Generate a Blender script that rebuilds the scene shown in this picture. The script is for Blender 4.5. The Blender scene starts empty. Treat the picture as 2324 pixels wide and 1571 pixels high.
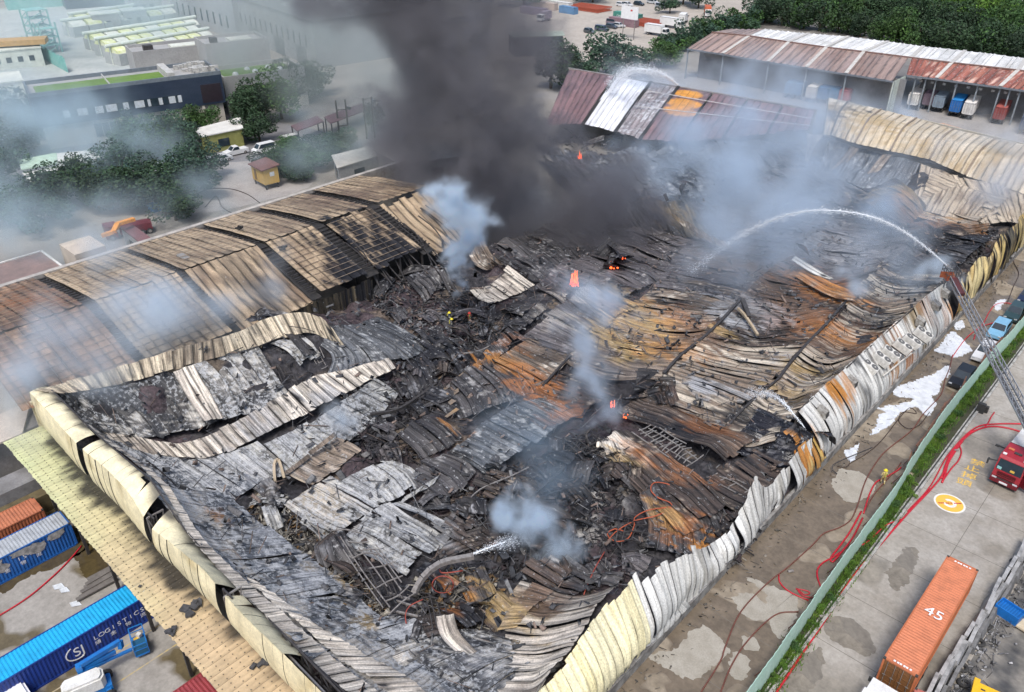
import bpy, bmesh, math, random
import numpy as np
from mathutils import Vector, Matrix

# ------------------------------------------------------------------ camera, world, sun, exposure
SC = bpy.context.scene
COL = SC.collection
AZ = math.radians(42.9); PITCH = math.radians(31.45); CAM_H = 54.0
cam_d = bpy.data.cameras.new('camera'); cam = bpy.data.objects.new('camera', cam_d); COL.objects.link(cam)
cam_d.sensor_width = 36.0; cam_d.lens = 36.0 * 1823.0 / 2324.0
cam_d.clip_start = 0.5; cam_d.clip_end = 6000
cam.location = (0, 0, CAM_H); cam.rotation_euler = (math.pi / 2 - PITCH, 0, AZ)
SC.camera = cam

world = bpy.data.worlds.new("World"); SC.world = world; world.use_nodes = True
wn = world.node_tree; bg = wn.nodes['Background']
SUN_EL, SUN_ROT = math.radians(60), math.radians(150)
sky = wn.nodes.new('ShaderNodeTexSky'); sky.sky_type = 'NISHITA'; sky.sun_disc = False
sky.sun_elevation = SUN_EL; sky.sun_rotation = SUN_ROT; sky.air_density = 1.0; sky.dust_density = 3.0; sky.ozone_density = 1.0
wn.links.new(sky.outputs[0], bg.inputs[0]); bg.inputs[1].default_value = 0.10
sun_d = bpy.data.lights.new('sun', 'SUN'); sun = bpy.data.objects.new('sun', sun_d); COL.objects.link(sun)
sun_d.energy = 1.5; sun_d.angle = math.radians(18); sun_d.color = (1.0, 0.975, 0.94)
sdir = Vector((math.cos(SUN_EL) * math.sin(SUN_ROT), math.cos(SUN_EL) * math.cos(SUN_ROT), math.sin(SUN_EL)))
sun.rotation_euler = sdir.to_track_quat('Z', 'Y').to_euler(); sun.location = (0, 0, 200)
SC.view_settings.view_transform = 'Standard'; SC.view_settings.look = 'None'
SC.view_settings.exposure = 0.95; SC.view_settings.gamma = 1.0; SC.view_settings.use_curve_mapping = False
cy = SC.cycles
cy.max_bounces = 8; cy.diffuse_bounces = 2; cy.glossy_bounces = 2; cy.transmission_bounces = 2; cy.volume_bounces = 5
cy.transparent_max_bounces = 8; cy.use_denoising = True; cy.caustics_reflective = False; cy.caustics_refractive = False
cy.volume_step_rate = 1.0; cy.volume_max_steps = 256; cy.use_adaptive_sampling = True; cy.adaptive_threshold = 0.02

rnd = random.Random(7)
rng = np.random.default_rng(11)

# ------------------------------------------------------------------ measuring helpers: photograph pixel + height -> place on site
_F = np.array([-math.sin(AZ), math.cos(AZ)]); _R = np.array([math.cos(AZ), math.sin(AZ)])
def P(u, v, z=0.0):
    x = (u - 1162.) / 1823.; y = (v - 785.) / 1823.
    d = math.sin(PITCH) + y * math.cos(PITCH); fw = math.cos(PITCH) - y * math.sin(PITCH)
    t = (CAM_H - z) / d
    q = _F * fw * t + _R * x * t
    return np.array([q[0], q[1], z])
def Px(u, v, X):
    a = P(u, v, 0); t = X / a[0]; return np.array([X, a[1] * t, CAM_H * (1 - t)])
def Py(u, v, Y):
    a = P(u, v, 0); t = Y / a[1]; return np.array([a[0] * t, Y, CAM_H * (1 - t)])

# ------------------------------------------------------------------ noise
_T = np.random.default_rng(3).random((8, 256, 256))
def vn(x, y, s=0):
    T = _T[s % 8]; x = np.asarray(x, float) + 37.3 * s; y = np.asarray(y, float) + 17.7 * s
    xi = np.floor(x).astype(int); yi = np.floor(y).astype(int); fx = x - xi; fy = y - yi
    fx = fx * fx * (3 - 2 * fx); fy = fy * fy * (3 - 2 * fy)
    a = T[xi & 255, yi & 255]; b = T[(xi + 1) & 255, yi & 255]; c = T[xi & 255, (yi + 1) & 255]; d = T[(xi + 1) & 255, (yi + 1) & 255]
    return a + (b - a) * fx + (c - a) * fy + (a - b - c + d) * fx * fy
def fbm(x, y, o=3, s=0):
    r = 0; a = .5; n = 0
    for i in range(o):
        r = r + a * vn(x * 2 ** i, y * 2 ** i, s + i); n += a; a *= .5
    return r / n
def sst(a, b, x):
    t = np.clip((x - a) / (b - a), 0, 1); return t * t * (3 - 2 * t)

# ------------------------------------------------------------------ materials
MATS = {}
def _nt(name):
    m = bpy.data.materials.new(name); m.use_nodes = True
    return m, m.node_tree, m.node_tree.nodes['Principled BSDF']
def _noise(nt, scale, detail=4, coord='Object', rough=.6, stretch=None):
    tc = nt.nodes.new('ShaderNodeTexCoord'); nz = nt.nodes.new('ShaderNodeTexNoise')
    nz.inputs['Scale'].default_value = scale; nz.inputs['Detail'].default_value = detail; nz.inputs['Roughness'].default_value = rough
    if stretch:
        mp = nt.nodes.new('ShaderNodeMapping'); mp.inputs['Scale'].default_value = stretch
        nt.links.new(tc.outputs[coord], mp.inputs[0]); nt.links.new(mp.outputs[0], nz.inputs['Vector'])
    else:
        nt.links.new(tc.outputs[coord], nz.inputs['Vector'])
    return nz
def _ramp(nt, src, stops):
    r = nt.nodes.new('ShaderNodeValToRGB'); e = r.color_ramp.elements
    while len(e) < len(stops): e.new(.5)
    for i, (p, c) in enumerate(stops):
        e[i].position = p; e[i].color = (c[0], c[1], c[2], 1) if hasattr(c, '__len__') else (c, c, c, 1)
    nt.links.new(src, r.inputs[0]); return r
def _mix(nt, a, b, fac, mode='MIX'):
    m = nt.nodes.new('ShaderNodeMix'); m.data_type = 'RGBA'; m.blend_type = mode
    for sock, v in ((m.inputs['Factor'], fac), (m.inputs['A'], a), (m.inputs['B'], b)):
        if hasattr(v, 'is_linked') or hasattr(v, 'links'): nt.links.new(v, sock)
        elif hasattr(v, '__len__'): sock.default_value = (v[0], v[1], v[2], 1)
        else: sock.default_value = v
    return m.outputs['Result']
def _bump(nt, b, src, dist, strength=.6):
    bp = nt.nodes.new('ShaderNodeBump'); bp.inputs['Strength'].default_value = strength; bp.inputs['Distance'].default_value = dist
    nt.links.new(src, bp.inputs['Height']); nt.links.new(bp.outputs[0], b.inputs['Normal'])
def M(name, col, rough=.7, col2=None, scale=1.2, lo=.35, hi=.7, metal=0., bump=0., dirt=.25, emit=None, stretch=None):
    """plain surface: main colour, a second colour or grime in patches, fine grain"""
    if name in MATS: return MATS[name]
    m, nt, b = _nt(name)
    if col2 is None: col2 = tuple(c * (1 - dirt) * k for c, k in zip(col, (1, .97, .9)))
    n1 = _noise(nt, scale, 5, stretch=stretch); r1 = _ramp(nt, n1.outputs['Fac'], [(lo, 0.), (hi, 1.)])
    c = _mix(nt, col, col2, r1.outputs[0])
    n2 = _noise(nt, scale * 9, 3); r2 = _ramp(nt, n2.outputs['Fac'], [(.25, .82), (.75, 1.1)])
    c = _mix(nt, c, r2.outputs[0], 1.0, 'MULTIPLY')
    nt.links.new(c, b.inputs['Base Color']); b.inputs['Roughness'].default_value = rough; b.inputs['Metallic'].default_value = metal
    if bump: _bump(nt, b, n2.outputs['Fac'], bump)
    if emit:
        b.inputs['Emission Color'].default_value = (*emit[:3], 1); b.inputs['Emission Strength'].default_value = emit[3]
    MATS[name] = m; return m
def MV(name, rough=.65, scale=6., lo=.6, hi=1.35, bump=.03, spec=.4, s2=1.3):
    """colour stored on the mesh (rust, char, ash, paint), broken up by grain"""
    if name in MATS: return MATS[name]
    m, nt, b = _nt(name)
    at = nt.nodes.new('ShaderNodeAttribute'); at.attribute_name = 'col'
    n1 = _noise(nt, scale, 4); r1 = _ramp(nt, n1.outputs['Fac'], [(.3, lo), (.7, hi)])
    n2 = _noise(nt, s2, 4); r2 = _ramp(nt, n2.outputs['Fac'], [(.3, .8), (.7, 1.18)])
    c = _mix(nt, at.outputs['Color'], r1.outputs[0], 1., 'MULTIPLY'); c = _mix(nt, c, r2.outputs[0], 1., 'MULTIPLY')
    nt.links.new(c, b.inputs['Base Color']); b.inputs['Roughness'].default_value = rough
    b.inputs['Specular IOR Level'].default_value = spec
    if bump: _bump(nt, b, n1.outputs['Fac'], bump)
    MATS[name] = m; return m
def MS(name, rough=.6, k=1.):
    """ribbed sheet metal after a fire: stored colour, streaks and hairline cracks along the ribs, flaking ash"""
    if name in MATS: return MATS[name]
    m, nt, b = _nt(name); L = nt.links.new
    at = nt.nodes.new('ShaderNodeAttribute'); at.attribute_name = 'col'; sv = nt.nodes.new('ShaderNodeAttribute'); sv.attribute_name = 'st'
    def nz(sc, detail, src=None, rough=.6):
        n = nt.nodes.new('ShaderNodeTexNoise'); n.inputs['Scale'].default_value = 1.; n.inputs['Detail'].default_value = detail; n.inputs['Roughness'].default_value = rough
        mp = nt.nodes.new('ShaderNodeMapping'); mp.inputs['Scale'].default_value = sc; L((src or sv.outputs['Vector']), mp.inputs[0]); L(mp.outputs[0], n.inputs['Vector']); return n.outputs['Fac']
    s1 = nz((.22, 4.5, 1), 4); s2 = nz((.5, 9., 1), 2)
    c = _mix(nt, at.outputs['Color'], _ramp(nt, s1, [(.28, 1 - .58 * k), (.5, 1.), (.72, 1 + .45 * k)]).outputs[0], 1., 'MULTIPLY')
    cr = _ramp(nt, s1, [(.445, 1.), (.46, .22), (.475, 1.)]); c = _mix(nt, c, cr.outputs[0], .8 * k, 'MULTIPLY')
    cr2 = _ramp(nt, s2, [(.39, .45), (.43, 1.)]); c = _mix(nt, c, cr2.outputs[0], .75 * k, 'MULTIPLY')
    tc = nt.nodes.new('ShaderNodeTexCoord'); fl = nz((2.6, 2.6, 2.6), 6, tc.outputs['Object'], .72)
    ad = nt.nodes.new('ShaderNodeMath'); ad.operation = 'MULTIPLY_ADD'; L(at.outputs['Alpha'], ad.inputs[0]); ad.inputs[1].default_value = .42; L(fl, ad.inputs[2])
    fm = _ramp(nt, ad.outputs[0], [(.64, 0.), (.70, 1.)]); w = nt.nodes.new('ShaderNodeMath'); w.operation = 'MULTIPLY'; L(fm.outputs[0], w.inputs[0]); w.inputs[1].default_value = .75
    c = _mix(nt, c, (.40, .41, .42), w.outputs[0])
    g = nz((7, 7, 7), 3, tc.outputs['Object']); c = _mix(nt, c, _ramp(nt, g, [(.3, .72), (.7, 1.22)]).outputs[0], 1., 'MULTIPLY')
    L(c, b.inputs['Base Color']); b.inputs['Roughness'].default_value = rough; b.inputs['Specular IOR Level'].default_value = .4
    _bump(nt, b, s1, .12 * k, .7)
    MATS[name] = m; return m
def MG(name, dry, wet, damp=None, thr=.5, scale=.12, soft=.03, rough=.9, wrough=.15):
    """concrete that is partly under shallow water"""
    if name in MATS: return MATS[name]
    m, nt, b = _nt(name)
    n1 = _noise(nt, scale, 3, rough=.45); w = _ramp(nt, n1.outputs['Fac'], [(thr - soft, 0.), (thr + soft, 1.)])
    n3 = _noise(nt, scale * 3.3, 4); d = _ramp(nt, n3.outputs['Fac'], [(.35, 0.), (.65, 1.)])
    c = _mix(nt, dry, damp or tuple(x * .7 for x in dry), d.outputs[0])
    n2 = _noise(nt, 2.5, 5, rough=.7); g = _ramp(nt, n2.outputs['Fac'], [(.3, .8), (.7, 1.15)])
    wv = _mix(nt, wet, tuple(x * 1.5 for x in wet), d.outputs[0])
    c = _mix(nt, c, wv, w.outputs[0]); c = _mix(nt, c, g.outputs[0], 1., 'MULTIPLY')
    nt.links.new(c, b.inputs['Base Color'])
    mr = nt.nodes.new('ShaderNodeMapRange'); mr.inputs['To Min'].default_value = rough; mr.inputs['To Max'].default_value = wrough
    nt.links.new(w.outputs[0], mr.inputs['Value']); nt.links.new(mr.outputs[0], b.inputs['Roughness'])
    MATS[name] = m; return m

# ------------------------------------------------------------------ objects
def link(o, parent=None):
    COL.objects.link(o)
    if parent is not None: o.parent = parent
    return o
def tag(o, label=None, cat=None, group=None, kind=None):
    if label: o['label'] = label
    if cat: o['category'] = cat
    if group: o['group'] = group
    if kind: o['kind'] = kind
    return o
def thing(name, label, cat, loc=(0, 0, 0), rz=0., group=None):
    o = bpy.data.objects.new(name, None); o.empty_display_size = .5; link(o)
    o.location = [float(c) for c in loc]; o.rotation_euler = (0, 0, rz)
    return tag(o, label, cat, group)
def dup(root, loc, rz=None, label=None, scale=None):
    r = root.copy(); COL.objects.link(r); r.location = [float(c) for c in loc]
    if rz is not None: r.rotation_euler = (0, 0, rz)
    if label: r['label'] = label
    if scale is not None: r.scale = (scale, scale, scale)
    for ch in list(root.children):
        c = ch.copy(); COL.objects.link(c); c.parent = r
        for g in list(ch.children):
            d = g.copy(); COL.objects.link(d); d.parent = c
    return r
def mesh_np(name, V, Fq, mat, parent=None, col=None, smooth=False, loc=None, st=None):
    """V (n,3), Fq (m,3 or 4) -> one mesh object; with a parent the vertices are in the parent's own frame unless loc is given"""
    V = np.asarray(V, np.float32); Fq = np.asarray(Fq, np.int32)
    if loc is not None: V = V - np.asarray(loc, np.float32)
    me = bpy.data.meshes.new(name); k = Fq.shape[1]
    me.vertices.add(len(V)); me.vertices.foreach_set('co', V.ravel())
    me.loops.add(Fq.size); me.loops.foreach_set('vertex_index', Fq.ravel())
    me.polygons.add(len(Fq)); me.polygons.foreach_set('loop_start', np.arange(0, Fq.size, k, dtype=np.int32))
    me.update(calc_edges=True)
    if smooth: me.polygons.foreach_set('use_smooth', np.ones(len(Fq), bool))
    if col is not None:
        a = me.color_attributes.new('col', 'FLOAT_COLOR', 'POINT')
        c4 = np.ones((len(V), 4), np.float32); c4[:, :col.shape[1]] = np.clip(col, 0, 1); a.data.foreach_set('color', c4.ravel())
    if st is not None: me.attributes.new('st', 'FLOAT_VECTOR', 'POINT').data.foreach_set('vector', st.astype(np.float32).ravel())
    me.materials.append(mat); me.validate()
    return link(bpy.data.objects.new(name, me), parent)
class MB:
    """collects boxes, bars, cylinders and outlines; build() links them as ONE mesh object"""
    def __init__(s): s.v = []; s.f = []
    def add(s, vs, fs):
        n = len(s.v); s.v.extend([tuple(float(c) for c in v) for v in vs]); s.f.extend([tuple(i + n for i in f) for f in fs]); return s
    def box(s, c, d, rz=0., taper=1., R=None):
        x, y, z = d[0] / 2, d[1] / 2, d[2] / 2; t = taper
        p = [(-x, -y, -z), (x, -y, -z), (x, y, -z), (-x, y, -z), (-x * t, -y * t, z), (x * t, -y * t, z), (x * t, y * t, z), (-x * t, y * t, z)]
        ca, sa = math.cos(rz), math.sin(rz); o = []
        for q in p:
            if R is not None:
                w = R @ Vector(q); o.append((w.x + c[0], w.y + c[1], w.z + c[2]))
            else: o.append((q[0] * ca - q[1] * sa + c[0], q[0] * sa + q[1] * ca + c[1], q[2] + c[2]))
        return s.add(o, [(0, 3, 2, 1), (4, 5, 6, 7), (0, 1, 5, 4), (1, 2, 6, 5), (2, 3, 7, 6), (3, 0, 4, 7)])
    def bar(s, a, b, w, h=None):
        a, b = Vector([float(c) for c in a]), Vector([float(c) for c in b]); d = b - a
        if d.length < 1e-5: return s
        R = d.to_track_quat('Y', 'Z').to_matrix(); return s.box((a + b) / 2, (w, d.length, h or w), R=R)
    def cyl(s, a, b, r, n=10, r2=None):
        a, b = Vector([float(c) for c in a]), Vector([float(c) for c in b]); r2 = r if r2 is None else r2
        R = (b - a).to_track_quat('Z', 'Y').to_matrix(); vs = []
        for p, q in ((a, r), (b, r2)):
            for i in range(n):
                t = 2 * math.pi * i / n; vs.append(p + R @ Vector((q * math.cos(t), q * math.sin(t), 0)))
        fs = [(i, (i + 1) % n, n + (i + 1) % n, n + i) for i in range(n)] + [tuple(range(n))[::-1], tuple(range(n, 2 * n))]
        return s.add(vs, fs)
    def prism(s, poly, lo, hi, axis='z'):
        n = len(poly)
        f = {'z': lambda p, h: (p[0], p[1], h), 'y': lambda p, h: (p[0], h, p[1]), 'x': lambda p, h: (h, p[0], p[1])}[axis]
        vs = [f(p, lo) for p in poly] + [f(p, hi) for p in poly]
        return s.add(vs, [tuple(range(n))[::-1], tuple(range(n, 2 * n))] + [(i, (i + 1) % n, n + (i + 1) % n, n + i) for i in range(n)])
    def slab(s, q, th):
        """a quad of four points given a thickness downward"""
        b = [(p[0], p[1], p[2] - th) for p in q]
        return s.add(list(q) + b, [(0, 1, 2, 3), (7, 6, 5, 4), (0, 4, 5, 1), (1, 5, 6, 2), (2, 6, 7, 3), (3, 7, 4, 0)])
    def tube(s, pts, r, n=6):
        pts = [Vector([float(c) for c in p]) for p in pts]; m = len(pts); vs = []
        for i, p in enumerate(pts):
            d = pts[min(i + 1, m - 1)] - pts[max(i - 1, 0)]
            if d.length < 1e-6: d = Vector((0, 1, 0))
            side = d.cross(Vector((0, 0, 1)));
            if side.length < 1e-4: side = Vector((1, 0, 0))
            side.normalize(); up = side.cross(d).normalized()
            for k in range(n):
                t = 2 * math.pi * k / n; vs.append(p + side * (r * math.cos(t)) + up * (r * math.sin(t)))
        fs = [(i * n + k, i * n + (k + 1) % n, (i + 1) * n + (k + 1) % n, (i + 1) * n + k) for i in range(m - 1) for k in range(n)]
        return s.add(vs, fs + [tuple(range(n))[::-1], tuple(range((m - 1) * n, m * n))])
    def build(s, name, mat, parent=None, smooth=False, col=None, loc=None, fixn=True):
        me = bpy.data.meshes.new(name)
        vs = s.v if loc is None else [(a - loc[0], b - loc[1], c - loc[2]) for a, b, c in s.v]
        me.from_pydata(vs, [], s.f); me.update()
        if fixn:
            bm = bmesh.new(); bm.from_mesh(me); bmesh.ops.recalc_face_normals(bm, faces=bm.faces); bm.to_mesh(me); bm.free()
        if smooth: me.polygons.foreach_set('use_smooth', np.ones(len(me.polygons), bool))
        if col is not None:
            a = me.color_attributes.new('col', 'FLOAT_COLOR', 'POINT'); c4 = np.ones((len(vs), 4), np.float32)
            c4[:, :3] = col; a.data.foreach_set('color', c4.ravel())
        me.materials.append(mat)
        return link(bpy.data.objects.new(name, me), parent)
def spline(pts, step=.4):
    pts = np.array(pts, float); n = len(pts)
    if n < 3:
        k = max(2, int(np.linalg.norm(pts[-1] - pts[0]) / step)); return [pts[0] + (pts[-1] - pts[0]) * i / k for i in range(k + 1)]
    L = np.linalg.norm(np.diff(pts, axis=0), axis=1); out = []
    ext = np.vstack([2 * pts[0] - pts[1], pts, 2 * pts[-1] - pts[-2]])
    for i in range(n - 1):
        k = max(2, int(L[i] / step)); a, b, c, d = ext[i:i + 4]
        for j in range(k):
            t = j / k; out.append(.5 * ((2 * b) + (c - a) * t + (2 * a - 5 * b + 4 * c - d) * t * t + (3 * b - a - 3 * c + d) * t ** 3))
    out.append(pts[-1]); return out
def text(body, loc, rot, size, mat, parent=None, name='lettering', align='CENTER', sx=1., ext=.004):
    c = bpy.data.curves.new(name, 'FONT'); c.body = body; c.size = size; c.align_x = align; c.align_y = 'CENTER'; c.extrude = ext
    c.materials.append(mat); t = bpy.data.objects.new(name, c); COL.objects.link(t); dg = bpy.context.evaluated_depsgraph_get()
    me = bpy.data.meshes.new_from_object(t.evaluated_get(dg)); bpy.data.objects.remove(t); bpy.data.curves.remove(c)
    o = bpy.data.objects.new(name, me); link(o, parent); o.location = [float(q) for q in loc]; o.rotation_euler = rot; o.scale = (sx, 1, 1)
    return o
def flat(name, poly, z, mat, kind='structure', label=None, cat=None):
    """a flat outline (ground, paint) at height z"""
    me = bpy.data.meshes.new(name); c = np.mean([p[:2] for p in poly], axis=0)
    bm = bmesh.new(); bm.faces.new([bm.verts.new((p[0] - c[0], p[1] - c[1], 0)) for p in poly])
    bmesh.ops.triangulate(bm, faces=bm.faces); bmesh.ops.recalc_face_normals(bm, faces=bm.faces)
    for f in bm.faces:
        if f.normal.z < 0: f.normal_flip()
    bm.to_mesh(me); bm.free(); me.materials.append(mat)
    o = link(bpy.data.objects.new(name, me)); o.location = (c[0], c[1], z)
    return tag(o, label, cat, kind=kind)
# ================================================================== ground, roads, yards
def pts(l, z=0.): return [P(u, v, z) for u, v in l]
def R4(x0, x1, y0, y1): return [(x0, y0), (x1, y0), (x1, y1), (x0, y1)]
flat('ground', R4(-1500, 900, -300, 2000), 0, MG('ground_mat', (.30, .28, .25), (.15, .14, .13), thr=.62, scale=.03, wrough=.5))
m_lane = MG('lane_concrete', (.30, .255, .195), (.125, .10, .072), damp=(.20, .165, .12), thr=.43, scale=.17, soft=.012, wrough=.22)
flat('lane', R4(-20.4, -12.9, 15, 170), .004, m_lane)
m_yard = MG('yard_concrete', (.36, .335, .30), (.19, .17, .14), damp=(.27, .245, .21), thr=.6, scale=.12, soft=.02, wrough=.35)
flat('yard', R4(-11.74, 40, 10, 200), .004, m_yard)
flat('soil', R4(-12.9, -11.74, 20, 170), .004, M('soil_mat', (.05, .045, .03), .95, (.03, .04, .015)))
m_wet = MG('wet_concrete', (.33, .31, .28), (.10, .08, .045), damp=(.24, .225, .20), thr=.52, scale=.15, soft=.02, wrough=.12)
flat('loading_yard', R4(-80, -28, -20, 15.2), .004, m_wet)
# painted bay lines on the loading yard
m_yl = M('faded_yellow', (.5, .38, .14), .8, (.35, .31, .25), 2., .4, .6)
mb = MB()
for x in (-48.6, -51.4, -56.2): mb.box((x, 6, .009), (.12, 22, .002))
tag(mb.build('bay_markings', m_yl), kind='structure')
m_road = M('road_asphalt', (.20, .195, .20), .85, (.15, .145, .15), .2)
flat('road', pts([(-700, 640), (-60, 372), (120, 322), (300, 308), (480, 268), (560, 262), (830, 318), (835, 300), (1000, 230), (1060, 268), (860, 330), (720, 360), (640, 378), (470, 372), (330, 400), (60, 470), (-500, 760)]), .004, m_road)
flat('pavement', pts([(470, 372), (640, 360), (720, 340), (760, 360), (700, 425), (660, 440), (540, 470), (430, 490), (465, 430)]), .008, M('pavement_mat', (.36, .335, .315), .9, (.27, .25, .235), .3))
flat('container_yard', pts([(1120, -40), (1640, -60), (1720, 5), (1640, 70), (1480, 130), (1240, 150), (1110, 130)]), .004, M('yard_dust', (.42, .375, .325), .95, (.32, .29, .25), .08))
flat('dock_yard', pts([(1180, 215), (1560, 165), (1830, 200), (2400, 270), (2500, 330), (1800, 300)]), .008, M('dock_concrete', (.33, .31, .29), .85, (.24, .23, .22), .15))
flat('plant_yard', pts([(-300, 60), (300, -20), (420, 70), (590, 150), (100, 260), (-300, 320)]), .004, M('plant_pavement', (.42, .44, .42), .9, (.30, .33, .32), .1))
flat('highway', pts([(1700, -60), (2600, 20), (2600, 85), (2324, 42), (2000, 8), (1720, -10)]), .004, M('highway_mat', (.37, .35, .33), .9, (.30, .28, .27), .05))
# kerb and drain beside the planted strip
m_conc = M('old_concrete', (.40, .39, .37), .9, (.20, .19, .17), 1.5, .4, .65, bump=.02)
k = MB()
for i in range(64): k.box((-11.62, 21 + i * 2.0, .09), (.24, 1.97, .18))
for i in range(64): k.box((-11.98, 21 + i * 2.0, .045), (.12, 1.97, .09))
tag(k.build('kerb', m_conc), kind='structure')
m_drain = M('drain_dark', (.06, .06, .055), .6, (.03, .03, .03), 2)
flat('drain', R4(-11.92, -11.74, 20, 150), .006, m_drain)

# light dry islands on the wet lane
m_dry = M('dry_concrete', (.36, .335, .285), .9, (.27, .245, .20), .8, bump=.01)
def blob_poly(l, n=3, amp=.12, seed=0, fine=.05):
    p = np.array([P(u, v)[:2] for u, v in l]); p = np.array(spline(np.vstack([p, p[:1]]), .14)); t = np.arange(len(p)) * .16
    p[:, 0] += (fbm(t, t * 0 + seed, 3, seed) - .5) * amp * 4; p[:, 1] += (fbm(t, t * 0 + seed + 9, 3, seed + 2) - .5) * amp * 4
    p += (np.random.default_rng(seed).random(p.shape) - .5) * fine; p[:, 0] += (vn(t * 4.3, t * 0 + seed, 3) - .5) * fine * 6; p[:, 1] += (vn(t * 4.3, t * 0 + seed, 5) - .5) * fine * 6
    return [tuple(q) for q in p[:-1]]
for i, l in enumerate([
    [(1470, 1490), (1540, 1465), (1590, 1420), (1640, 1450), (1645, 1490), (1560, 1540)],
    [(1655, 1355), (1700, 1345), (1735, 1370), (1760, 1400), (1715, 1410), (1680, 1385)],
    [(1690, 1310), (1735, 1325), (1755, 1350), (1738, 1345)], [(1680, 1445), (1715, 1450), (1722, 1475), (1690, 1470)],
    [(1660, 1480), (1700, 1490), (1690, 1540), (1655, 1530)], [(1745, 1330), (1800, 1350), (1812, 1385), (1770, 1450), (1742, 1400)],
    [(1905, 1060), (1960, 1075), (1990, 1110), (1930, 1140), (1890, 1105)]]):
    flat('dry_patch', blob_poly(l, seed=i), .008 + .003 * i, m_dry)
m_damp = MG('damp_patch_mat', (.225, .20, .165), (.17, .15, .12), thr=.5, scale=.3, rough=.35, wrough=.12)
for i, l in enumerate([[(1870, 1395), (1925, 1400), (1975, 1440), (1985, 1470), (1962, 1490), (1900, 1462), (1872, 1430)], [(1800, 1500), (1862, 1470), (1866, 1530), (1830, 1571), (1770, 1585)], [(2010, 1300), (2060, 1240), (2085, 1260), (2040, 1340)]]):
    flat('damp_patch', blob_poly(l, seed=i + 20), .012, m_damp)
m_pud = MG('puddle_mat', (.085, .065, .035), (.06, .045, .02), thr=.5, scale=.3, rough=.08, wrough=.03)
flat('puddle', blob_poly([(0, 1265), (160, 1195), (205, 1235), (130, 1285), (60, 1310), (0, 1345)], seed=30), .012, m_pud)
flat('puddle', blob_poly([(165, 1262), (225, 1225), (262, 1285), (200, 1312)], seed=31), .012, m_pud)
# white foam lying on the lane
m_foam = M('foam_mat', (.66, .69, .73), .85, (.46, .49, .53), 1.1, .42, .72, bump=.08)
def foam(l, label, seed):
    p = blob_poly(l, seed=seed, amp=.10); n = len(p); c = np.mean(p, axis=0)
    mb = MB(); mb.prism(p, .006, .09)
    o = mb.build('foam_patch', m_foam); tag(o, label, 'foam', 'foam spilled on the lane')
for i, (l, lb) in enumerate([
    ([(1975, 990), (1993, 950), (2005, 935), (1992, 926), (2068, 912), (2068, 904), (2032, 898), (2030, 885), (2060, 870), (2095, 858), (2130, 843), (2152, 829), (2155, 848), (2135, 870), (2130, 890), (2115, 900), (2122, 920), (2105, 943), (2080, 925), (2050, 935), (2010, 970)], 'large white foam spill spread along the lane beside the burnt wall'),
    ([(1914, 1022), (1932, 1018), (1950, 1008), (1945, 1025), (1940, 1040), (1928, 1050), (1919, 1037)], 'small pointed foam patch nearest the firefighter on the lane'),
    ([(2118, 797), (2134, 784), (2148, 763), (2164, 753), (2176, 763), (2192, 780), (2206, 794), (2198, 801), (2168, 812), (2154, 806)], 'foam patch on the lane beside the parked cars and ladder'),
    ([(2164, 743), (2172, 733), (2183, 727), (2186, 744), (2176, 750)], 'narrow foam streak just beyond the ladder'),
    ([(2253, 694), (2266, 681), (2283, 680), (2275, 692), (2262, 705)], 'far foam patch beside the looped red hose'),
    ([(2285, 706), (2300, 695), (2309, 700), (2296, 712)], 'farthest small foam patch close to the fence')]):
    foam(l, lb, i)
# ---- yellow road marking: four characters and a round badge
m_yp = M('yellow_paint', (.72, .45, .06), .7, (.5, .36, .15), 4, .5, .75)
m_wp = M('white_paint', (.75, .74, .70), .7, (.6, .58, .54), 3)
m_rp = M('red_paint', (.55, .06, .05), .7)
for ch, (u, v) in zip('禁止掉頭', [(2219, 1051), (2207, 1064), (2199, 1080), (2188, 1095)]):
    q = P(u, v, .012); o = text(ch, q, (0, 0, math.radians(8)), 1.15, m_yp, name='road_lettering', sx=1.3); o['kind'] = 'structure'
q = P(2155, 1142); bc = thing('road_badge', 'round yellow and white badge painted on the yard concrete', 'road marking', (q[0], q[1], .006))
def disc(name, r, z, mat, par, r0=0., a0=0., a1=360., n=40):
    mb = MB(); A = [math.radians(a0 + (a1 - a0) * i / n) for i in range(n + 1)]
    for a, b in zip(A[:-1], A[1:]):
        if r0: mb.add([(r0 * math.cos(a), r0 * math.sin(a), z), (r * math.cos(a), r * math.sin(a), z), (r * math.cos(b), r * math.sin(b), z), (r0 * math.cos(b), r0 * math.sin(b), z)], [(0, 1, 2, 3)])
        else: mb.add([(0, 0, z), (r * math.cos(a), r * math.sin(a), z), (r * math.cos(b), r * math.sin(b), z)], [(0, 1, 2)])
    return mb.build(name, mat, par)
disc('white_ring', 1.42, .004, m_wp, bc); disc('yellow_disc', 1.24, .008, m_yp, bc)
disc('c_emblem', .62, .012, m_wp, bc, r0=.32, a0=-150, a1=150)
b_ = MB(); [b_.box((math.cos(.7) * t, math.sin(.7) * t, .018), (.17, .16, .004), rz=.7) for t in (-1.0, -.8, -.6, -.3, -.1, .15, .5, .7, .9, 1.05)]; b_.build('red_dashes', m_rp, bc)
# slab joints in the concrete
b_ = MB()
for y in np.arange(24, 168, 6.1): b_.box((14, y, .0062), (51.2, .05, .002)); b_.box((-16.6, y + 2.7, .0062), (7.2, .05, .002))
for x in (-6.4, -1.2): b_.box((x, 95, .0066), (.05, 150, .002))
tag(b_.build('slab_joints', M('joint_dark', (.15, .135, .115), .9)), kind='structure')
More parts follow.
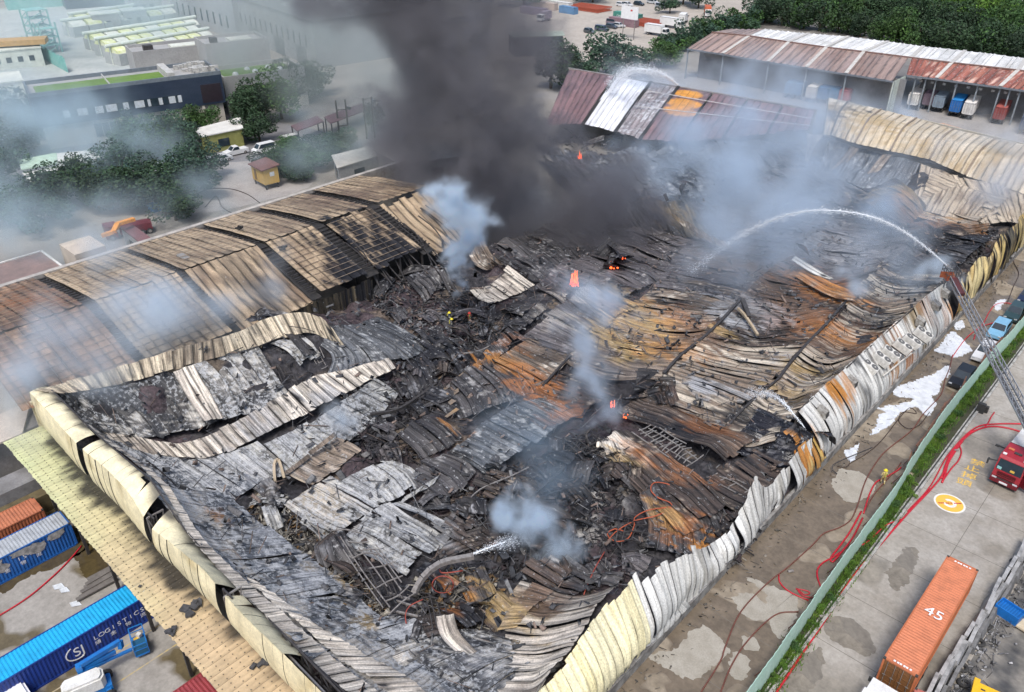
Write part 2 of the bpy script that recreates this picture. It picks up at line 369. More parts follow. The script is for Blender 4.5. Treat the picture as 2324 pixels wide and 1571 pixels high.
# ================================================================== the burnt warehouse
# paint marks left by the fire: place, radius (m), kind
MARKS = []
def mark(u, v, r, kind, s=1., z=3.): q = P(u, v, z); MARKS.append((q[0], q[1], r, kind, s))
KCOL = {'rust': (.36, .13, .03), 'orange': (.44, .19, .04), 'char': (.014, .014, .017), 'pale': (.66, .60, .52), 'ash': (.36, .37, .39), 'ochre': (.46, .32, .13), 'brown': (.13, .085, .06)}
for m_ in [(425, 1150, 2.6, 'pale', .55, 6), (475, 1215, 2.4, 'pale', .5, 5.5), (545, 1290, 2.6, 'pale', .5, 5), (650, 1385, 2.8, 'pale', .5, 4.5), (790, 1480, 3, 'pale', .45, 4), (900, 1540, 3, 'pale', .4, 4), (600, 1200, 2.5, 'ash', .5), (560, 1060, 3, 'ash', .5), (480, 1080, 2.5, 'ash', .4), (700, 1300, 3, 'ash', .5), (850, 1120, 4, 'ash', .4), (960, 1160, 3, 'ash', .4), (1090, 1500, 2.5, 'ash', .3), (1095, 822, 2.2, 'orange'), (1150, 835, 2.6, 'orange', .8), (1205, 870, 3, 'rust'), (1030, 965, 1.3, 'orange'), (1290, 925, 3.2, 'rust'), (1400, 770, 4, 'ochre', .9), (1440, 690, 4, 'ochre', .5), (1375, 700, 3, 'rust', .6),
           (1520, 770, 5, 'orange', .75), (1470, 735, 4, 'ochre', .9), (1550, 720, 4, 'rust', .6), (1590, 770, 3, 'brown', .9), (1620, 700, 4, 'char', .7), (1860, 645, 5, 'rust'), (1830, 630, 3, 'orange'), (1920, 670, 3, 'orange', .8), (1880, 740, 6, 'rust', .9), (1930, 770, 5, 'orange', .7), (1860, 780, 3, 'brown', .8),
           (1790, 690, 4, 'brown', .8), (1990, 720, 4.5, 'char', .75), (1940, 790, 3.5, 'char', .6), (1880, 845, 3.5, 'char', .8), (1830, 830, 2.5, 'ochre', .8), (1790, 880, 2.2, 'ochre', .8), (1830, 905, 2.2, 'char', .6), (1700, 700, 4, 'ash', .5), (1660, 730, 2.6, 'ash', .9), (1640, 760, 1.6, 'ochre', .7),
           (1590, 870, 2.2, 'ash', .9), (1660, 880, 2., 'ash', .6), (1560, 930, 3, 'brown', .6), (1700, 945, 3, 'char', .9), (1640, 985, 3, 'brown', .7), (1540, 960, 3, 'char', .9), (1390, 1005, 2.2, 'pale', .9), (1410, 1030, 1.4, 'ochre', .9), (1440, 1020, 1.5, 'rust', .7), (1560, 1060, 2, 'rust', .6), (1600, 960, 2, 'rust', .5),
           (1530, 1170, 2.5, 'rust', .9), (1510, 1150, 1.5, 'ochre', .7), (1600, 1225, 1.8, 'orange', .9), (1470, 1165, 1.5, 'brown', .8), (1170, 1360, 3.2, 'ochre', .85), (1220, 1345, 2.4, 'brown', .9), (1280, 1345, 2, 'brown', .6), (1020, 1330, 1.6, 'rust', .9), (1050, 1310, 1.3, 'orange', .6),
           (770, 1290, 1.1, 'ochre', .9), (700, 1275, .8, 'ochre', .7), (830, 1400, 1.2, 'ochre', .8), (500, 1185, 1., 'orange', .8), (1230, 1275, 2, 'brown', .6), (760, 940, 3, 'ash', .6), (620, 1000, 3, 'ash', .5), (730, 1120, 3, 'pale', .35), (700, 1110, 1.5, 'ochre', .35), (770, 1135, 1.5, 'ochre', .3),
           (2030, 470, 6, 'ochre', .8), (2080, 500, 5, 'rust', .6), (2190, 520, 4, 'orange', .7), (2150, 545, 6, 'char', .8), (2220, 555, 5, 'char', .7), (1900, 560, 6, 'ash', .4), (1750, 620, 5, 'brown', .5), (1650, 590, 4, 'brown', .6), (1560, 520, 4, 'ochre', .4), (1330, 690, 3, 'pale', .5), (1260, 740, 3, 'pale', .3), (1160, 790, 2, 'rust', .45)]:
    mark(*m_)
def apply_marks(V, c, seed=0):
    X, Y = V[:, 0], V[:, 1]
    n = fbm(X * .55, Y * .55, 4, seed); n2 = fbm(X * .45, Y * 2.6, 3, seed + 1)
    for x, y, r, k, s in MARKS:
        d2 = ((X - x) ** 2 * .55 + (Y - y) ** 2 * 1.5) if y > 0 and x < -24 else ((X - x) ** 2 + (Y - y) ** 2)
        sel = np.where(d2 < (1.6 * r) ** 2)[0]
        if not len(sel): continue
        d = np.sqrt(d2[sel]) / r
        w = sst(1.06, .92, d + .3 * (n[sel] - .5))[:, None] if s >= 3 else np.clip(sst(1.15, .35, d + (n[sel] - .5) * 1.5 + (n2[sel] - .5) * 2.2) * s * (.66 if k in ('orange', 'ochre', 'rust') and x < -24 else 1), 0, 1)[:, None]
        c[sel] = c[sel] * (1 - w) + np.array(KCOL[k]) * w * (.7 + .6 * n2[sel])[:, None]
    return c
def cr_basis(u, n):
    """Catmull-Rom weights of n control points at parameters u (any shape)"""
    u = np.clip(u, 0, n - 1 - 1e-6); i = np.floor(u).astype(int); t = u - i
    B = np.zeros(u.shape + (n,))
    w = [(-t + 2 * t * t - t ** 3) / 2, (2 - 5 * t * t + 3 * t ** 3) / 2, (t + 4 * t * t - 3 * t ** 3) / 2, (-t * t + t ** 3) / 2]
    if n == 2: w = [0 * t, 1 - t, t, 0 * t]
    idx = np.indices(u.shape)
    for k in range(4):
        j = np.clip(i + k - 1, 0, n - 1); np.add.at(B, tuple(idx) + (j,), w[k])
    return B
# palettes: strips take turns between these colours; char / dirt / flake / rust are shares of the surface
STY = {
    'cream':  dict(pal=[(.60, .51, .37), (.52, .43, .31), (.66, .57, .43)], dirt=.45, dcol=(.12, .085, .06), char=.14, flake=0, seam=.12),
    'cream2': dict(pal=[(.62, .56, .47), (.55, .49, .42), (.66, .60, .52)], dirt=.35, dcol=(.16, .13, .11), char=.12, flake=0, seam=.25),
    'yellow': dict(pal=[(.76, .67, .38), (.73, .66, .42), (.77, .71, .48)], dirt=.16, dcol=(.42, .36, .22), char=.0, flake=0, seam=.62),
    'white':  dict(pal=[(.62, .61, .57), (.56, .555, .53), (.66, .65, .61)], dirt=.22, dcol=(.30, .28, .24), char=.02, flake=0, seam=.55),
    'mottle': dict(pal=[(.030, .031, .036), (.04, .041, .046), (.025, .026, .03)], dirt=.2, dcol=(.09, .085, .08), char=0, flake=.27, fcol=(.50, .48, .44), seam=.6, grid=1.35),
    'mottle2': dict(pal=[(.16, .155, .145), (.21, .20, .185), (.12, .115, .11)], dirt=.3, dcol=(.03, .03, .03), char=.25, flake=.36, fcol=(.50, .48, .44), seam=.4, grid=1.6),
    'bluechar': dict(pal=[(.10, .112, .13), (.14, .152, .17), (.075, .083, .098)], dirt=.35, dcol=(.018, .019, .022), char=.2, flake=.32, fcol=(.46, .47, .48), seam=.5, grid=1.5),
    'ash':    dict(pal=[(.27, .27, .265), (.22, .22, .22), (.32, .315, .30)], dirt=.4, dcol=(.07, .068, .065), char=.10, flake=.34, fcol=(.47, .46, .42), seam=.4, grid=2.6),
    'blueash': dict(pal=[(.13, .138, .15), (.105, .112, .125), (.16, .168, .178)], dirt=.4, dcol=(.05, .052, .056), char=.10, flake=.16, fcol=(.42, .43, .43), seam=.5),
    'grey':   dict(pal=[(.075, .07, .072), (.10, .093, .092), (.055, .052, .056)], dirt=.45, dcol=(.03, .028, .03), char=.18, flake=.12, fcol=(.32, .31, .30), seam=.35),
    'lilac':  dict(pal=[(.11, .10, .105), (.14, .125, .126), (.085, .079, .086)], dirt=.45, dcol=(.055, .048, .05), char=.10, flake=.10, fcol=(.36, .34, .33), seam=.5),
    'tan':    dict(pal=[(.25, .195, .15), (.20, .155, .122), (.30, .24, .185)], dirt=.5, dcol=(.08, .06, .045), char=.12, flake=.08, fcol=(.52, .47, .40), seam=.35),
    'palewood': dict(pal=[(.52, .46, .37), (.42, .36, .29), (.58, .52, .43)], dirt=.62, dcol=(.16, .11, .075), char=.14, flake=.08, fcol=(.30, .30, .30), seam=.16),
    'brown':  dict(pal=[(.075, .056, .047), (.105, .077, .062), (.052, .04, .036)], dirt=.5, dcol=(.025, .021, .02), char=.22, flake=.08, fcol=(.34, .28, .22), seam=.25),
    'black':  dict(pal=[(.016, .016, .02), (.022, .0215, .026), (.012, .012, .015)], dirt=.3, dcol=(.06, .056, .056), char=0, flake=.10, fcol=(.20, .20, .21), seam=.5),
    'tiger':  dict(pal=[(.62, .50, .22), (.58, .50, .30), (.56, .36, .10)], dirt=.42, dcol=(.05, .035, .02), char=.26, flake=0, seam=.10),
    'bare':   dict(pal=[(.50, .42, .32), (.55, .465, .35), (.45, .375, .285)], dirt=.3, dcol=(.2, .15, .11), char=.03, flake=0, seam=.4),
}
def paint(st, a, t, k, f, V, seed):
    """colours of a sheet: a metres along the strip, t metres across, k strip number, f place within the strip"""
    s = STY[st]; r_ = np.random.default_rng(seed + 5); pal = np.array(s['pal'])
    K = int(k.max()) + 1; ks = r_.random((K, 3)); ks = ks / ks.sum(1)[:, None]; ks = ks ** 2; ks /= ks.sum(1)[:, None]
    base = (ks @ pal) * (.85 + .3 * r_.random(K))[:, None]
    c = base[k].copy(); X, Y = V[:, 0], V[:, 1]
    st_ = fbm(a * .35 + seed, t * 2.7, 4, seed); lo = fbm(a * .12, t * .22 + seed * 3.1, 3, seed + 1)
    c *= (.72 + .56 * st_)[:, None]
    w = (sst(.56 - .3 * s['dirt'], .80 - .3 * s['dirt'], .5 * st_ + .5 * lo + .16 * (fbm(a * .9, t * 3.5, 3, seed + 2) - .5)) * .85)[:, None]
    c = c * (1 - w) + np.array(s['dcol']) * w
    if s['char']:
        n = .55 * fbm(a * .20 + 40, t * .30 + seed, 4, seed + 3) + .45 * fbm(a * .5, t * 2.2, 3, seed + 4)
        w = sst(.70 - .42 * s['char'], .76 - .42 * s['char'], n)[:, None]; c = c * (1 - w) + np.array((.02, .02, .022)) * w
    if s['flake']:
        n = .45 * fbm(X * 1.5 + seed, Y * 1.5, 3, seed + 5) + .35 * fbm(X * .42, Y * .42 + seed, 3, seed + 6) + .2 * vn(X * 4.1, Y * 4.1, seed + 7)
        w = (sst(.66 - .36 * s['flake'], .71 - .36 * s['flake'], n) * (.55 + .45 * vn(X * 2.7, Y * 2.7, seed)))[:, None]; c = c * (1 - w) + np.array(s['fcol']) * w
    if s.get('grid'):
        g = s['grid']; q = np.abs(((a + .25 * (fbm(a * .3, t * .5, 2, seed) - .5)) / g) % 1 - .5)
        w = (sst(.455, .487, q) * (vn(a * .7, t * .7, seed + 3) > .35) * .6)[:, None]; c = c * (1 - w) + np.array(s['fcol']) * 1.05 * w
    e = np.minimum(f, 1 - f); w = (sst(.16, .03, e) * (1 - s['seam']) * (.35 + .65 * (vn(a * .8, k * 3.7, seed + 2) > .4)))[:, None]
    c *= (1 - w)
    fl = np.full(len(c), s['flake']) * (.55 + .9 * fbm(X * .4 + 5, Y * .4 + seed, 3, seed + 2))
    return np.concatenate([c, np.clip(fl, 0, 1)[:, None]], 1)
def sheet(name, ctrl, st, parent, spacing=.9, buck=.12, rib=.05, tear=.6, fold=.25, along=.26, nf=5, seed=0, split=False, skip=(), holes=0., wave=0., marks=True, mat=None, loc=None, gap=.015, join=1.):
    """a roof or wall sheet made of ribbed strips laid side by side; ctrl[row][col] are points, strips run along the columns"""
    C = np.array([[P(*q) if not isinstance(q, np.ndarray) else q for q in r] for r in ctrl], float); nr, nc, _ = C.shape
    r_ = np.random.default_rng(seed + 101)
    Lr = np.linalg.norm(np.diff(C.mean(1), axis=0), axis=1); Lc = np.linalg.norm(np.diff(C.mean(0), axis=0), axis=1).sum()
    ns = max(2, int(round(Lr.sum() / spacing))); cum = np.concatenate([[0], np.cumsum(Lr)]); N = max(5, int(Lc / along))
    wd = np.ones(ns) if split else r_.uniform(.45, 1.6, ns); ed = np.concatenate([[0], np.cumsum(wd)]) / wd.sum()
    grp = np.cumsum(r_.random(ns) < join) if split else np.cumsum(r_.random(ns) < .38)
    if split and join < 1: gap = .003
    gc = np.array([np.mean((ed[:-1] + ed[1:])[grp == g]) / 2 for g in grp])
    k = np.repeat(np.arange(ns), nf); f = np.tile(np.linspace(gap, 1 - gap, nf), ns); tn = ed[k] + f * (ed[k + 1] - ed[k]); tt = tn * Lr.sum()
    u = np.interp(tt, cum, np.arange(nr)); BR = cr_basis(u, nr)
    G0, G1 = r_.random(grp.max() + 1), r_.random(grp.max() + 1)
    s0 = (.75 * G0[grp] + .25 * r_.random(ns)) * tear / max(Lc, 1); s1 = 1 - (.75 * G1[grp] + .25 * r_.random(ns)) * tear / max(Lc, 1)
    sg = np.linspace(0, 1, N); S = s0[k][:, None] + (s1 - s0)[k][:, None] * sg[None, :]
    BC = cr_basis(S * (nc - 1), nc)
    V = np.einsum('mi,ijc,mnj->mnc', BR, C, BC)
    A = S * Lc; T = np.repeat(tt[:, None], N, 1); Kk = np.repeat(k[:, None], N, 1); Ff = np.repeat(f[:, None], N, 1)
    Kg = np.repeat(grp[k][:, None], N, 1); Tg = np.repeat(((tn - gc[k]) * Lr.sum())[:, None], N, 1)
    # normal of the un-buckled sheet
    d1 = np.gradient(V, axis=1); d0 = np.gradient(V, axis=0); nrm = np.cross(d0, d1); nrm /= np.linalg.norm(nrm, axis=2)[..., None] + 1e-9
    nrm *= np.sign(nrm[..., 2:3] + 1e-6)
    e = np.minimum(Ff, 1 - Ff); h = rib * sst(.22, .0, e) * 1.6
    h += buck * 2.4 * (vn(Kg * 7.13 + seed, A * .30, seed) - .5) + buck * 1.5 * np.clip(Tg, -1.5, 1.5) * (vn(Kg * 3.7 + 9, A * .27 + seed, seed + 1) - .5) * 2
    h += buck * .55 * (vn(Kk * 5.31, A * .45 + seed, seed + 2) - .5) + buck * .4 * (fbm(T * 1.9, A * .8, 2, seed + 2) - .5)
    h += fold * 2.4 * (fbm(T * .22 + seed, A * .22, 3, seed + 3) - .5)
    if wave: h += wave * np.sin(A * 1.1 + 3 * fbm(T * .3, A * .1, 2, seed)) * sst(.35, .6, vn(T * .25, A * .2, seed + 4))
    V = V + nrm * h[..., None]
    Vf = V.reshape(-1, 3); M_ = ns * nf
    c = paint(st, A.ravel(), T.ravel(), Kk.ravel(), Ff.ravel(), Vf, seed)
    if marks: c[:, :3] = apply_marks(Vf, c[:, :3].copy(), seed)
    st3 = np.stack([A.ravel(), T.ravel(), np.full(A.size, seed * 3.7)], -1)
    mat = mat or (MS('painted_sheet', .5, .3) if st in ('yellow', 'white', 'tiger', 'tanroof', 'maroon', 'washed', 'halfwash', 'whiteroof', 'brownroof', 'redroof', 'tile', 'tilerust', 'bare') else MS('burnt_sheet'))
    ii = np.arange(M_ * N).reshape(M_, N); q = np.stack([ii[:-1, :-1], ii[1:, :-1], ii[1:, 1:], ii[:-1, 1:]], -1)
    keep = (k[:-1] == k[1:])[:, None] & np.ones((1, N - 1), bool)
    if skip: keep &= ~np.isin(k[:-1], list(skip))[:, None]
    if holes:
        hn = .6 * fbm(T * .5 + 3, A * .35 + seed, 3, seed + 5) + .4 * vn(Kk * 5.1, A * .6, seed + 6)
        keep &= (hn < 1 - holes)[:-1, :-1]
    if not split:
        return mesh_np(name, Vf, q[keep], mat, parent, c, True, loc, st3)
    out = []
    for j in range(ns):
        if j in skip: continue
        qs = q[j * nf:(j + 1) * nf - 1].reshape(-1, 4)[keep[j * nf:(j + 1) * nf - 1].reshape(-1)]
        if not len(qs): continue
        lo = j * nf * N; hi = (j + 1) * nf * N
        out.append(mesh_np(name, Vf[lo:hi], qs - lo, mat, parent, c[lo:hi], True, loc, st3[lo:hi]))
    return out

W0 = thing('burnt_warehouse', 'huge burnt out warehouse with a collapsed blackened sheet metal roof', 'warehouse', (-50, 60, 0)); WL = (-50, 60, 0)
SHEETS = []      # (ctrl) kept to lay the rubble under them
def wsheet(name, ctrl, st, **kw):
    C = [[P(*q) if not isinstance(q, np.ndarray) else q for q in r] for r in ctrl]
    if name == 'roof_sheet':      # sheets overlap their neighbours
        A_ = np.array(C); m_ = A_.reshape(-1, 3).mean(0); A_[..., :2] = m_[:2] + (A_[..., :2] - m_[:2]) * (1.13 if kw.get('base', True) else 1.04); A_[..., 0] = np.minimum(A_[..., 0], -21.6); A_[..., 1] = np.maximum(A_[..., 1], 16.95); C = [list(r) for r in A_]
    if kw.pop('base', True): SHEETS.append(np.array(C))
    kw.setdefault('seed', 13 * len(SHEETS) + 3)
    return sheet(name, C, st, W0, loc=WL, **kw)

# --- left parapet band, crest to gutter
wsheet('parapet_panel', [[(70, 888, 9), (112, 896, 8.8)], [(200, 850, 9.3), (225, 884, 8)], [(330, 812, 9.6), (342, 856, 8)], [(450, 774, 9.9), (452, 824, 8)], [(540, 751, 10), (562, 795, 8)],
                         [(610, 717, 10.4), (640, 768, 8.3)], [(680, 704, 10.6), (702, 760, 8)], [(722, 714, 10), (748, 775, 7)], [(752, 741, 8.6), (790, 795, 6)]], 'cream', split=True, spacing=1.05, buck=.12, tear=.3, seed=4, fold=.1, join=.7)
# --- charred panels under it
wsheet('roof_sheet', [[(115, 897, 8.7), (165, 925, 6.6), (222, 975, 5)], [(225, 883, 8), (290, 935, 5.6), (335, 987, 4.4)], [(340, 856, 8), (400, 915, 5.4), (432, 975, 4.2)], [(415, 838, 8), (445, 890, 6), (478, 955, 4.8)]], 'mottle', spacing=1.3, buck=.10, seed=21)
wsheet('roof_sheet', [[(393, 842, 8.3), (430, 905, 6.3), (468, 968, 5)], [(440, 828, 8.3), (475, 890, 6.3), (508, 948, 5.2)]], 'cream2', spacing=.8, buck=.3, tear=1.2, base=False)
wsheet('roof_sheet', [[(432, 830, 8.1), (480, 890, 6), (512, 945, 5)], [(510, 805, 8.1), (555, 860, 6), (590, 922, 5)], [(578, 786, 8.2), (610, 840, 6.3), (650, 900, 5.2)]], 'mottle2', spacing=1.1, buck=.2)
wsheet('roof_sheet', [[(600, 775, 8.1), (655, 800, 7.4), (700, 850, 6)], [(640, 765, 8.3), (680, 790, 7.4), (720, 835, 6)], [(700, 760, 7.8), (715, 790, 6.8), (735, 822, 5.8)]], 'mottle2', spacing=.8, buck=.35, tear=2., base=False)
wsheet('roof_sheet', [[(692, 753, 8), (760, 800, 6.2), (750, 846, 5.2)], [(755, 738, 8), (820, 785, 6), (850, 826, 4.4)], [(800, 735, 7), (880, 770, 5.4), (932, 812, 3.6)], [(850, 720, 6), (910, 750, 4.6), (962, 786, 3)]], 'blueash', buck=.10, tear=1.2)
# --- second pale band and the panels below it
wsheet('ridge_panel', [[(215, 966, 5.2), (262, 1008, 4)], [(300, 985, 4.6), (345, 1032, 3.6)], [(400, 1003, 4.4), (440, 1042, 3.6)], [(470, 983, 5), (515, 1032, 4)], [(567, 937, 5.4), (612, 985, 4.3)], [(640, 890, 5.6), (690, 945, 4.6)], [(700, 853, 5.7), (762, 907, 4.7)], [(790, 834, 5.5), (835, 868, 4.5)], [(882, 811, 5), (900, 838, 4.2)]], 'cream2', split=True, spacing=1.0, buck=.09, tear=.4, fold=.1, seed=31)
wsheet('roof_sheet', [[(240, 990, 4.6), (335, 1066, 3.6), (395, 1130, 3)], [(345, 1030, 3.6), (425, 1085, 2.8), (480, 1140, 2.3)], [(450, 1040, 3.5), (515, 1085, 2.6), (555, 1112, 2.2)], [(540, 1015, 4), (580, 1045, 2.8), (600, 1068, 2.3)]], 'bluechar', spacing=1.2, buck=.12, seed=37)
wsheet('roof_sheet', [[(515, 1025, 4.2), (560, 1060, 3), (600, 1085, 2.2)], [(612, 985, 4.4), (660, 1030, 3.1), (690, 1058, 2.3)], [(690, 945, 4.7), (750, 985, 3.2), (790, 1000, 2.4)], [(762, 907, 4.8), (815, 935, 3.3), (850, 955, 2.4)], [(835, 868, 4.6), (870, 890, 3.2), (890, 900, 2.4)]], 'ash', spacing=1.1, buck=.12, tear=1., seed=41)
wsheet('ridge_cap', [[(640, 1066, 3.2), (650, 1082, 3.0)], [(700, 1022, 3.6), (712, 1036, 3.4)], [(757, 980, 4), (768, 994, 3.8)]], 'tan', spacing=3, buck=.05, base=False)
# --- front rim and the sheets hanging inside the facade
wsheet('roof_sheet', [[(345, 1085, 9), (425, 1128, 5.5), (530, 1142, 2.8)], [(390, 1150, 7.6), (480, 1185, 4.6), (585, 1188, 2.3)], [(430, 1222, 7), (525, 1240, 4.2), (650, 1235, 2)], [(520, 1322, 6.4), (620, 1310, 3.6), (740, 1300, 1.6)], [(610, 1408, 6.2), (720, 1385, 3.4), (820, 1375, 1.5)], [(665, 1468, 6.2), (790, 1430, 3.0), (872, 1412, 1.5)]], 'bluechar', spacing=1.25, buck=.12, seed=47)
wsheet('rim_panel', [[(110, 905, 8.8), (128, 912, 8.5)], [(220, 985, 8.8), (240, 992, 8.4)], [(345, 1082, 9.4), (368, 1088, 9)], [(390, 1148, 7.8), (415, 1152, 7.3)], [(430, 1220, 7.2), (462, 1222, 6.6)], [(520, 1320, 6.6), (560, 1318, 5.9)], [(610, 1406, 6.4), (655, 1400, 5.6)], [(690, 1490, 6.3), (745, 1480, 5.4)], [(790, 1572, 6.6), (850, 1560, 5.5)], [(860, 1640, 6.6), (930, 1625, 5.5)]], 'cream2', split=True, spacing=1.1, buck=.06, tear=.12, fold=.06, seed=53, base=False)
wsheet('roof_sheet', [[(560, 1318, 6), (600, 1330, 5.2)], [(655, 1400, 5.6), (720, 1420, 4.6)], [(745, 1480, 5.3), (840, 1490, 4)], [(850, 1562, 5.3), (960, 1560, 3.7)], [(930, 1630, 5.3), (1060, 1620, 3.5)]], 'cream2', spacing=.8, buck=.12, tear=.5, base=False, seed=59)
wsheet('roof_sheet', [[(690, 1490, 6.2), (800, 1440, 3), (905, 1412, 1.5)], [(790, 1572, 6.5), (920, 1500, 2.8), (1030, 1462, 1.4)], [(900, 1680, 6.5), (1060, 1570, 2.8), (1120, 1500, 1.5)], [(1060, 1760, 6.5), (1160, 1640, 3), (1200, 1530, 1.8)]], 'bluechar', spacing=1.4, buck=.12, seed=61)
wsheet('roof_sheet', [[(870, 1475, 2.6), (980, 1450, 2.), (1085, 1440, 1.7)], [(1000, 1600, 3.2), (1130, 1520, 2.5), (1230, 1480, 2.2)], [(1120, 1720, 4), (1200, 1600, 3.3), (1270, 1520, 3)]], 'mottle', spacing=1.5, buck=.1, seed=67)
wsheet('roof_sheet', [[(1010, 1640, 3), (1120, 1680, 4.5), (1190, 1640, 6)], [(1100, 1520, 2.5), (1200, 1530, 3.4), (1255, 1500, 5.4)], [(1150, 1450, 2), (1235, 1455, 2.7), (1315, 1430, 5)], [(1150, 1385, 1.8), (1245, 1400, 2.2), (1350, 1375, 4.6)], [(1180, 1335, 1.8), (1285, 1362, 2.2), (1385, 1338, 4.3)]], 'cream2', spacing=.85, buck=.12, seed=71, fold=.3)
wsheet('roof_sheet', [[(1120, 1430, 2.2), (1180, 1420, 2.3)], [(1150, 1380, 2.2), (1215, 1380, 2.4)], [(1200, 1320, 2.2), (1265, 1345, 2.5)]], 'tan', spacing=.8, buck=.05, base=False, seed=72)
# --- sheets in the front middle
wsheet('roof_sheet', [[(649, 1122, 2.4), (720, 1180, 1.9), (778, 1204, 1.6)], [(730, 1090, 2.6), (800, 1130, 2.1), (845, 1154, 1.8)], [(817, 1058, 2.7), (870, 1095, 2.3), (905, 1140, 1.9)], [(880, 1050, 2.8), (925, 1070, 2.4), (950, 1105, 1.9)]], 'ash', buck=.14, tear=1.4, seed=73, fold=.4)
wsheet('roof_sheet', [[(760, 1215, 1.7), (860, 1265, 1.6), (930, 1300, 1.4)], [(850, 1160, 1.9), (930, 1200, 1.8), (990, 1240, 1.5)], [(905, 1145, 2), (980, 1175, 1.8), (1040, 1205, 1.5)]], 'ash', buck=.2, tear=2, seed=79, fold=.5, holes=.28)
wsheet('roof_sheet', [[(640, 1070, 2.7), (690, 1095, 2.4), (730, 1100, 2.2)], [(700, 1030, 3), (745, 1055, 2.5), (790, 1062, 2.2)], [(760, 990, 3.2), (800, 1010, 2.7), (825, 1030, 2.3)]], 'tan', buck=.2, tear=1.5, base=False)
wsheet('roof_sheet', [[(905, 985, 3), (945, 1020, 2.4), (960, 1046, 1.9)], [(935, 955, 3.6), (985, 990, 3.4), (1010, 1020, 2.4)], [(985, 945, 3.6), (1020, 965, 3.6), (1042, 990, 2.6)]], 'grey', spacing=.6, buck=.18, tear=1., seed=83, wave=.12)
wsheet('roof_sheet', [[(905, 1080, 2.2), (960, 1110, 1.9), (1000, 1150, 1.5)], [(960, 1045, 2.5), (1020, 1075, 2), (1050, 1105, 1.6)], [(1000, 1035, 2.5), (1050, 1050, 2.1), (1075, 1075, 1.7)]], 'grey', buck=.1, tear=1., seed=84)
wsheet('roof_sheet', [[(925, 1120, 1.9), (900, 1150, 1.7)], [(1000, 1072, 2.4), (985, 1098, 2.2)]], 'ash', spacing=2., buck=.05, base=False)
wsheet('roof_sheet', [[(1028, 1020, 2.4), (1070, 1040, 2.1), (1107, 1064, 1.8)], [(1080, 975, 2.8), (1130, 1000, 2.4), (1185, 1030, 1.9)], [(1153, 922, 3), (1200, 945, 2.6), (1250, 975, 2)], [(1215, 905, 3), (1260, 920, 2.7), (1300, 945, 2.1)]], 'blueash', spacing=.7, buck=.1, tear=1., seed=89)
wsheet('roof_sheet', [[(1015, 884, 2.8), (1035, 915, 2.5), (1050, 948, 2)], [(1050, 850, 3.2), (1090, 885, 2.8), (1110, 925, 2.4)], [(1095, 818, 3.5), (1150, 860, 3), (1180, 905, 2.6)], [(1146, 826, 3.4), (1190, 850, 3.1), (1225, 885, 2.8)]], 'grey', buck=.1, tear=.8, seed=97, spacing=.8)
wsheet('roof_sheet', [[(1126, 817, 3.6), (1175, 840, 3.4), (1232, 876, 2.8)], [(1162, 795, 3.7), (1215, 820, 3.5), (1262, 842, 2.9)], [(1200, 772, 3.8), (1250, 790, 3.5), (1296, 806, 3)]], 'tan', buck=.06, tear=.4, seed=98, fold=.12)
wsheet('roof_sheet', [[(1177, 755, 3.7), (1230, 785, 3.5), (1282, 802, 3)], [(1240, 712, 4.2), (1300, 745, 3.8), (1345, 770, 3.2)], [(1310, 660, 4.7), (1350, 695, 4.2), (1395, 725, 3.4)], [(1345, 645, 4.6), (1390, 675, 4), (1440, 700, 3.4)]], 'lilac', buck=.12, tear=1.4, seed=101, spacing=.7)
wsheet('roof_sheet', [[(1180, 905, 2.7), (1250, 930, 2.4), (1330, 948, 2)], [(1225, 880, 2.8), (1290, 900, 2.6), (1350, 920, 2.1)], [(1265, 845, 2.8), (1330, 870, 2.5), (1400, 900, 2.1)]], 'brown', buck=.12, tear=1.5, seed=103)
# --- middle bays
wsheet('roof_sheet', [[(1295, 806, 3), (1380, 845, 2.5), (1500, 850, 2.8)], [(1345, 770, 3.2), (1440, 800, 2.6), (1548, 806, 3)], [(1395, 725, 3.4), (1490, 755, 2.6), (1612, 752, 3.2)], [(1440, 690, 3.4), (1540, 705, 2.6), (1645, 715, 3.3)], [(1500, 640, 3.4), (1590, 655, 2.6), (1682, 678, 3.4)]], 'tan', buck=.12, seed=107, spacing=.75, wave=.1, tear=1.2)
wsheet('roof_sheet', [[(1500, 640, 3.4), (1590, 655, 2.8), (1682, 678, 3.4)], [(1545, 580, 3.4), (1650, 600, 2.6), (1760, 612, 3.3)], [(1600, 520, 3.6), (1700, 545, 2.6), (1830, 556, 3.2)], [(1680, 465, 3.6), (1790, 490, 2.6), (1900, 505, 3.2)]], 'lilac', buck=.1, seed=109, spacing=.8, tear=1.2)
wsheet('roof_panel', [[(1495, 935, 2), (1580, 962, 1.8), (1651, 969, 2)], [(1504, 848, 3.2), (1600, 882, 2.4), (1690, 925, 2.4)], [(1545, 806, 3.5), (1650, 836, 2.4), (1768, 858, 2.4)], [(1612, 752, 3.7), (1720, 775, 2.6), (1842, 769, 2.5)]], 'palewood', buck=.12, seed=113, spacing=.9, wave=.08, split=True, tear=.9)
wsheet('roof_sheet', [[(1612, 752, 3.6), (1720, 775, 2.7), (1842, 769, 2.5)], [(1682, 678, 3.6), (1800, 700, 2.6), (1924, 679, 2.6)], [(1760, 610, 3.6), (1860, 630, 2.6), (1985, 612, 2.6)]], 'brown', buck=.14, seed=127, spacing=.8, wave=.12, tear=1.)
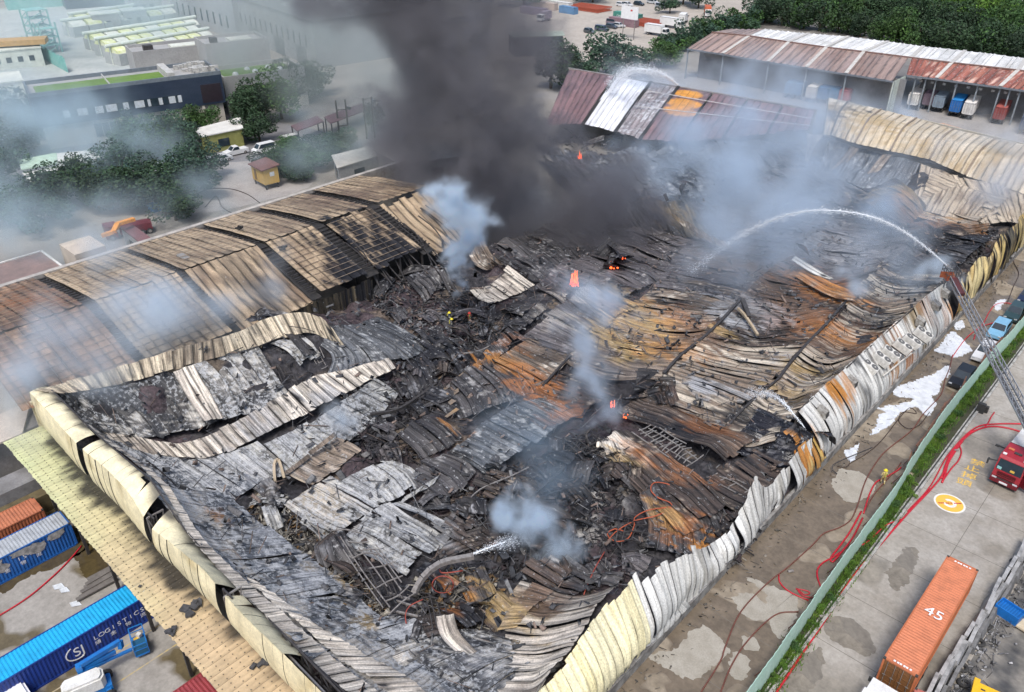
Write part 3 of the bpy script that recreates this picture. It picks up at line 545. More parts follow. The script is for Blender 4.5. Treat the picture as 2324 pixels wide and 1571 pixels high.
wsheet('roof_sheet', [[(1651, 969, 2.2), (1730, 985, 2.3), (1795, 965, 3.2)], [(1690, 925, 2.6), (1750, 940, 2.6), (1812, 930, 3.6)], [(1768, 858, 2.6), (1825, 880, 2.4), (1888, 858, 3.6)], [(1842, 769, 2.6), (1910, 800, 2.4), (1990, 769, 3.8)], [(1924, 679, 2.7), (1990, 715, 2.4), (2075, 700, 4)], [(1985, 612, 2.7), (2050, 640, 2.6), (2125, 640, 4.6)]], 'palewood', buck=.13, seed=131, spacing=.8, wave=.16, tear=.8)
wsheet('roof_sheet', [[(1760, 610, 3.5), (1870, 640, 2.7), (1985, 612, 2.7)], [(1830, 555, 3.4), (1940, 580, 2.6), (2050, 560, 2.8)], [(1900, 505, 3.4), (2000, 520, 2.8), (2110, 500, 3)]], 'lilac', buck=.1, seed=137, spacing=.8, tear=1., wave=.06)
wsheet('roof_sheet', [[(1985, 612, 2.7), (2060, 640, 2.8), (2130, 632, 4.8)], [(2050, 560, 2.8), (2110, 590, 2.8), (2170, 600, 4.5)], [(2110, 500, 3), (2180, 530, 3), (2240, 540, 4.2)]], 'grey', buck=.1, seed=139, spacing=.8, tear=1.)
# pale torn flap lying in the fold, and the orange strip under it
wsheet('torn_flap', [[(1795, 588, 4.6), (1840, 618, 4.4), (1885, 634, 3.8)], [(1805, 580, 4.9), (1850, 608, 4.9), (1893, 632, 4)]], 'white', spacing=2, buck=.04, base=False, marks=False, seed=7, tear=.1)
wsheet('roof_sheet', [[(1800, 625, 3.6), (1880, 668, 3.3), (1945, 686, 3)], [(1825, 608, 4.2), (1890, 645, 3.8), (1935, 660, 3.4)]], 'tan', spacing=.7, buck=.15, base=False, seed=8)
# --- near right: layered brown slats, wet black sheet
wsheet('roof_sheet', [[(1355, 1010, 2.2), (1450, 1110, 1.8), (1545, 1215, 1.5)], [(1395, 985, 3), (1510, 1085, 2.5), (1610, 1185, 1.7)], [(1425, 985, 2.8), (1545, 1060, 2.4), (1650, 1150, 1.8)]], 'brown', buck=.2, seed=149, spacing=.5, tear=2.5, wave=.18, fold=.5)
wsheet('roof_sheet', [[(1405, 935, 2.8), (1520, 985, 2.6), (1640, 1035, 2)], [(1450, 905, 3.2), (1560, 950, 2.8), (1690, 1010, 2.2)], [(1470, 890, 3.4), (1590, 955, 2.6), (1720, 990, 2.2)]], 'brown', buck=.2, seed=151, spacing=.55, tear=3., wave=.15, fold=.5)
wsheet('roof_sheet', [[(1590, 1105, 2), (1650, 1140, 1.8), (1700, 1165, 1.7)], [(1660, 1045, 2.2), (1720, 1085, 2), (1770, 1105, 2)], [(1700, 1020, 2.4), (1760, 1050, 2.2), (1815, 1060, 2.4)]], 'brown', buck=.12, seed=157, spacing=.7, tear=1.2)
wsheet('wet_sheet', [[(1640, 1010, 2), (1720, 1050, 1.8), (1790, 1050, 2.6)], [(1680, 970, 2.6), (1760, 1000, 2.6), (1830, 1010, 3.6)], [(1720, 930, 3), (1790, 960, 3.4), (1850, 985, 4.4)]], 'black', buck=.15, seed=163, spacing=.9, tear=.8, fold=.8, marks=False, mat=MS('wet_black', .22))
wsheet('roof_sheet', [[(1455, 1120, 2.2), (1480, 1180, 1.8), (1470, 1240, 1.5)], [(1500, 1085, 2.4), (1560, 1170, 1.8), (1580, 1250, 1.5)], [(1560, 1080, 2.2), (1620, 1160, 1.8), (1650, 1210, 1.8)]], 'grey', buck=.1, seed=167, spacing=.8, tear=1.4)
wsheet('roof_sheet', [[(1560, 1255, 1.4), (1590, 1290, 1.3)], [(1610, 1195, 1.6), (1640, 1225, 2.2)], [(1660, 1150, 1.8), (1690, 1175, 2.6)]], 'brown', buck=.3, spacing=.5, tear=1.5, base=False, seed=168)
wsheet('roof_sheet', [[(1180, 1290, 1.6), (1250, 1330, 1.5), (1300, 1350, 1.7)], [(1250, 1240, 1.7), (1320, 1290, 1.6), (1380, 1320, 1.8)]], 'grey', buck=.2, spacing=.6, tear=2., seed=169, fold=.5)
wsheet('roof_sheet', [[(1180, 1145, 2.4), (1230, 1170, 2.6), (1285, 1200, 1.8)], [(1215, 1130, 2.6), (1260, 1150, 2.8), (1300, 1175, 2)]], 'brown', buck=.15, spacing=.7, tear=1., seed=170, fold=.3)
wsheet('roof_sheet', [[(990, 1400, 3), (1005, 1450, 2.6), (1060, 1500, 2.2)], [(1030, 1395, 3), (1045, 1440, 2.8), (1095, 1490, 2.4)]], 'cream2', buck=.2, spacing=.7, tear=.8, seed=171, base=False)
# --- the middle back
wsheet('torn_sheet', [[(1062, 658, 3), (1085, 680, 2.6), (1115, 692, 2.2)], [(1112, 640, 3.6), (1135, 655, 3.2), (1165, 678, 2.6)], [(1152, 600, 6), (1185, 625, 5), (1222, 652, 3.4)]], 'cream2', spacing=.7, buck=.12, seed=173, tear=.8)
wsheet('torn_sheet', [[(925, 640, 5.5), (955, 668, 4), (965, 690, 3)], [(960, 615, 6), (985, 640, 4.6), (1000, 675, 3)], [(1005, 595, 6), (1022, 635, 4.6), (1040, 665, 3)]], 'grey', spacing=.5, buck=.3, seed=179, tear=1.5)
wsheet('torn_sheet', [[(1060, 570, 5.5), (1075, 600, 4.5), (1100, 615, 3.4)], [(1095, 540, 6), (1120, 580, 5), (1145, 600, 3.4)]], 'tan', spacing=.6, buck=.3, seed=181, tear=1.5)
wsheet('roof_sheet', [[(1330, 392, 7), (1350, 430, 5), (1370, 480, 3)], [(1395, 438, 6.4), (1410, 470, 5), (1440, 520, 3)], [(1470, 452, 6.4), (1490, 490, 4.6), (1520, 540, 3)], [(1560, 450, 6.4), (1575, 490, 4.6), (1600, 540, 3)]], 'black', spacing=.8, buck=.25, seed=191, tear=2., fold=.6)
wsheet('roof_sheet', [[(1520, 480, 6.2), (1535, 500, 5.6)], [(1590, 520, 5.2), (1600, 545, 4.6)], [(1640, 545, 4.6), (1652, 565, 4)]], 'tan', spacing=.8, buck=.2, seed=193, base=False)
wsheet('roof_sheet', [[(1245, 330, 4), (1300, 390, 3), (1350, 440, 2.6)], [(1400, 345, 4), (1450, 400, 3), (1520, 445, 2.8)], [(1560, 330, 3.6), (1620, 380, 3), (1680, 430, 2.8)], [(1700, 320, 3.6), (1760, 380, 3), (1830, 440, 3)]], 'blueash', spacing=1.1, buck=.3, seed=197, tear=2.5, fold=1., holes=.25)
wsheet('roof_sheet', [[(1640, 450, 3), (1700, 480, 2.8), (1760, 500, 2.8)], [(1760, 400, 3), (1830, 430, 2.8), (1900, 470, 2.8)], [(1830, 370, 3), (1900, 410, 2.8), (1975, 450, 2.8)]], 'lilac', spacing=.9, buck=.25, seed=199, tear=2., fold=.8)
wsheet('roof_sheet', [[(1965, 455, 3), (2010, 480, 4.6), (2060, 510, 2.8)], [(1990, 430, 3.6), (2035, 440, 6.4), (2080, 490, 3)], [(2030, 410, 3.6), (2060, 425, 6), (2100, 470, 3)]], 'brown', spacing=.6, buck=.12, seed=211, tear=.6)
wsheet('roof_sheet', [[(2080, 490, 3), (2130, 505, 2.8), (2190, 530, 3)], [(2100, 440, 4), (2160, 460, 3), (2240, 480, 4)], [(2120, 390, 6), (2190, 420, 4.6), (2290, 440, 5)]], 'bare', spacing=.9, buck=.1, seed=213, tear=1., fold=.4)
wsheet('torn_sheet', [[(2120, 520, 3), (2180, 535, 3.4), (2240, 525, 3)], [(2130, 500, 3.4), (2190, 510, 4.2), (2250, 505, 3.6)]], 'tan', spacing=.6, buck=.1, seed=215, tear=.6, base=False)

wsheet('roof_sheet', [[(985, 1180, 2.), (1050, 1220, 1.9), (1100, 1255, 1.7)], [(1060, 1120, 2.2), (1120, 1150, 2.1), (1180, 1190, 1.8)], [(1110, 1070, 2.4), (1180, 1090, 2.2), (1250, 1110, 1.9)]], 'brown', spacing=.6, buck=.15, seed=261, tear=1.8, fold=.6, holes=.33)
wsheet('roof_sheet', [[(1230, 640, 3.2), (1290, 672, 3), (1345, 690, 3)], [(1290, 590, 3.4), (1380, 625, 3), (1450, 660, 3)], [(1380, 548, 3.6), (1470, 590, 3), (1545, 600, 3)], [(1440, 510, 3.6), (1530, 550, 3), (1600, 545, 3)]], 'lilac', spacing=.7, buck=.15, seed=263, tear=2., fold=.7, holes=.22)
wsheet('roof_sheet', [[(1110, 570, 3.4), (1180, 610, 3), (1240, 640, 2.8)], [(1210, 520, 3.6), (1280, 560, 3), (1330, 600, 2.8)], [(1310, 480, 4), (1380, 520, 3.2), (1440, 540, 2.8)]], 'grey', spacing=.7, buck=.2, seed=265, tear=2., fold=.8, holes=.25)
wsheet('roof_sheet', [[(860, 830, 3.2), (900, 870, 2.6), (930, 930, 2.2)], [(930, 790, 3.4), (970, 830, 2.8), (1000, 880, 2.2)], [(1000, 760, 3.4), (1050, 790, 2.9), (1080, 830, 2.4)]], 'black', spacing=.6, buck=.25, seed=267, tear=2.2, fold=.9, holes=.36)
wsheet('roof_sheet', [[(1100, 800, 3.4), (1120, 840, 3)], [(1150, 740, 3.8), (1180, 770, 3.4)], [(1210, 690, 4.2), (1240, 720, 3.8)]], 'grey', spacing=.6, buck=.2, seed=269, tear=1.4, fold=.5)
# --- right hand wall: plinth, cladding panels, eaves
WALLX = -20.2
mbw = MB(); y = 20.0
while y < 160: mbw.box((WALLX - .15, y + 2.46, .55), (.30, 4.9, 1.1)); y += 5.0
mbw.build('plinth', M('plinth_concrete', (.30, .29, .27), .9, (.14, .13, .12), 1., .4, .6, bump=.03), W0, loc=WL)
def wallrow(u0, v0, u1, v1, u2, v2, xc):
    a = Px(u0, v0, -20.25); b = Px(u1, v1, -20.55); c = Px(u2, v2, xc); a[2] = max(.9, min(a[2], 1.6)); return [a, b, c]
def wr(y, zc, zt, xt=-22.6, zb=1.05, yt=0., xc=-20.5): return [np.array([-20.22, y, zb]), np.array([xc, y + yt * .4, zc]), np.array([xt, y + yt, zt])]
wsheet('wall_panel', [wr(21, 3.0, 4.6, yt=.4), wr(25, 3.0, 4.8, yt=.4), wr(29, 3.2, 5, yt=.8), wr(33, 3.4, 5.8, yt=.8, xt=-23), wr(35, 3.4, 6.4, yt=1, xt=-23), wr(37, 3.4, 6.7, yt=1.2, xt=-23)], 'yellow', split=True, spacing=.75, buck=.2, rib=.03, tear=.7, fold=.3, join=.38, marks=False, seed=223, base=False)
wsheet('wall_panel', [wr(37.1, 3.4, 6.7, yt=1.2, xt=-23), wr(39.5, 3.4, 7., yt=1.2, xt=-23), wr(42, 3.2, 6.6, yt=1.2, xt=-22.6), wr(44.6, 3., 5.2, yt=1., xt=-22.2), wr(47, 2.6, 3.9, yt=.8, xt=-21.7), wr(50, 2.4, 3.4, yt=.7, xt=-21.5), wr(53, 2.4, 4.4, yt=.6, xt=-21.6), wr(55.5, 2.6, 6.2, yt=.5, xt=-22.1), wr(57, 2.4, 4.2, yt=.4, xt=-21.5), wr(60, 2.4, 4.4, yt=.6, xt=-21.7), wr(64, 2.4, 4.3, yt=.6, xt=-21.8), wr(67, 2.4, 4, yt=.4, xt=-22)], 'white', split=True, spacing=.75, buck=.22, rib=.03, tear=1.1, fold=.4, join=.4, marks=False, seed=227, base=False)
MARKS.append((-21.4, 63.5, 2.6, 'rust', 1.)); MARKS.append((-21.6, 66, 2.2, 'orange', .8))
wsheet('wall_panel', [wr(63.2, 2.2, 4.5, yt=.6, xt=-21.9), wr(66, 2.2, 4.4, yt=.5, xt=-22.2), wr(69, 2.0, 4., yt=.2, xt=-22.4)], 'tiger', split=True, spacing=.8, buck=.2, rib=.03, tear=.8, fold=.2, seed=229, base=False)
# eaves roof: outer edge then up to the gutter on the inside
def er(y, zo, xi, zi, yo=0.): return [np.array([-20.4, y, 1.1]), np.array([-20.75, y, zo]), np.array([-22.2, y + .1, (zo + zi) / 2 + .25]), np.array([xi, y + yo, zi])]
MARKS.extend([(-22.6, 75.2, 1.9, 'orange', 1.), (-22.3, 77, 1.4, 'orange', .7), (-22.4, 98, 2., 'ochre', .4), (-22.9, 101, 1.8, 'rust', .35), (-21.2, 88.5, 1.5, 'orange', .7), (-21.0, 92.5, 1.8, 'rust', .8), (-20.8, 108.5, 1.6, 'orange', .8), (-20.9, 106, 1.2, 'rust', .4)])
wsheet('eaves_panel', [er(68.2, 2.9, -23.8, 5.8), er(73, 3., -23.8, 6), er(78, 2.9, -23.7, 6), er(84, 2.7, -23.6, 6), er(90, 2.6, -23.4, 6), er(96, 2.5, -23.3, 6), er(101, 2.5, -23.2, 6), er(105, 2.4, -23, 6), er(108, 2.3, -22.4, 6.2)], 'white', split=True, spacing=.9, buck=.09, rib=.04, tear=.25, fold=.08, join=.45, seed=233, base=False)
def tr(y, z1, z2, x2): return [np.array([-20.3, y, .9]), np.array([-20.6, y + .3, z1]), np.array([x2, y + 1.2, z2])]
wsheet('wall_panel', [tr(108.2, 3.6, 5.6, -21.2), tr(112, 4, 5.8, -21.4), tr(117, 4.2, 6.6, -21.8), tr(122, 4.2, 5.2, -21.3), tr(128, 4.4, 6.6, -21.9), tr(134, 4.4, 6, -21.6), tr(140, 4.6, 6.6, -22), tr(147, 4.6, 6.6, -22)], 'tiger', split=True, spacing=1.1, buck=.25, rib=.04, tear=.8, fold=.3, seed=239, base=False)
# gutter line: the eaves' inner upstand
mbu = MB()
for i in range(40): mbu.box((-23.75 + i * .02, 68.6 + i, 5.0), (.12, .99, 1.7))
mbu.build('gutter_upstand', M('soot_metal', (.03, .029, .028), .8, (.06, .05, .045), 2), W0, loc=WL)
# six twin-fan condensers in a leaning row on the eaves
m_ac = M('condenser_paint', (.70, .68, .63), .6, (.42, .40, .36), 3); m_dk = M('dark_grille', (.05, .05, .05), .8)
q0, q1 = P(1966, 838, 4.3), P(2092, 762, 4.6)
acg = None
for i in range(6):
    q = q0 + (q1 - q0) * (i + .15 * (i % 2)) / 5.3
    nm = ['nearest of the six twin fan condensers on the white eaves', 'second twin fan condenser in the row on the eaves', 'third twin fan condenser in the row on the eaves', 'fourth twin fan condenser in the row on the eaves', 'fifth twin fan condenser in the row on the eaves', 'last of the six twin fan condensers, under the ladder side'][i]
    if i == 0:
        acg = thing('condenser_unit', nm, 'air conditioner', q, .1, 'condensers in a row on the eaves'); acg.rotation_euler = (0, math.radians(24), .12)
        b = MB(); b.box((0, 0, .45), (2.0, 1.0, .9)); b.build('casing', m_ac, acg)
        for s in (-.5, .5):
            b = MB(); b.cyl((s, 0, .9), (s, 0, .93), .43, 16); b.build('fan_grille', M('fan_grey', (.13, .13, .13), .7), acg)
            b = MB(); b.cyl((s, 0, .93), (s, 0, .95), .09, 10); b.build('fan_hub', m_ac, acg)
        b = MB(); b.box((0, -.42, -.06), (2, .1, .12)); b.box((0, .42, -.06), (2, .1, .12)); b.build('base_rail', m_dk, acg)
    else:
        dup(acg, q, None, nm)
b = MB(); b.bar(P(2005, 853, 3.4), P(2105, 772, 3.6), .14); b.build('support_beam', m_ac, W0, loc=WL)
# small roof vents on the eaves
for (u, v, lb) in [(1868, 934, 'x'), (1934, 866, 'x'), (2090, 729, 'x'), (2126, 692, 'x'), (2146, 664, 'x')]:
    q = P(u, v, 4.9); b = MB(); b.prism([(q[0] - .5, q[2] - .55), (q[0] + .55, q[2] - .6), (q[0] + .45, q[2] + .15), (q[0] - .5, q[2] + .6)], q[1] - .45, q[1] + .45, 'y'); b.build('roof_vent', M('vent_grey', (.36, .35, .32), .7, (.12, .10, .08), 3), W0, loc=WL)
    b = MB(); b.box((q[0] + .52, q[1], q[2] - .2), (.04, .7, .55)); b.build('vent_opening', m_dk, W0, loc=WL)
# ------------------------------------------------------------------ front facade: face panels, top panels, torn bays
def interp_pts(l, x): l = sorted(l); return np.interp(x, [q[0] for q in l], [q[1] for q in l])
crease = [(q[0], q[2]) for q in [Py(u, v, 15.3) for u, v in [(80, 903), (185, 1012), (297, 1118), (342, 1192), (400, 1240), (460, 1290), (515, 1358), (581, 1422), (650, 1490), (720, 1560)]]]
rimz = [(-80, 8.9), (-67.7, 8.8), (-60, 9.5), (-56.3, 9.9), (-54, 8.4), (-52, 7.3), (-48, 6.6), (-44.5, 6.3), (-39.6, 6.3), (-35.8, 6.3), (-30.5, 6.6), (-22, 6.6)]
yrim = 16.9
m_face = MV('facade_cream', rough=.55, lo=.85, hi=1.12, bump=.01, s2=.8)
CRE = np.array((.74, .66, .44))
xs = -78.9; fx = []
while xs < -21.2: fx.append(xs); xs += 1.25
for i, x in enumerate(fx):
    x1 = x + 1.22; xm = (x + x1) / 2
    zc0, zc1 = interp_pts(crease, x), interp_pts(crease, x1); zr0, zr1 = interp_pts(rimz, x), interp_pts(rimz, x1)
    bul = .35 * (fbm(np.array([xm * .13]), np.array([2.]), 2, 3)[0] - .5); jj = .07 * (rnd.random() - .5)
    gap = any(abs(xm - g) < .62 for g in (-66.6, -54.9, -42.9)); torn = -34.6 < xm < -22
    zb = 4.5
    if not gap and not (torn and rnd.random() < .0):
        n = 8; zs = np.linspace(0, 1, n); V = []; c = []
        for xx, zc in ((x, zc0), (xm, (zc0 + zc1) / 2), (x1, zc1)):
            for t in zs:
                z = zb + (zc - zb) * t; yy = 15.25 - bul - .25 * math.sin(t * 3.1) * (.6 + .5 * vn(np.array(xx * .3), np.array(0.), 2)) + jj
                V.append((xx, yy, z)); s_ = fbm(np.array(xx * 1.7), np.array(z * .35), 3, 5); k_ = .86 + .22 * s_
                cc = CRE * k_; cc = cc * (1 - .5 * sst(.62, .8, fbm(np.array(xx * .5), np.array(z * .3 + 5), 3, 2)) * np.array((.5, .6, .8))); c.append(cc)
        V = np.array(V); F = np.array([(a * n + b, (a + 1) * n + b, (a + 1) * n + b + 1, a * n + b + 1) for a in range(2) for b in range(n - 1)])
        mesh_np('facade_panel', V, F, m_face, W0, np.array(c), False, WL)
    if not gap and not torn:
        n = 9; V = []; c = []
        lift = 1. if rnd.random() > .06 else -1.
        for xx, zc, zr in ((x + .01, zc0, zr0), (xm, (zc0 + zc1) / 2, (zr0 + zr1) / 2), (x1 + .02, zc1, zr1)):
            for t in np.linspace(0, 1 if lift > 0 else .75, n):
                z = zc + (zr - zc) * t + .12 * math.sin(t * 3.14) + (.5 * t * t if lift < 0 else 0) + jj; yy = 15.22 - bul + (yrim - 15.2) * t
                V.append((xx, yy, z)); so = sst(.45, 1.0, t + .9 * (fbm(np.array(xx * 2.6), np.array(t * .5), 3, 6) - .5) + .5 * (fbm(np.array(xx * .16), np.array(1.), 2, 4) - .5))
                c.append(CRE * (.92 + .2 * fbm(np.array(xx * 2.), np.array(t * 1.), 2, 1)) * (1 - so * .93) + np.array((.02, .018, .016)) * so)
        V = np.array(V); F = np.array([(a * n + b, (a + 1) * n + b, (a + 1) * n + b + 1, a * n + b + 1) for a in range(2) for b in range(n - 1)])
        mesh_np('coping_panel', V, F, m_face, W0, np.array(c), False, WL)
# dark rail along the rim, inner backing of the parapet, truss in the torn bay
m_steel = M('burnt_steel', (.075, .07, .068), .6, (.035, .03, .03), 3, metal=.3); m_ltsteel = M('bare_steel', (.33, .31, .29), .55, (.16, .14, .13), 3, metal=.3)
b = MB(); pr = None
for x in np.arange(-79, -21, 1.0):
    q = (x, yrim + .06, interp_pts(rimz, x) - .02)
    if pr is not None: b.bar(pr, q, .12, .14)
    pr = q
b.build('rim_rail', m_steel, W0, loc=WL)
b = MB(); b.box((-50, 16.3, 2.6), (57.6, .25, 5.0)); b.build('front_wall', M('sooty_block', (.10, .095, .09), .9, (.04, .038, .036), .8), W0, loc=WL)
def truss(a, bb, h, n, name='truss', w=.13, par=W0, mat=None):
    m = MB(); a = np.array(a, float); bb = np.array(bb, float); up = np.array((0, 0, h)); m.bar(a, bb, w); m.bar(a + up, bb + up, w)
    for i in range(n):
        p, q = a + (bb - a) * i / n, a + (bb - a) * (i + 1) / n
        m.bar(p, p + up, w * .8); m.bar(p, q + up, w * .7) if i % 2 else m.bar(p + up, q, w * .7)
    return m.build(name, mat or m_ltsteel, par, loc=WL)
truss((-37.5, 15.9, 4.9), (-20.8, 15.9, 4.4), 2.3, 15); truss((-37.5, 16.6, 5.9), (-20.8, 16.6, 5.2), 1.4, 15, mat=m_steel)
for g in (-66.6, -54.9, -42.9): truss((g, 15.3, 4.6), (g, 16.7, 4.6), 3.2, 2); truss((g - .6, 15.6, 4.6), (g + .7, 15.6, 4.6), 3.4, 2, mat=m_steel)
b = MB(); b.box((-78.8, 18.5, 4), (.3, 7, 8)); b.build('left_end_wall', m_face, W0, loc=WL, col=np.array((.5, .44, .30)))
b = MB()
for i in range(22): y = 22 + i * 1.0; b.box((-79.0 + (y - 15.4) * .27 - .7, y, 4.), (.2, .97, 7.6))
b.build('left_wall', M('left_cladding', (.42, .37, .29), .7, (.2, .17, .14), 1), W0, loc=WL)

# ------------------------------------------------------------------ canopy over the loading bays
CN = thing('loading_canopy', 'long pale green and tan metal canopy along the front of the burnt warehouse', 'canopy', (-52, 12, 5)); CL = (-52, 12, 5)
m_can = MV('canopy_paint', rough=.5, lo=.92, hi=1.06, bump=.004, s2=.5)
yo = lambda x: 11.68 + 0. * x
x = -78.6; i = 0
while x < -24:
    w = .98; ny = 26; yy = np.linspace(0, 1, ny); V = []; c = []
    for xx, dz in ((x, .045), (x + .06, .0), (x + .46, 0.), (x + .52, .03), (x + .58, 0), (x + w - .04, 0.), (x + w, .045)):
        y0 = yo(xx) - .12 * rnd.random(); Y = y0 + (15.25 - y0) * yy
        g = float(np.clip((xx + 70) / 28, 0, 1)); base = np.array((.50, .54, .30)) * (1 - g) + np.array((.56, .44, .25)) * g
        n1 = fbm(np.full(ny, xx * 2.2), Y * .4, 3, 3); n2 = fbm(np.full(ny, xx * .21), Y * .3, 3, 5)
        d = (15.25 - Y) / 3.4
        tan = sst(.2, .75, 1 - d * .55 + (n2 - .5) * .9) * (.25 + .6 * g)
        cc = base[None] * (1 - tan[:, None]) + np.array((.46, .34, .21))[None] * tan[:, None]; cc = cc * (.9 + .2 * n1)[:, None]
        soot = sst(-.05, .85, np.interp(xx, [-79, -75, -66, -59, -52, -42, -30], [.1, .9, 1.15, .85, 1.1, .75, .5]) - (15.25 - Y) / 1.7 + (n1 - .5) * 1.3 + (n2 - .5) * 1.1)
        cc = cc * (1 - .94 * soot[:, None]) + np.array((.012, .011, .010)) * soot[:, None]
        for a_, c_ in zip(Y, cc): V.append((xx, a_, 5.0 + dz + .05 * (a_ - 12) * .3)); c.append(c_)
    V = np.array(V); F = np.array([(a * ny + q, (a + 1) * ny + q, (a + 1) * ny + q + 1, a * ny + q + 1) for a in range(6) for q in range(ny - 1)])
    mesh_np('canopy_sheet', V, F, m_can, CN, np.array(c), False, CL); x += 1.0; i += 1
b = MB()
for row in range(5):
    for x in np.arange(-78.3, -25, .5):
        y = yo(x) + .25 + row * (14.6 - yo(x)) / 4.4
        b.box((x + .02 * rnd.random(), y, 5.05 + .015 * (y - 12)), (.07, .07, .05))
tag(b.build('roof_screws', M('screw_grey', (.16, .14, .10), .8), CN, loc=CL, fixn=False), kind='stuff')
b = MB(); b.slab([(-78.4, 11.7, 4.96), (-24.2, 11.7, 4.96), (-24.2, 11.85, 4.96), (-78.4, 11.85, 4.96)], .28); b.build('fascia', M('fascia_grey', (.28, .27, .24), .7), CN, loc=CL)
for x in np.arange(-76, -26, 6.2): b = MB(); b.box((x, yo(x) + .5, 2.45), (.25, .25, 4.9)); b.bar((x, yo(x) + .3, 4.75), (x, 15.2, 4.75), .16, .25); b.build('support_frame', m_steel, CN, loc=CL)
# charred lumps that fell on the canopy
for (u, v, s, lb) in [(438, 1382, .9, 'biggest charred lump lying on the tan part of the canopy'), (395, 1432, .55, 'small dark lump on the outer edge of the canopy'), (592, 1508, .7, 'grey ash lump on the canopy near the bottom edge of the photo'), (322, 1333, .3, 'small flat brown scrap on the pale part of the canopy')]:
    q = P(u, v, 5.08); b = MB()
    for _ in range(7 if s > .4 else 1):
        b.box((q[0] + rnd.uniform(-s, s) * .5, q[1] + rnd.uniform(-s, s) * .7, q[2] + .12 * s + .1 * rnd.random()), (s * rnd.uniform(.4, .9), s * rnd.uniform(.3, .7), .25 * s), rz=rnd.random() * 3)
    tag(b.build('charred_scrap', M('charred', (.07, .07, .075), .8, (.02, .02, .022), 3)), lb, 'debris')

# ------------------------------------------------------------------ rubble under and between the fallen sheets
CP = np.vstack([s.reshape(-1, 3) for s in SHEETS]); CP = CP[(CP[:, 1] > 16) & (CP[:, 0] < -20.8)]
ext = [(-78, 150, 0), (-24, 150, 1), (-50, 150, 1.5), (-24, 22, 1), (-30, 40, .9), (-60, 20, 4)]
CP = np.vstack([CP, np.array(ext, float)])
def base_z(x, y):
    x = np.asarray(x, float); y = np.asarray(y, float); num = np.zeros(x.shape); den = np.zeros(x.shape)
    for q in CP:
        w = 1 / (((x - q[0]) ** 2 + (y - q[1]) ** 2) ** 1.6 + .5); num += w * q[2]; den += w
    return num / den
gx = np.arange(-79, -20.8, .34); gy = np.arange(16.5, 158, .34)
X, Y = np.meshgrid(gx, gy, indexing='ij'); cut = X > -79 + (Y - 15.5) * .29 * (Y < 45) * .98
Z = base_z(X, Y) - 1.0; r1 = fbm(X * .42, Y * .42, 4, 2); r2 = fbm(X * 1.3, Y * 1.3, 3, 4)
Z = Z + (r1 - .5) * 1.5 + (r2 - .5) * .8; Z = np.maximum(Z, .05)
wall = sst(-23.5, -21.2, X); Z = Z * (1 - wall) + np.minimum(Z, .5) * wall
V = np.stack([X, Y, Z], -1).reshape(-1, 3); nx, ny = X.shape; ii = np.arange(nx * ny).reshape(nx, ny)
F = np.stack([ii[:-1, :-1], ii[1:, :-1], ii[1:, 1:], ii[:-1, 1:]], -1).reshape(-1, 4)
n1 = fbm(X * .9, Y * .9, 4, 6).ravel(); n2 = fbm(X * .16, Y * .16, 3, 1).ravel(); n3 = vn(X * 3.1, Y * 3.1, 5).ravel()
c = np.array((.024, .023, .027))[None] * (.5 + 1.1 * n1)[:, None]
pur = sst(.5, .62, n2)[:, None]; c = c * (1 - pur) + np.array((.05, .036, .040)) * (.5 + 1.0 * n1)[:, None] * pur
w = (sst(.58, .68, .6 * n1 + .4 * n3) * .75)[:, None]; c = c * (1 - w * .5) + np.array((.10, .095, .095)) * w * .5
w = (sst(.64, .72, fbm(X * .3, Y * .3, 3, 7).ravel()) * .55)[:, None]; c = c * (1 - w) + np.array((.15, .115, .08)) * (.5 + n1)[:, None] * w
ash = np.zeros(len(V))
for (u, v, r) in [(1300, 1175, 5), (1240, 1220, 4), (760, 1340, 3), (800, 1370, 3), (690, 1250, 2.5), (1350, 1130, 4), (730, 1330, 2.5)]:
    q = P(u, v, 1.5); ash = np.maximum(ash, sst(1.2, .3, np.hypot(V[:, 0] - q[0], V[:, 1] - q[1]) / r + (n1 - .5)))
w = (ash * sst(.42, .6, n1) * .85)[:, None]; c = c * (1 - w) + np.array((.30, .295, .28)) * w
keep = cut.ravel()[F].all(1)
tag(mesh_np('rubble', V, F[keep], MV('rubble_mat', rough=.85, bump=.12, scale=3., lo=.35, hi=1.8, s2=.7), None, c, False), 'blackened rubble filling the floor of the burnt warehouse', 'rubble', kind='stuff')
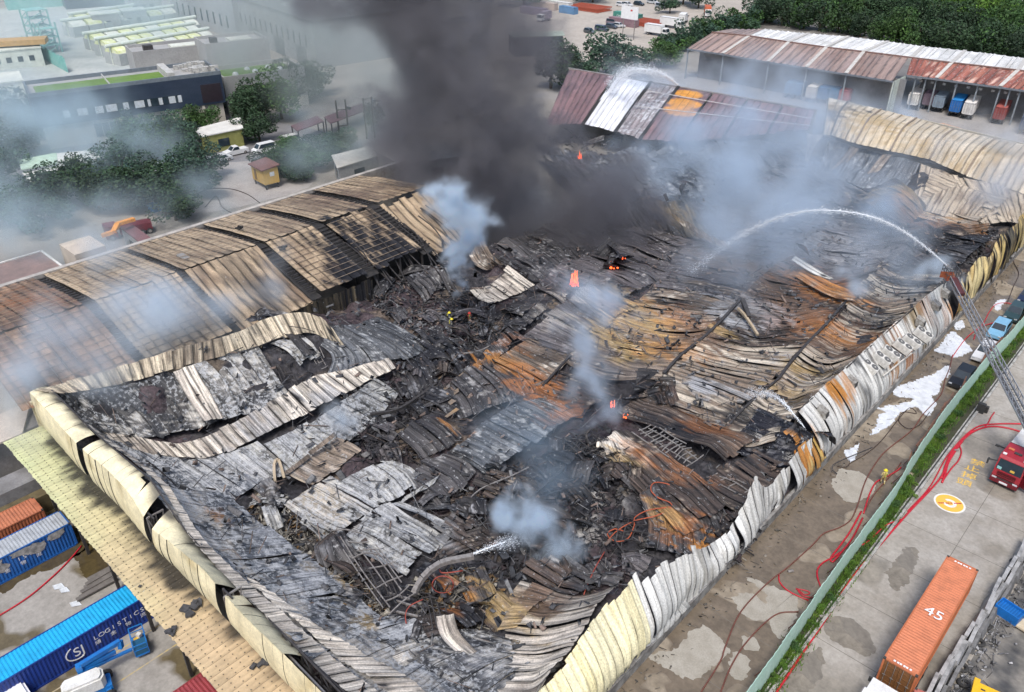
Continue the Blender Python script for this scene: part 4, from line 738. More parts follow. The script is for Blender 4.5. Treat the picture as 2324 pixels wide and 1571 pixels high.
# scattered plates, lumps and splinters
def inpoly(px, py, poly):
    ins = np.zeros(len(px), bool); n = len(poly)
    for i in range(n):
        x0, y0 = poly[i][:2]; x1, y1 = poly[(i + 1) % n][:2]
        cnd = ((y0 > py) != (y1 > py)) & (px < (x1 - x0) * (py - y0) / (y1 - y0 + 1e-9) + x0); ins ^= cnd
    return ins
ZONES = [([(820, 860), (900, 815), (1000, 790), (1050, 850), (1020, 930), (930, 960), (960, 1050), (820, 1065), (800, 1000), (880, 920)], 1100, 0),
         ([(835, 700), (950, 650), (1060, 655), (1110, 740), (1080, 790), (960, 800), (880, 760)], 900, 1),
         ([(600, 1095), (660, 1140), (760, 1210), (760, 1250), (640, 1220), (555, 1150)], 380, 2),
         ([(960, 1120), (1100, 1065), (1290, 1000), (1400, 1100), (1480, 1240), (1420, 1320), (1290, 1330), (1120, 1290), (1000, 1210)], 1300, 0),
         ([(690, 1230), (790, 1250), (890, 1380), (900, 1410), (800, 1400)], 420, 2),
         ([(940, 1290), (1110, 1270), (1170, 1370), (1030, 1440), (930, 1420)], 520, 2),
         ([(1230, 320), (1850, 320), (1800, 470), (1560, 450), (1350, 400)], 900, 3), ([(1600, 450), (1800, 380), (1860, 440), (1700, 560)], 400, 3),
         ([(2120, 500), (2270, 540), (2210, 610), (2110, 560)], 300, 3), ([(590, 770), (640, 800), (700, 880), (650, 890)], 160, 1), ([(1300, 1000), (1400, 1010), (1480, 1120), (1400, 1100)], 260, 0), ([(1640, 1120), (1740, 1160), (1680, 1260), (1600, 1270)], 240, 0), ([(1060, 740), (1190, 700), (1180, 770), (1080, 810)], 260, 1)]
PC = [np.array([(.016, .015, .018), (.024, .023, .026), (.036, .034, .037), (.034, .025, .027), (.03, .028, .03), (.10, .095, .092)]), np.array([(.03, .032, .037), (.05, .052, .058), (.085, .085, .09), (.13, .13, .132), (.16, .12, .10)]),
      np.array([(.05, .045, .04), (.10, .09, .075), (.17, .155, .13), (.28, .26, .22), (.035, .03, .028), (.15, .09, .04)]), np.array([(.03, .031, .035), (.06, .06, .066), (.12, .12, .125), (.2, .19, .185)])]
DV, DF, DC = [], [], []
def scrap(x, y, z, kind, col):
    L = rng.uniform(.25, 1.) + rng.exponential(.35) if kind else rng.uniform(.8, 3.6); w_ = rng.uniform(.12, .5) + rng.exponential(.12) if kind else rng.uniform(.04, .11); t = rng.uniform(.02, .07) if kind else w_
    a, b_, c_ = rng.uniform(0, 6.28), rng.normal(0, .5), rng.normal(0, .5)
    R = np.array(Matrix.Rotation(a, 3, 'Z') @ Matrix.Rotation(b_, 3, 'X') @ Matrix.Rotation(c_, 3, 'Y'))
    bx = np.array([(-1, -1, -1), (1, -1, -1), (1, 1, -1), (-1, 1, -1), (-1, -1, 1), (1, -1, 1), (1, 1, 1), (-1, 1, 1)]) * .5 * np.array([L, w_, t])
    if kind: bx[4:, :2] *= rng.uniform(.5, 1., (4, 1)); bx[:, 2] += rng.normal(0, .06, 8)
    n = len(DV) * 8; bx = bx * .7; DV.append(bx @ R.T + np.array([x, y, z])); DC.append(np.repeat(col[None], 8, 0) * rng.uniform(.6, 1.4))
    DF.append(np.array([(0, 3, 2, 1), (4, 5, 6, 7), (0, 1, 5, 4), (1, 2, 6, 5), (2, 3, 7, 6), (3, 0, 4, 7)]) + n)
for poly, cnt, pal in ZONES:
    wp = np.array([P(u, v, 1.8)[:2] for u, v in poly]); lo, hi = wp.min(0), wp.max(0); px = rng.uniform(lo[0], hi[0], cnt * 4); py = rng.uniform(lo[1], hi[1], cnt * 4)
    ok = inpoly(px, py, wp); px, py = px[ok][:cnt], py[ok][:cnt]; pz = np.maximum(base_z(px, py) - 1.0 + (fbm(px * .42, py * .42, 4, 2) - .5) * 1.5 + (fbm(px * 1.3, py * 1.3, 3, 4) - .5) * .8, .05)
    for x, y, z in zip(px, py, pz): scrap(x, y, z + rng.uniform(.0, .35), rng.random() > .36, PC[pal][rng.integers(len(PC[pal]))])
for _ in range(4200):
    x, y = rng.uniform(-77, -22), rng.uniform(18, 140)
    if x < -79 + (y - 15) * .29 * (y < 45): continue
    scrap(x, y, float(base_z(np.array([x]), np.array([y]))[0]) + rng.uniform(-.1, .3), rng.random() > .4, PC[1][rng.integers(5)])
for _ in range(420):
    y = rng.uniform(30, 135); x = -19.9 + abs(rng.normal(0, .9)); scrap(x, y, .06, rng.random() > .3, np.array((.10, .09, .075)) * rng.uniform(.4, 2.5)); DV[-1] = (DV[-1] - np.array([x, y, .06])) * .4 + np.array([x, y, .07])
tag(mesh_np('scattered_debris', np.vstack(DV), np.vstack(DF), MV('debris_mat', rough=.8, bump=.02), None, np.vstack(DC), False), 'charred scraps, splinters and broken panels strewn through the burnt warehouse', 'debris', kind='stuff')
# ------------------------------------------------------------------ bent steel: purlins, trusses, rails
def bent(pp, w=.13, mat=None, name='bent_beam', h=None):
    L = spline([P(*q) if not isinstance(q, np.ndarray) else q for q in pp], .7); m = MB()
    for a, b_ in zip(L[:-1], L[1:]): m.bar(a, b_, w, h or w)
    return m.build(name, mat or m_steel, W0, loc=WL)
def net(corners, nu, nv, mat=m_ltsteel, miss=.25, w=.09):
    a, b_, c_, d = [P(*q) for q in corners]; f = lambda s, t: (a * (1 - s) + b_ * s) * (1 - t) + (d * (1 - s) + c_ * s) * t
    for i in range(nu + 1):
        if rnd.random() > miss: s = (i + rnd.uniform(-.2, .2)) / nu; t0, t1 = rnd.uniform(0, .3), rnd.uniform(.65, 1); bent([f(s, t0), f(s + rnd.uniform(-.03, .03), (t0 + t1) / 2) + np.array((0, 0, rnd.uniform(-.3, .3))), f(s, t1)], w, mat, 'purlin')
    for i in range(nv + 1):
        if rnd.random() > miss: t = (i + rnd.uniform(-.2, .2)) / nv; s0, s1 = rnd.uniform(0, .3), rnd.uniform(.65, 1); bent([f(s0, t), f((s0 + s1) / 2, t + rnd.uniform(-.03, .03)) + np.array((0, 0, rnd.uniform(-.3, .3))), f(s1, t)], w, mat, 'purlin')
net([(750, 1205, 2.4), (860, 1215, 2.8), (960, 1330, 2.6), (880, 1395, 2)], 9, 8); net([(800, 1250, 2), (870, 1260, 2), (930, 1390, 2), (890, 1410, 2)], 6, 6, m_steel)
net([(1430, 975, 3.4), (1475, 955, 3.4), (1600, 1030, 2.6), (1555, 1060, 2.6)], 3, 14, miss=.05); net([(1600, 1085, 2), (1640, 1070, 2.2), (1720, 1110, 2.2), (1690, 1130, 2)], 2, 8, miss=.1)
net([(1260, 985, 2.6), (1330, 960, 2.8), (1400, 1010, 2.6), (1330, 1050, 2.2)], 5, 5, m_steel); net([(600, 780, 6.5), (640, 790, 6.5), (690, 870, 5.4), (650, 885, 5.4)], 4, 6, m_steel); net([(690, 770, 7.2), (715, 765, 7.2), (745, 830, 5.8), (725, 840, 5.8)], 4, 6, miss=.1, w=.07)
net([(940, 1340, 2), (1010, 1340, 2), (1040, 1450, 2), (960, 1450, 2)], 6, 6, m_steel); net([(1090, 1120, 2.4), (1300, 1040, 2.4), (1340, 1160, 2), (1120, 1230, 1.8)], 7, 6, m_steel, .35); net([(1400, 1180, 2), (1500, 1190, 2), (1470, 1250, 1.6), (1390, 1250, 1.6)], 4, 3, m_steel)
net([(1440, 480, 5), (1520, 470, 5), (1560, 560, 3.4), (1480, 570, 3.4)], 4, 5, m_steel)
for pp, w, mt in [([(940, 1345, 2.2), (960, 1310, 3.2), (1000, 1278, 3.8), (1075, 1262, 3.9)], .42, m_ltsteel), ([(625, 1098, 2.3), (622, 1055, 3.3), (632, 1043, 3.5), (645, 1085, 2.5)], .25, M('tan_steel', (.42, .34, .24), .7)), ([(1130, 775, 3), (1085, 797, 3), (1030, 802, 3), (1020, 795, 3)], .16, m_ltsteel),
                  ([(1335, 1005, 2.6), (1330, 985, 3.4), (1345, 972, 3.6), (1356, 978, 3.2)], .22, m_steel), ([(990, 870, 2.8), (950, 900, 2.8), (900, 930, 2.8), (840, 940, 3)], .3, m_steel), ([(1015, 830, 3), (990, 880, 3), (950, 905, 2.8)], .12, m_steel),
                  ([(1300, 1150, 2), (1380, 1210, 1.8), (1440, 1290, 1.6)], .12, m_steel), ([(1200, 1130, 2), (1250, 1090, 2.6), (1280, 1060, 2.6)], .2, m_steel), ([(1050, 1150, 2), (1090, 1110, 2.4), (1160, 1080, 2.6), (1200, 1060, 2.4)], .1, m_ltsteel), ([(1180, 1080, 2.2), (1165, 1110, 2.2), (1160, 1150, 2)], .1, m_ltsteel),
                  ([(770, 770, 6.5), (700, 755, 8), (640, 765, 8.4), (560, 797, 8.2)], .08, m_steel), ([(1030, 690, 3), (1045, 672, 3.8), (1062, 676, 3.4), (1070, 700, 2.6)], .12, m_steel), ([(1140, 790, 3.6), (1200, 770, 4), (1260, 815, 3), (1290, 806, 3.2)], .07, m_steel),
                  ([(960, 690, 3), (1010, 680, 3.6), (1060, 690, 3)], .14, m_steel), ([(860, 790, 4.6), (840, 800, 4.8), (760, 812, 6.3)], .07, m_steel), ([(880, 1345, 1.6), (930, 1360, 1.8)], .16, m_ltsteel), ([(895, 1362, 1.6), (945, 1378, 1.8)], .16, m_ltsteel), ([(900, 1388, 1.6), (955, 1400, 1.8)], .16, m_ltsteel),
                  ([(655, 740, 9.5), (690, 745, 9.2), (720, 755, 8)], .07, m_steel), ([(1740, 600, 3.3), (1830, 610, 3.3), (1870, 630, 3.3)], .1, m_steel), ([(1768, 858, 2.75), (1800, 815, 2.75), (1842, 769, 2.7), (1880, 730, 2.75), (1924, 679, 2.8)], .3, m_steel), ([(1651, 968, 2.4), (1690, 925, 2.7), (1768, 858, 2.75)], .22, m_steel), ([(1295, 806, 3.2), (1262, 842, 3.1), (1232, 876, 3)], .25, m_steel), ([(1506, 847, 3.2), (1545, 806, 3.5), (1612, 752, 3.8), (1682, 678, 3.7)], .3, m_steel),
                  ([(1675, 700, 4), (1690, 715, 4), (1720, 760, 3.2)], .3, M('tan_steel', (.42, .34, .24), .7)), ([(1685, 680, 4.4), (1700, 720, 4)], .5, m_steel), ([(1550, 440, 7.4), (1545, 425, 8.8), (1555, 415, 9.4)], .4, m_steel), ([(1515, 455, 7), (1508, 440, 8)], .4, m_steel), ([(1980, 1015, 1.), (1890, 1055, .6), (1900, 1075, .2)], .08, m_steel)]:
    bent(pp, w, mt)
for i, (u, v) in enumerate([(1010, 845), (1020, 870), (1015, 890), (1025, 905), (1040, 880), (1050, 845), (1035, 925)]):   # torn standing strips
    q = P(u, v, 3.2); b = MB(); d = np.array((rnd.uniform(.2, .8), rnd.uniform(-.6, .3), 0)); b.slab([q, q + d, q + d * .8 + np.array((-.9, -.9, -1.1)), q + np.array((-.9, -.9, -1.1))], .05); b.build('torn_strip', M('strip_grey', (.16, .15, .145), .6, (.30, .19, .09), .8), W0, loc=WL)
# black ragged cowls: left of the hump, and by the smoke in the middle
def cowl(u, v, z, s, n, name='torn_cowl'):
    q = P(u, v, z); b = MB()
    for _ in range(n):
        o = np.array((rnd.uniform(-s, s), rnd.uniform(-s, s), rnd.uniform(-.2, .6) * s)); d = np.array((rnd.uniform(-.4, .4), rnd.uniform(-.4, .4), 1)) * s * .7; w = np.array((rnd.uniform(-1, 1), rnd.uniform(-1, 1), .1)) * s * .45
        b.slab([q + o - w, q + o + w, q + o + w + d, q + o - w * .8 + d], .06)
    b.build(name, M('cowl_black', (.018, .018, .02), .5, (.04, .038, .04), 2), W0, loc=WL)
def fragment(q, L, W, yaw, tilt, st, seed, name='sheet_fragment', lift=.3, par=W0, loc=WL):
    R_ = np.array(Matrix.Rotation(yaw, 3, 'Z') @ Matrix.Rotation(tilt[0], 3, 'X') @ Matrix.Rotation(tilt[1], 3, 'Y')); r_ = np.random.default_rng(seed)
    C = [[np.array(q, float) + R_ @ np.array((x * L / 2, y * W / 2, lift * (1 - x * x) * r_.uniform(.2, 1.2) + r_.normal(0, .16)) ) for x in (-1, 0, 1)] for y in (-1, 0, 1)]
    for row in C:
        for p in row: p[2] = max(p[2], .25)
    return sheet(name, C, st, par, spacing=.45, buck=.10, tear=min(L, W) * .35, fold=.35, along=.22, nf=4, seed=seed, loc=loc, rib=.04)
fs = 900
for (poly, cnt, pal), nf_ in zip(ZONES, [20, 18, 6, 36, 5, 8, 16, 10, 8, 4, 7, 7, 6]):
    wp = np.array([P(u, v, 1.8)[:2] for u, v in poly]); lo, hi = wp.min(0), wp.max(0); px = rng.uniform(lo[0], hi[0], 400); py = rng.uniform(lo[1], hi[1], 400); ok = inpoly(px, py, wp); px, py = px[ok][:nf_], py[ok][:nf_]
    for x, y in zip(px, py):
        if x > -25: continue
        fs += 1; L_ = rng.uniform(1.6, 5.2); z = float(base_z(np.array([x]), np.array([y]))[0]) - .35
        fragment((x, y, z), L_, rng.uniform(1., 2.8), rng.normal(0, .55), (rng.normal(0, .3), rng.normal(0, .25)), ('black', 'grey', 'brown', 'black', 'grey', 'lilac' if pal != 2 else 'ash')[rng.integers(6)], fs, lift=rng.uniform(.1, .9))
def cowl(u, v, z, s, n, name='torn_cowl'):
    global fs
    for _ in range(max(2, n // 3)):
        fs += 1; q = P(u, v, z); fragment(q + np.array((rng.uniform(-s, s), rng.uniform(-s, s), rng.uniform(-.3, .3) * s)), s * rng.uniform(1., 2.), s * rng.uniform(.7, 1.3), rng.uniform(0, 6), (rng.uniform(-1.1, 1.1), rng.uniform(-.8, .8)), 'black', fs, name, .4)
cowl(578, 722, 9, 1.2, 9); cowl(1500, 885, 3.6, 1.6, 16); cowl(1480, 870, 3.2, 1.8, 12); cowl(1445, 895, 2.6, 2, 10); cowl(1550, 448, 6.6, 1.5, 8); cowl(1820, 590, 4., 1.8, 9); cowl(1840, 985, 4, 1.4, 9)
# ================================================================== the scorched warehouse beside it (gabled, long axis away from the camera)
LW = thing('scorched_warehouse', 'scorched tan gabled warehouse behind the burnt one, roof split into bays by black burnt strips', 'warehouse', (-91, 50, 0)); LL = (-91, 50, 0)
EX, EZ, RX, RZ, FX, FZ = -106.8, 8.0, -90.0, 10.6, -78.2, 7.6
STY['soottan'] = dict(pal=[(.24, .19, .115), (.17, .135, .085), (.10, .085, .06)], dirt=.85, dcol=(.03, .027, .022), char=.3, flake=0, seam=.2)
STY['tile'] = dict(pal=[(.43, .325, .215), (.37, .28, .185), (.47, .365, .245)], dirt=.35, dcol=(.17, .12, .08), char=.0, flake=0, seam=.25)
STY['tilerust'] = dict(pal=[(.40, .24, .15), (.33, .20, .135), (.46, .31, .2)], dirt=.6, dcol=(.13, .075, .05), char=.1, flake=0, seam=.2)
MARKS[:] = []
for (u, v, r, k, s, z) in [(800, 575, 5., 'char', 1.6, 9), (870, 550, 6, 'char', 1.6, 9), (930, 570, 6, 'char', 1.6, 8), (880, 590, 5, 'char', 1.6, 8), (760, 600, 2.5, 'char', .5, 9), (990, 575, 4, 'char', 1, 8), (800, 612, 3.4, 'char', 1.3, 8), (850, 500, 3.5, 'char', .8, 9), (640, 620, 3, 'brown', .5, 9), (690, 580, 3, 'brown', .35, 9), (640, 530, 3, 'brown', .6, 9), (760, 450, 5, 'brown', .9, 9), (720, 470, 4, 'brown', .5, 9), (560, 640, 4, 'char', .5, 8), (840, 450, 5, 'brown', .6, 9),
                          (30, 700, 4, 'rust', .6, 9), (60, 740, 4, 'brown', .6, 9), (100, 690, 3, 'rust', .4, 9), (40, 800, 4, 'brown', .7, 8), (460, 640, 2, 'brown', .4, 9), (700, 560, 2, 'char', .5, 9), (610, 700, 3, 'char', .5, 6)]: mark(u, v, r, k, s, z)
def roofbay(y0, y1, st, seed, fx=FX, fz=FZ, rear=True, front=True, sag=0., rx=RX, rz=RZ, tear=.1, kink=None):
    pre = []
    if rear:
        C = [[np.array([EX, y, EZ + .15]), np.array([(EX + rx) / 2, y, (EZ + rz) / 2 + .2]), np.array([rx, y, rz])] for y in np.linspace(y0, y1, 3)]
        pre += sheet('roof_panel', C, st, LW, spacing=1.15, buck=.05, rib=.06, tear=.15, fold=.12, seed=seed, split=True, loc=LL, along=.6)
    if front:
        C = [[np.array([rx + .05, y, rz - .05]), np.array([(fx + rx) / 2, y, (fz + rz) / 2 + .2 - sag]), np.array([fx, y, fz - sag])] for y in np.linspace(y0, y1, 3)]
        pre += sheet('roof_panel', C, st, LW, spacing=1.15, buck=.06, rib=.06, tear=tear, fold=.2, seed=seed + 1, split=True, loc=LL, along=.5)
    # lines of purlin screws and laps showing through
    return pre
BAYS = [(14., 25.6, 'tilerust', 301, 0), (26.8, 36.7, 'tile', 303, .6), (37.7, 47.8, 'tile', 305, 1.4), (49., 56.4, 'tile', 307, .3), (58.2, 66.2, 'tile', 309, .4), (68, 77.6, 'tile', 311, 1.8)]
for y0, y1, st, sd, sg in BAYS: roofbay(y0, y1, st, sd, sag=sg, tear=.2 if y0 < 55 else 1.6)
# laps: thin horizontal lines along the building over every panel row
m_lap = M('lap_line', (.27, .21, .15), .8, (.17, .13, .095), 2)
for y0, y1, st, sd, sg in BAYS:
    b = MB()
    for k in range(1, 12):
        t = k / 12; x = EX + (RX - EX) * t; z = EZ + .15 + (RZ - EZ) * t + .2 * math.sin(math.pi * t) + .14; b.box((x, (y0 + y1) / 2, z), (.09, y1 - y0 - .2, .04))
        if sg < 1.:
            t = k / 12; x = RX + (FX - RX) * t; z = RZ + (FZ - sg - RZ) * t + (.2 - sg / 2) * math.sin(math.pi * t) + .16; b.box((x, (y0 + y1) / 2, z), (.09, y1 - y0 - .2, .04))
    b.build('roof_lap', m_lap, LW, loc=LL)
# burnt out skylight strips with their purlins
m_soot = M('soot_black', (.016, .016, .017), .9, (.035, .032, .03), 2)
for (a, b_) in [(25.6, 26.8), (36.7, 37.7), (47.8, 49.), (56.4, 58.2), (66.2, 68.)]:
    b = MB(); b.slab([(EX, a - .1, EZ - .3), (RX, a - .1, RZ - .35), (RX, b_ + .1, RZ - .35), (EX, b_ + .1, EZ - .3)], .1); b.slab([(RX, a - .1, RZ - .35), (FX, a - .1, FZ - .9), (FX, b_ + .1, FZ - .9), (RX, b_ + .1, RZ - .35)], .1); b.build('skylight_strip', m_soot, LW, loc=LL)
    b = MB()
    for k in range(1, 16):
        t = k / 16; b.box((EX + (RX - EX) * t, (a + b_) / 2, EZ + (RZ - EZ) * t - .05), (.12, b_ - a, .16)); b.box((RX + (FX - RX) * t, (a + b_) / 2, RZ + (FZ - RZ) * t - .25), (.12, b_ - a, .16))
    b.build('skylight_purlin', m_steel, LW, loc=LL)
b = MB(); b.box((EX - .15, 50, EZ / 2), (.3, 76, EZ - .1)); b.build('rear_wall', M('pale_block', (.42, .39, .35), .9, (.25, .22, .19), .7), LW, loc=LL)
b = MB(); b.box((EX - .35, 50, EZ + .1), (.75, 76.5, .5)); b.build('eaves_parapet', M('parapet_grey', (.45, .42, .38), .9, (.28, .26, .24), 1), LW, loc=LL)
sheet('wall_panel', [[np.array([FX + .3, y, .3]), np.array([FX + .25, y, 3.]), np.array([FX + .1, y, 6.6])] for y in (28, 36, 44, 50, 57)], 'soottan', LW, spacing=.8, buck=.12, seed=321, split=True, loc=LL)
C = [[np.array([-77., y, z0]), np.array([-76.8 + .3 * math.sin(y), y, z1])] for y, z0, z1 in [(42, 1, 3.6), (46, 1, 3.6), (50, 1, 3.8), (54, 1, 3.4), (57, 1, 3.2)]]
STY['soot'] = dict(pal=[(.06, .059, .058), (.11, .105, .10), (.035, .035, .035)], dirt=.5, dcol=(.03, .03, .03), char=.3, flake=.1, fcol=(.45, .43, .38), seam=.4)
sheet('wall_panel', C, 'soot', LW, spacing=1., buck=.15, seed=323, split=True, loc=LL, tear=.9)
# gutted end bay: dark floor slab, posts, hanging rafters
b = MB(); b.box((-92, 73, .06), (28, 26, .1)); b.build('gutted_floor', m_soot, LW, loc=LL)
b = MB()
for x, y in [(-79, q) for q in (58.5, 62.5, 66.5, 70.5, 75)] + [(-86, q) for q in (60, 66, 72)]: b = MB(); b.box((x, y, 3.6), (.25, .25, 7.2)); b.build('post', m_steel, LW, loc=LL)
for i in range(22):
    y = 57 + rnd.random() * 20; a = (-84 - rnd.random() * 3, y, 9.2); e = (-77.6 + rnd.random() * 1.5, y + rnd.uniform(-1.5, 1.5), rnd.uniform(2.4, 5.8)); m = ((a[0] + e[0]) / 2, (a[1] + e[1]) / 2, max(a[2], e[2]) * .86)
    b = MB(); L = spline([a, m, e], 1.); [b.bar(p, q, .13) for p, q in zip(L[:-1], L[1:])]; b.build('hanging_rafter', m_steel, LW, loc=LL)
b = MB(); q = P(418, 588, 9.8); b.box((q[0], q[1], q[2] + .3), (2.2, .9, .25), rz=0); b.build('roof_hatch', M('hatch_grey', (.26, .25, .24), .6), LW, loc=LL)
for u, v in [(640, 565), (752, 490), (545, 520)]: q = P(u, v, 9.9); b = MB(); [b.box((q[0] + rnd.uniform(-.5, .5), q[1] + rnd.uniform(-.5, .5), q[2] + .2), (.8, .25, .2), rz=rnd.random() * 3) for _ in range(4)]; b.build('burnt_vent', m_soot, LW, loc=LL)
b = MB(); b.slab([P(603, 703, 3.9), P(830, 622, 6.2), P(830, 628, 5.9), P(603, 708, 3.7)], .1)
# stair head and lean-to beyond the rear eave
q = P(180, 570, 6); b = MB(); b.box((q[0] + 2, q[1], 3.8), (5.2, 4.2, 7.6)); tag(b.build('stair_block', M('block_pale', (.52, .45, .37), .9, (.4, .35, .3), .5)), 'small flat roofed block against the rear eave of the scorched warehouse', 'annexe')
q = P(15, 620, 6); S1 = thing('lean_to', 'brown lean-to roof with white edge frame behind the scorched warehouse', 'shed', (q[0], q[1], 0))
b = MB(); b.box((-1, 1.5, 5.6), (7, 9, .2)); b.build('roof', M('brown_roof', (.24, .17, .155), .8, (.17, .13, .12), .6), S1); b = MB(); b.box((-1, 6.1, 5.7), (7.2, .3, .35)); b.box((-4.6, 1.5, 5.7), (.3, 9.3, .35)); b.build('edge_frame', M('trim_white', (.62, .61, .59), .7), S1); b = MB(); b.box((-1, 1.5, 2.7), (6.4, 8.4, 5.4)); b.build('wall', M('shed_wall', (.2, .18, .17), .9), S1)
# roof strip running away from the corner of the canopy
LR = thing('side_shed', 'weathered pinkish grey shed roof beside the end of the pale green canopy', 'shed', (-83, 6, 0))
b = MB(); b.slab([(-79.2 + 83, 13.5 - 6, 4.8), (-79 + 83, -8 - 6, 4.8), (-83 + 83, -8 - 6, 5.3), (-83.5 + 83, 16 - 6, 5.3)], .2); b.build('roof', M('pink_grey_roof', (.50, .44, .38), .85, (.34, .30, .27), .5), LR)
b = MB(); b.box((1.2, 2.5, 2.3), (3.6, 20, 4.4)); b.build('wall', M('grey_board', (.27, .26, .26), .9, (.16, .155, .15), .6), LR)

# ================================================================== tan barrel roof far right
TW = thing('tan_warehouse', 'warehouse with a curved heat stained tan sheet roof, one end burnt open', 'warehouse', (-50, 168, 0)); TL = (-50, 168, 0)
STY['tanroof'] = dict(pal=[(.56, .48, .36), (.52, .45, .345), (.60, .52, .40)], dirt=.2, dcol=(.36, .26, .14), char=0, flake=0, seam=.5)
MARKS[:] = []
for (u, v, r, k, s) in [(1925, 260, 7, 'ochre', .9), (1960, 275, 6, 'ochre', .8), (1905, 245, 4, 'char', .9), (1890, 260, 3, 'char', .9), (1870, 240, 4, 'ochre', .8), (2010, 305, 5, 'ochre', .5), (2075, 330, 5, 'ochre', .35), (2040, 290, 4, 'ochre', .35), (2150, 400, 4, 'ochre', .6), (2300, 350, 4, 'ochre', .4), (1935, 232, 2, 'char', .7)]: mark(u, v, r, k, s, 8.5)
def tline(pr): return [P(*p) for p in pr]
cols = [tline([(1862, 240, 8), (1880, 223, 8.4)])]
far = [(1880, 222, 8), (1925, 230, 8), (2000, 248, 8), (2080, 268, 8), (2165, 293, 8), (2260, 314, 8), (2340, 330, 8), (2420, 348, 8)]
near = [(1868, 305, 6.4), (1885, 306, 6.4), (1940, 325, 6.2), (2020, 342, 6.2), (2110, 362, 6.), (2190, 398, 5.6), (2280, 425, 5.4), (2360, 455, 5.2)]
for i in range(7):
    C = []
    for t in (0.02, .5, .98):
        f = P(*[far[i][k] * (1 - t) + far[i + 1][k] * t for k in range(3)]); n = P(*[near[i][k] * (1 - t) + near[i + 1][k] * t for k in range(3)]); mid = (f + n) / 2; mid[2] += 1.6; C.append([n, n * .72 + f * .28 + np.array((0, 0, 1.5)), mid, f])
    sheet('roof_panel', C, 'tanroof', TW, spacing=1.3, buck=.04, rib=.05, tear=.1, fold=.15, seed=401 + i, split=True, loc=TL, along=.7)
    if i:
        m = MB(); f, n = P(*far[i]), P(*near[i]); L = spline([n + (0, 0, .15), n * .72 + f * .28 + np.array((0, 0, 1.7)), (f + n) / 2 + np.array((0, 0, 1.8)), f + (0, 0, .15)], 1.); [m.bar(a, b_, .3, .12) for a, b_ in zip(L[:-1], L[1:])]; m.build('roof_seam', m_soot if i == 1 else m_lap, TW, loc=TL)
m = MB(); L = [P(*q) - np.array((0, -.2, .4)) for q in near[:6]]; [m.bar(a, b_, .5, .5) for a, b_ in zip(L[:-1], L[1:])]; m.build('sooty_eave', m_soot, TW, loc=TL)
m = MB(); a, b_ = P(*far[0]), P(*far[-1]); m.bar(a + (0, .2, -4), b_ + (0, .2, -4), .3, 8); m.build('rear_wall', M('cream_wall', (.5, .46, .38), .8), TW, loc=TL)
MARKS[:] = []
sheet('hanging_sheet', [[P(1868, 306, 6.3), P(1845, 345, 4), P(1822, 395, 1.5)], [P(1830, 300, 6.4), P(1830, 340, 4), P(1815, 385, 1.5)]], 'cream2', TW, spacing=2, buck=.2, seed=431, loc=TL)
# burnt bays in front of it: sloping pale strips between soot
for k, (u0, v0, u1, v1) in enumerate([(1945, 330, 1890, 395), (2015, 350, 1965, 410)]):
    sheet('fallen_strip', [[P(u0 - 12, v0, 5.6), P((u0 + u1) / 2 - 12, (v0 + v1) / 2, 4), P(u1 - 12, v1, 2)], [P(u0 + 12, v0, 5.6), P((u0 + u1) / 2 + 12, (v0 + v1) / 2, 4), P(u1 + 12, v1, 2)]], 'tan', TW, spacing=1., buck=.1, seed=441 + k, loc=TL)
sheet('fallen_sheet', [[P(1880, 315, 5.2), P(1860, 370, 3), P(1830, 410, 2)], [P(1990, 345, 5), P(1960, 390, 3.2), P(1930, 430, 2)], [P(2090, 370, 5), P(2060, 420, 3.2), P(2020, 460, 2)]], 'blueash', TW, spacing=1., buck=.2, fold=.6, seed=451, loc=TL)
sheet('fallen_sheet', [[P(2090, 372, 5), P(2080, 420, 3.6), P(2060, 470, 2.6)], [P(2190, 405, 5), P(2170, 440, 4), P(2140, 490, 3)], [P(2270, 475, 4.4), P(2250, 490, 3.6), P(2230, 510, 3)]], 'bare', TW, spacing=1., buck=.15, fold=.5, seed=453, loc=TL)

sheet('fallen_sheet', [[P(2135, 390, 5.2), P(2175, 450, 3.8), P(2215, 515, 3)], [P(2230, 412, 5.4), P(2258, 458, 4.2), P(2280, 505, 3.6)], [P(2345, 450, 5.2), P(2345, 482, 4.6), P(2345, 512, 4.2)]], 'bare', TW, spacing=.9, buck=.12, fold=.5, seed=455, loc=TL, tear=1.)
# ================================================================== purple-brown roof behind the smoke
PW = thing('maroon_warehouse', 'long maroon roofed warehouse being hosed, one bay washed white with foam', 'warehouse', (-100, 150, 0)); PL = (-100, 150, 0)
STY['maroon'] = dict(pal=[(.23, .135, .135), (.20, .125, .13), (.26, .155, .15)], dirt=.3, dcol=(.12, .08, .085), char=0, flake=0, seam=.5)
STY['washed'] = dict(pal=[(.74, .74, .76), (.68, .68, .71), (.78, .78, .80)], dirt=.12, dcol=(.34, .33, .36), char=0, flake=0, seam=.7)
STY['halfwash'] = dict(pal=[(.27, .22, .22), (.23, .19, .195), (.30, .26, .26)], dirt=.3, dcol=(.12, .10, .10), char=0, flake=.3, fcol=(.66, .66, .68), seam=.5)
farp = [(1290, 155), (1400, 170), (1478, 184), (1540, 195), (1620, 208), (1700, 222), (1780, 236), (1852, 250)]
nearp = [(1235, 285), (1322, 282), (1395, 300), (1450, 318), (1540, 322), (1640, 315), (1740, 305), (1835, 300)]
MARKS[:] = []
q = P(1553, 232, 8); MARKS.append((q[0], q[1], 3.2, 'orange', 3.)); q = P(1562, 216, 8); MARKS.append((q[0], q[1], 2.8, 'orange', 3.)); q = P(1543, 251, 7.4); MARKS.append((q[0], q[1], 2.9, 'orange', 3.))
KCOL['orange'] = (.62, .27, .03)
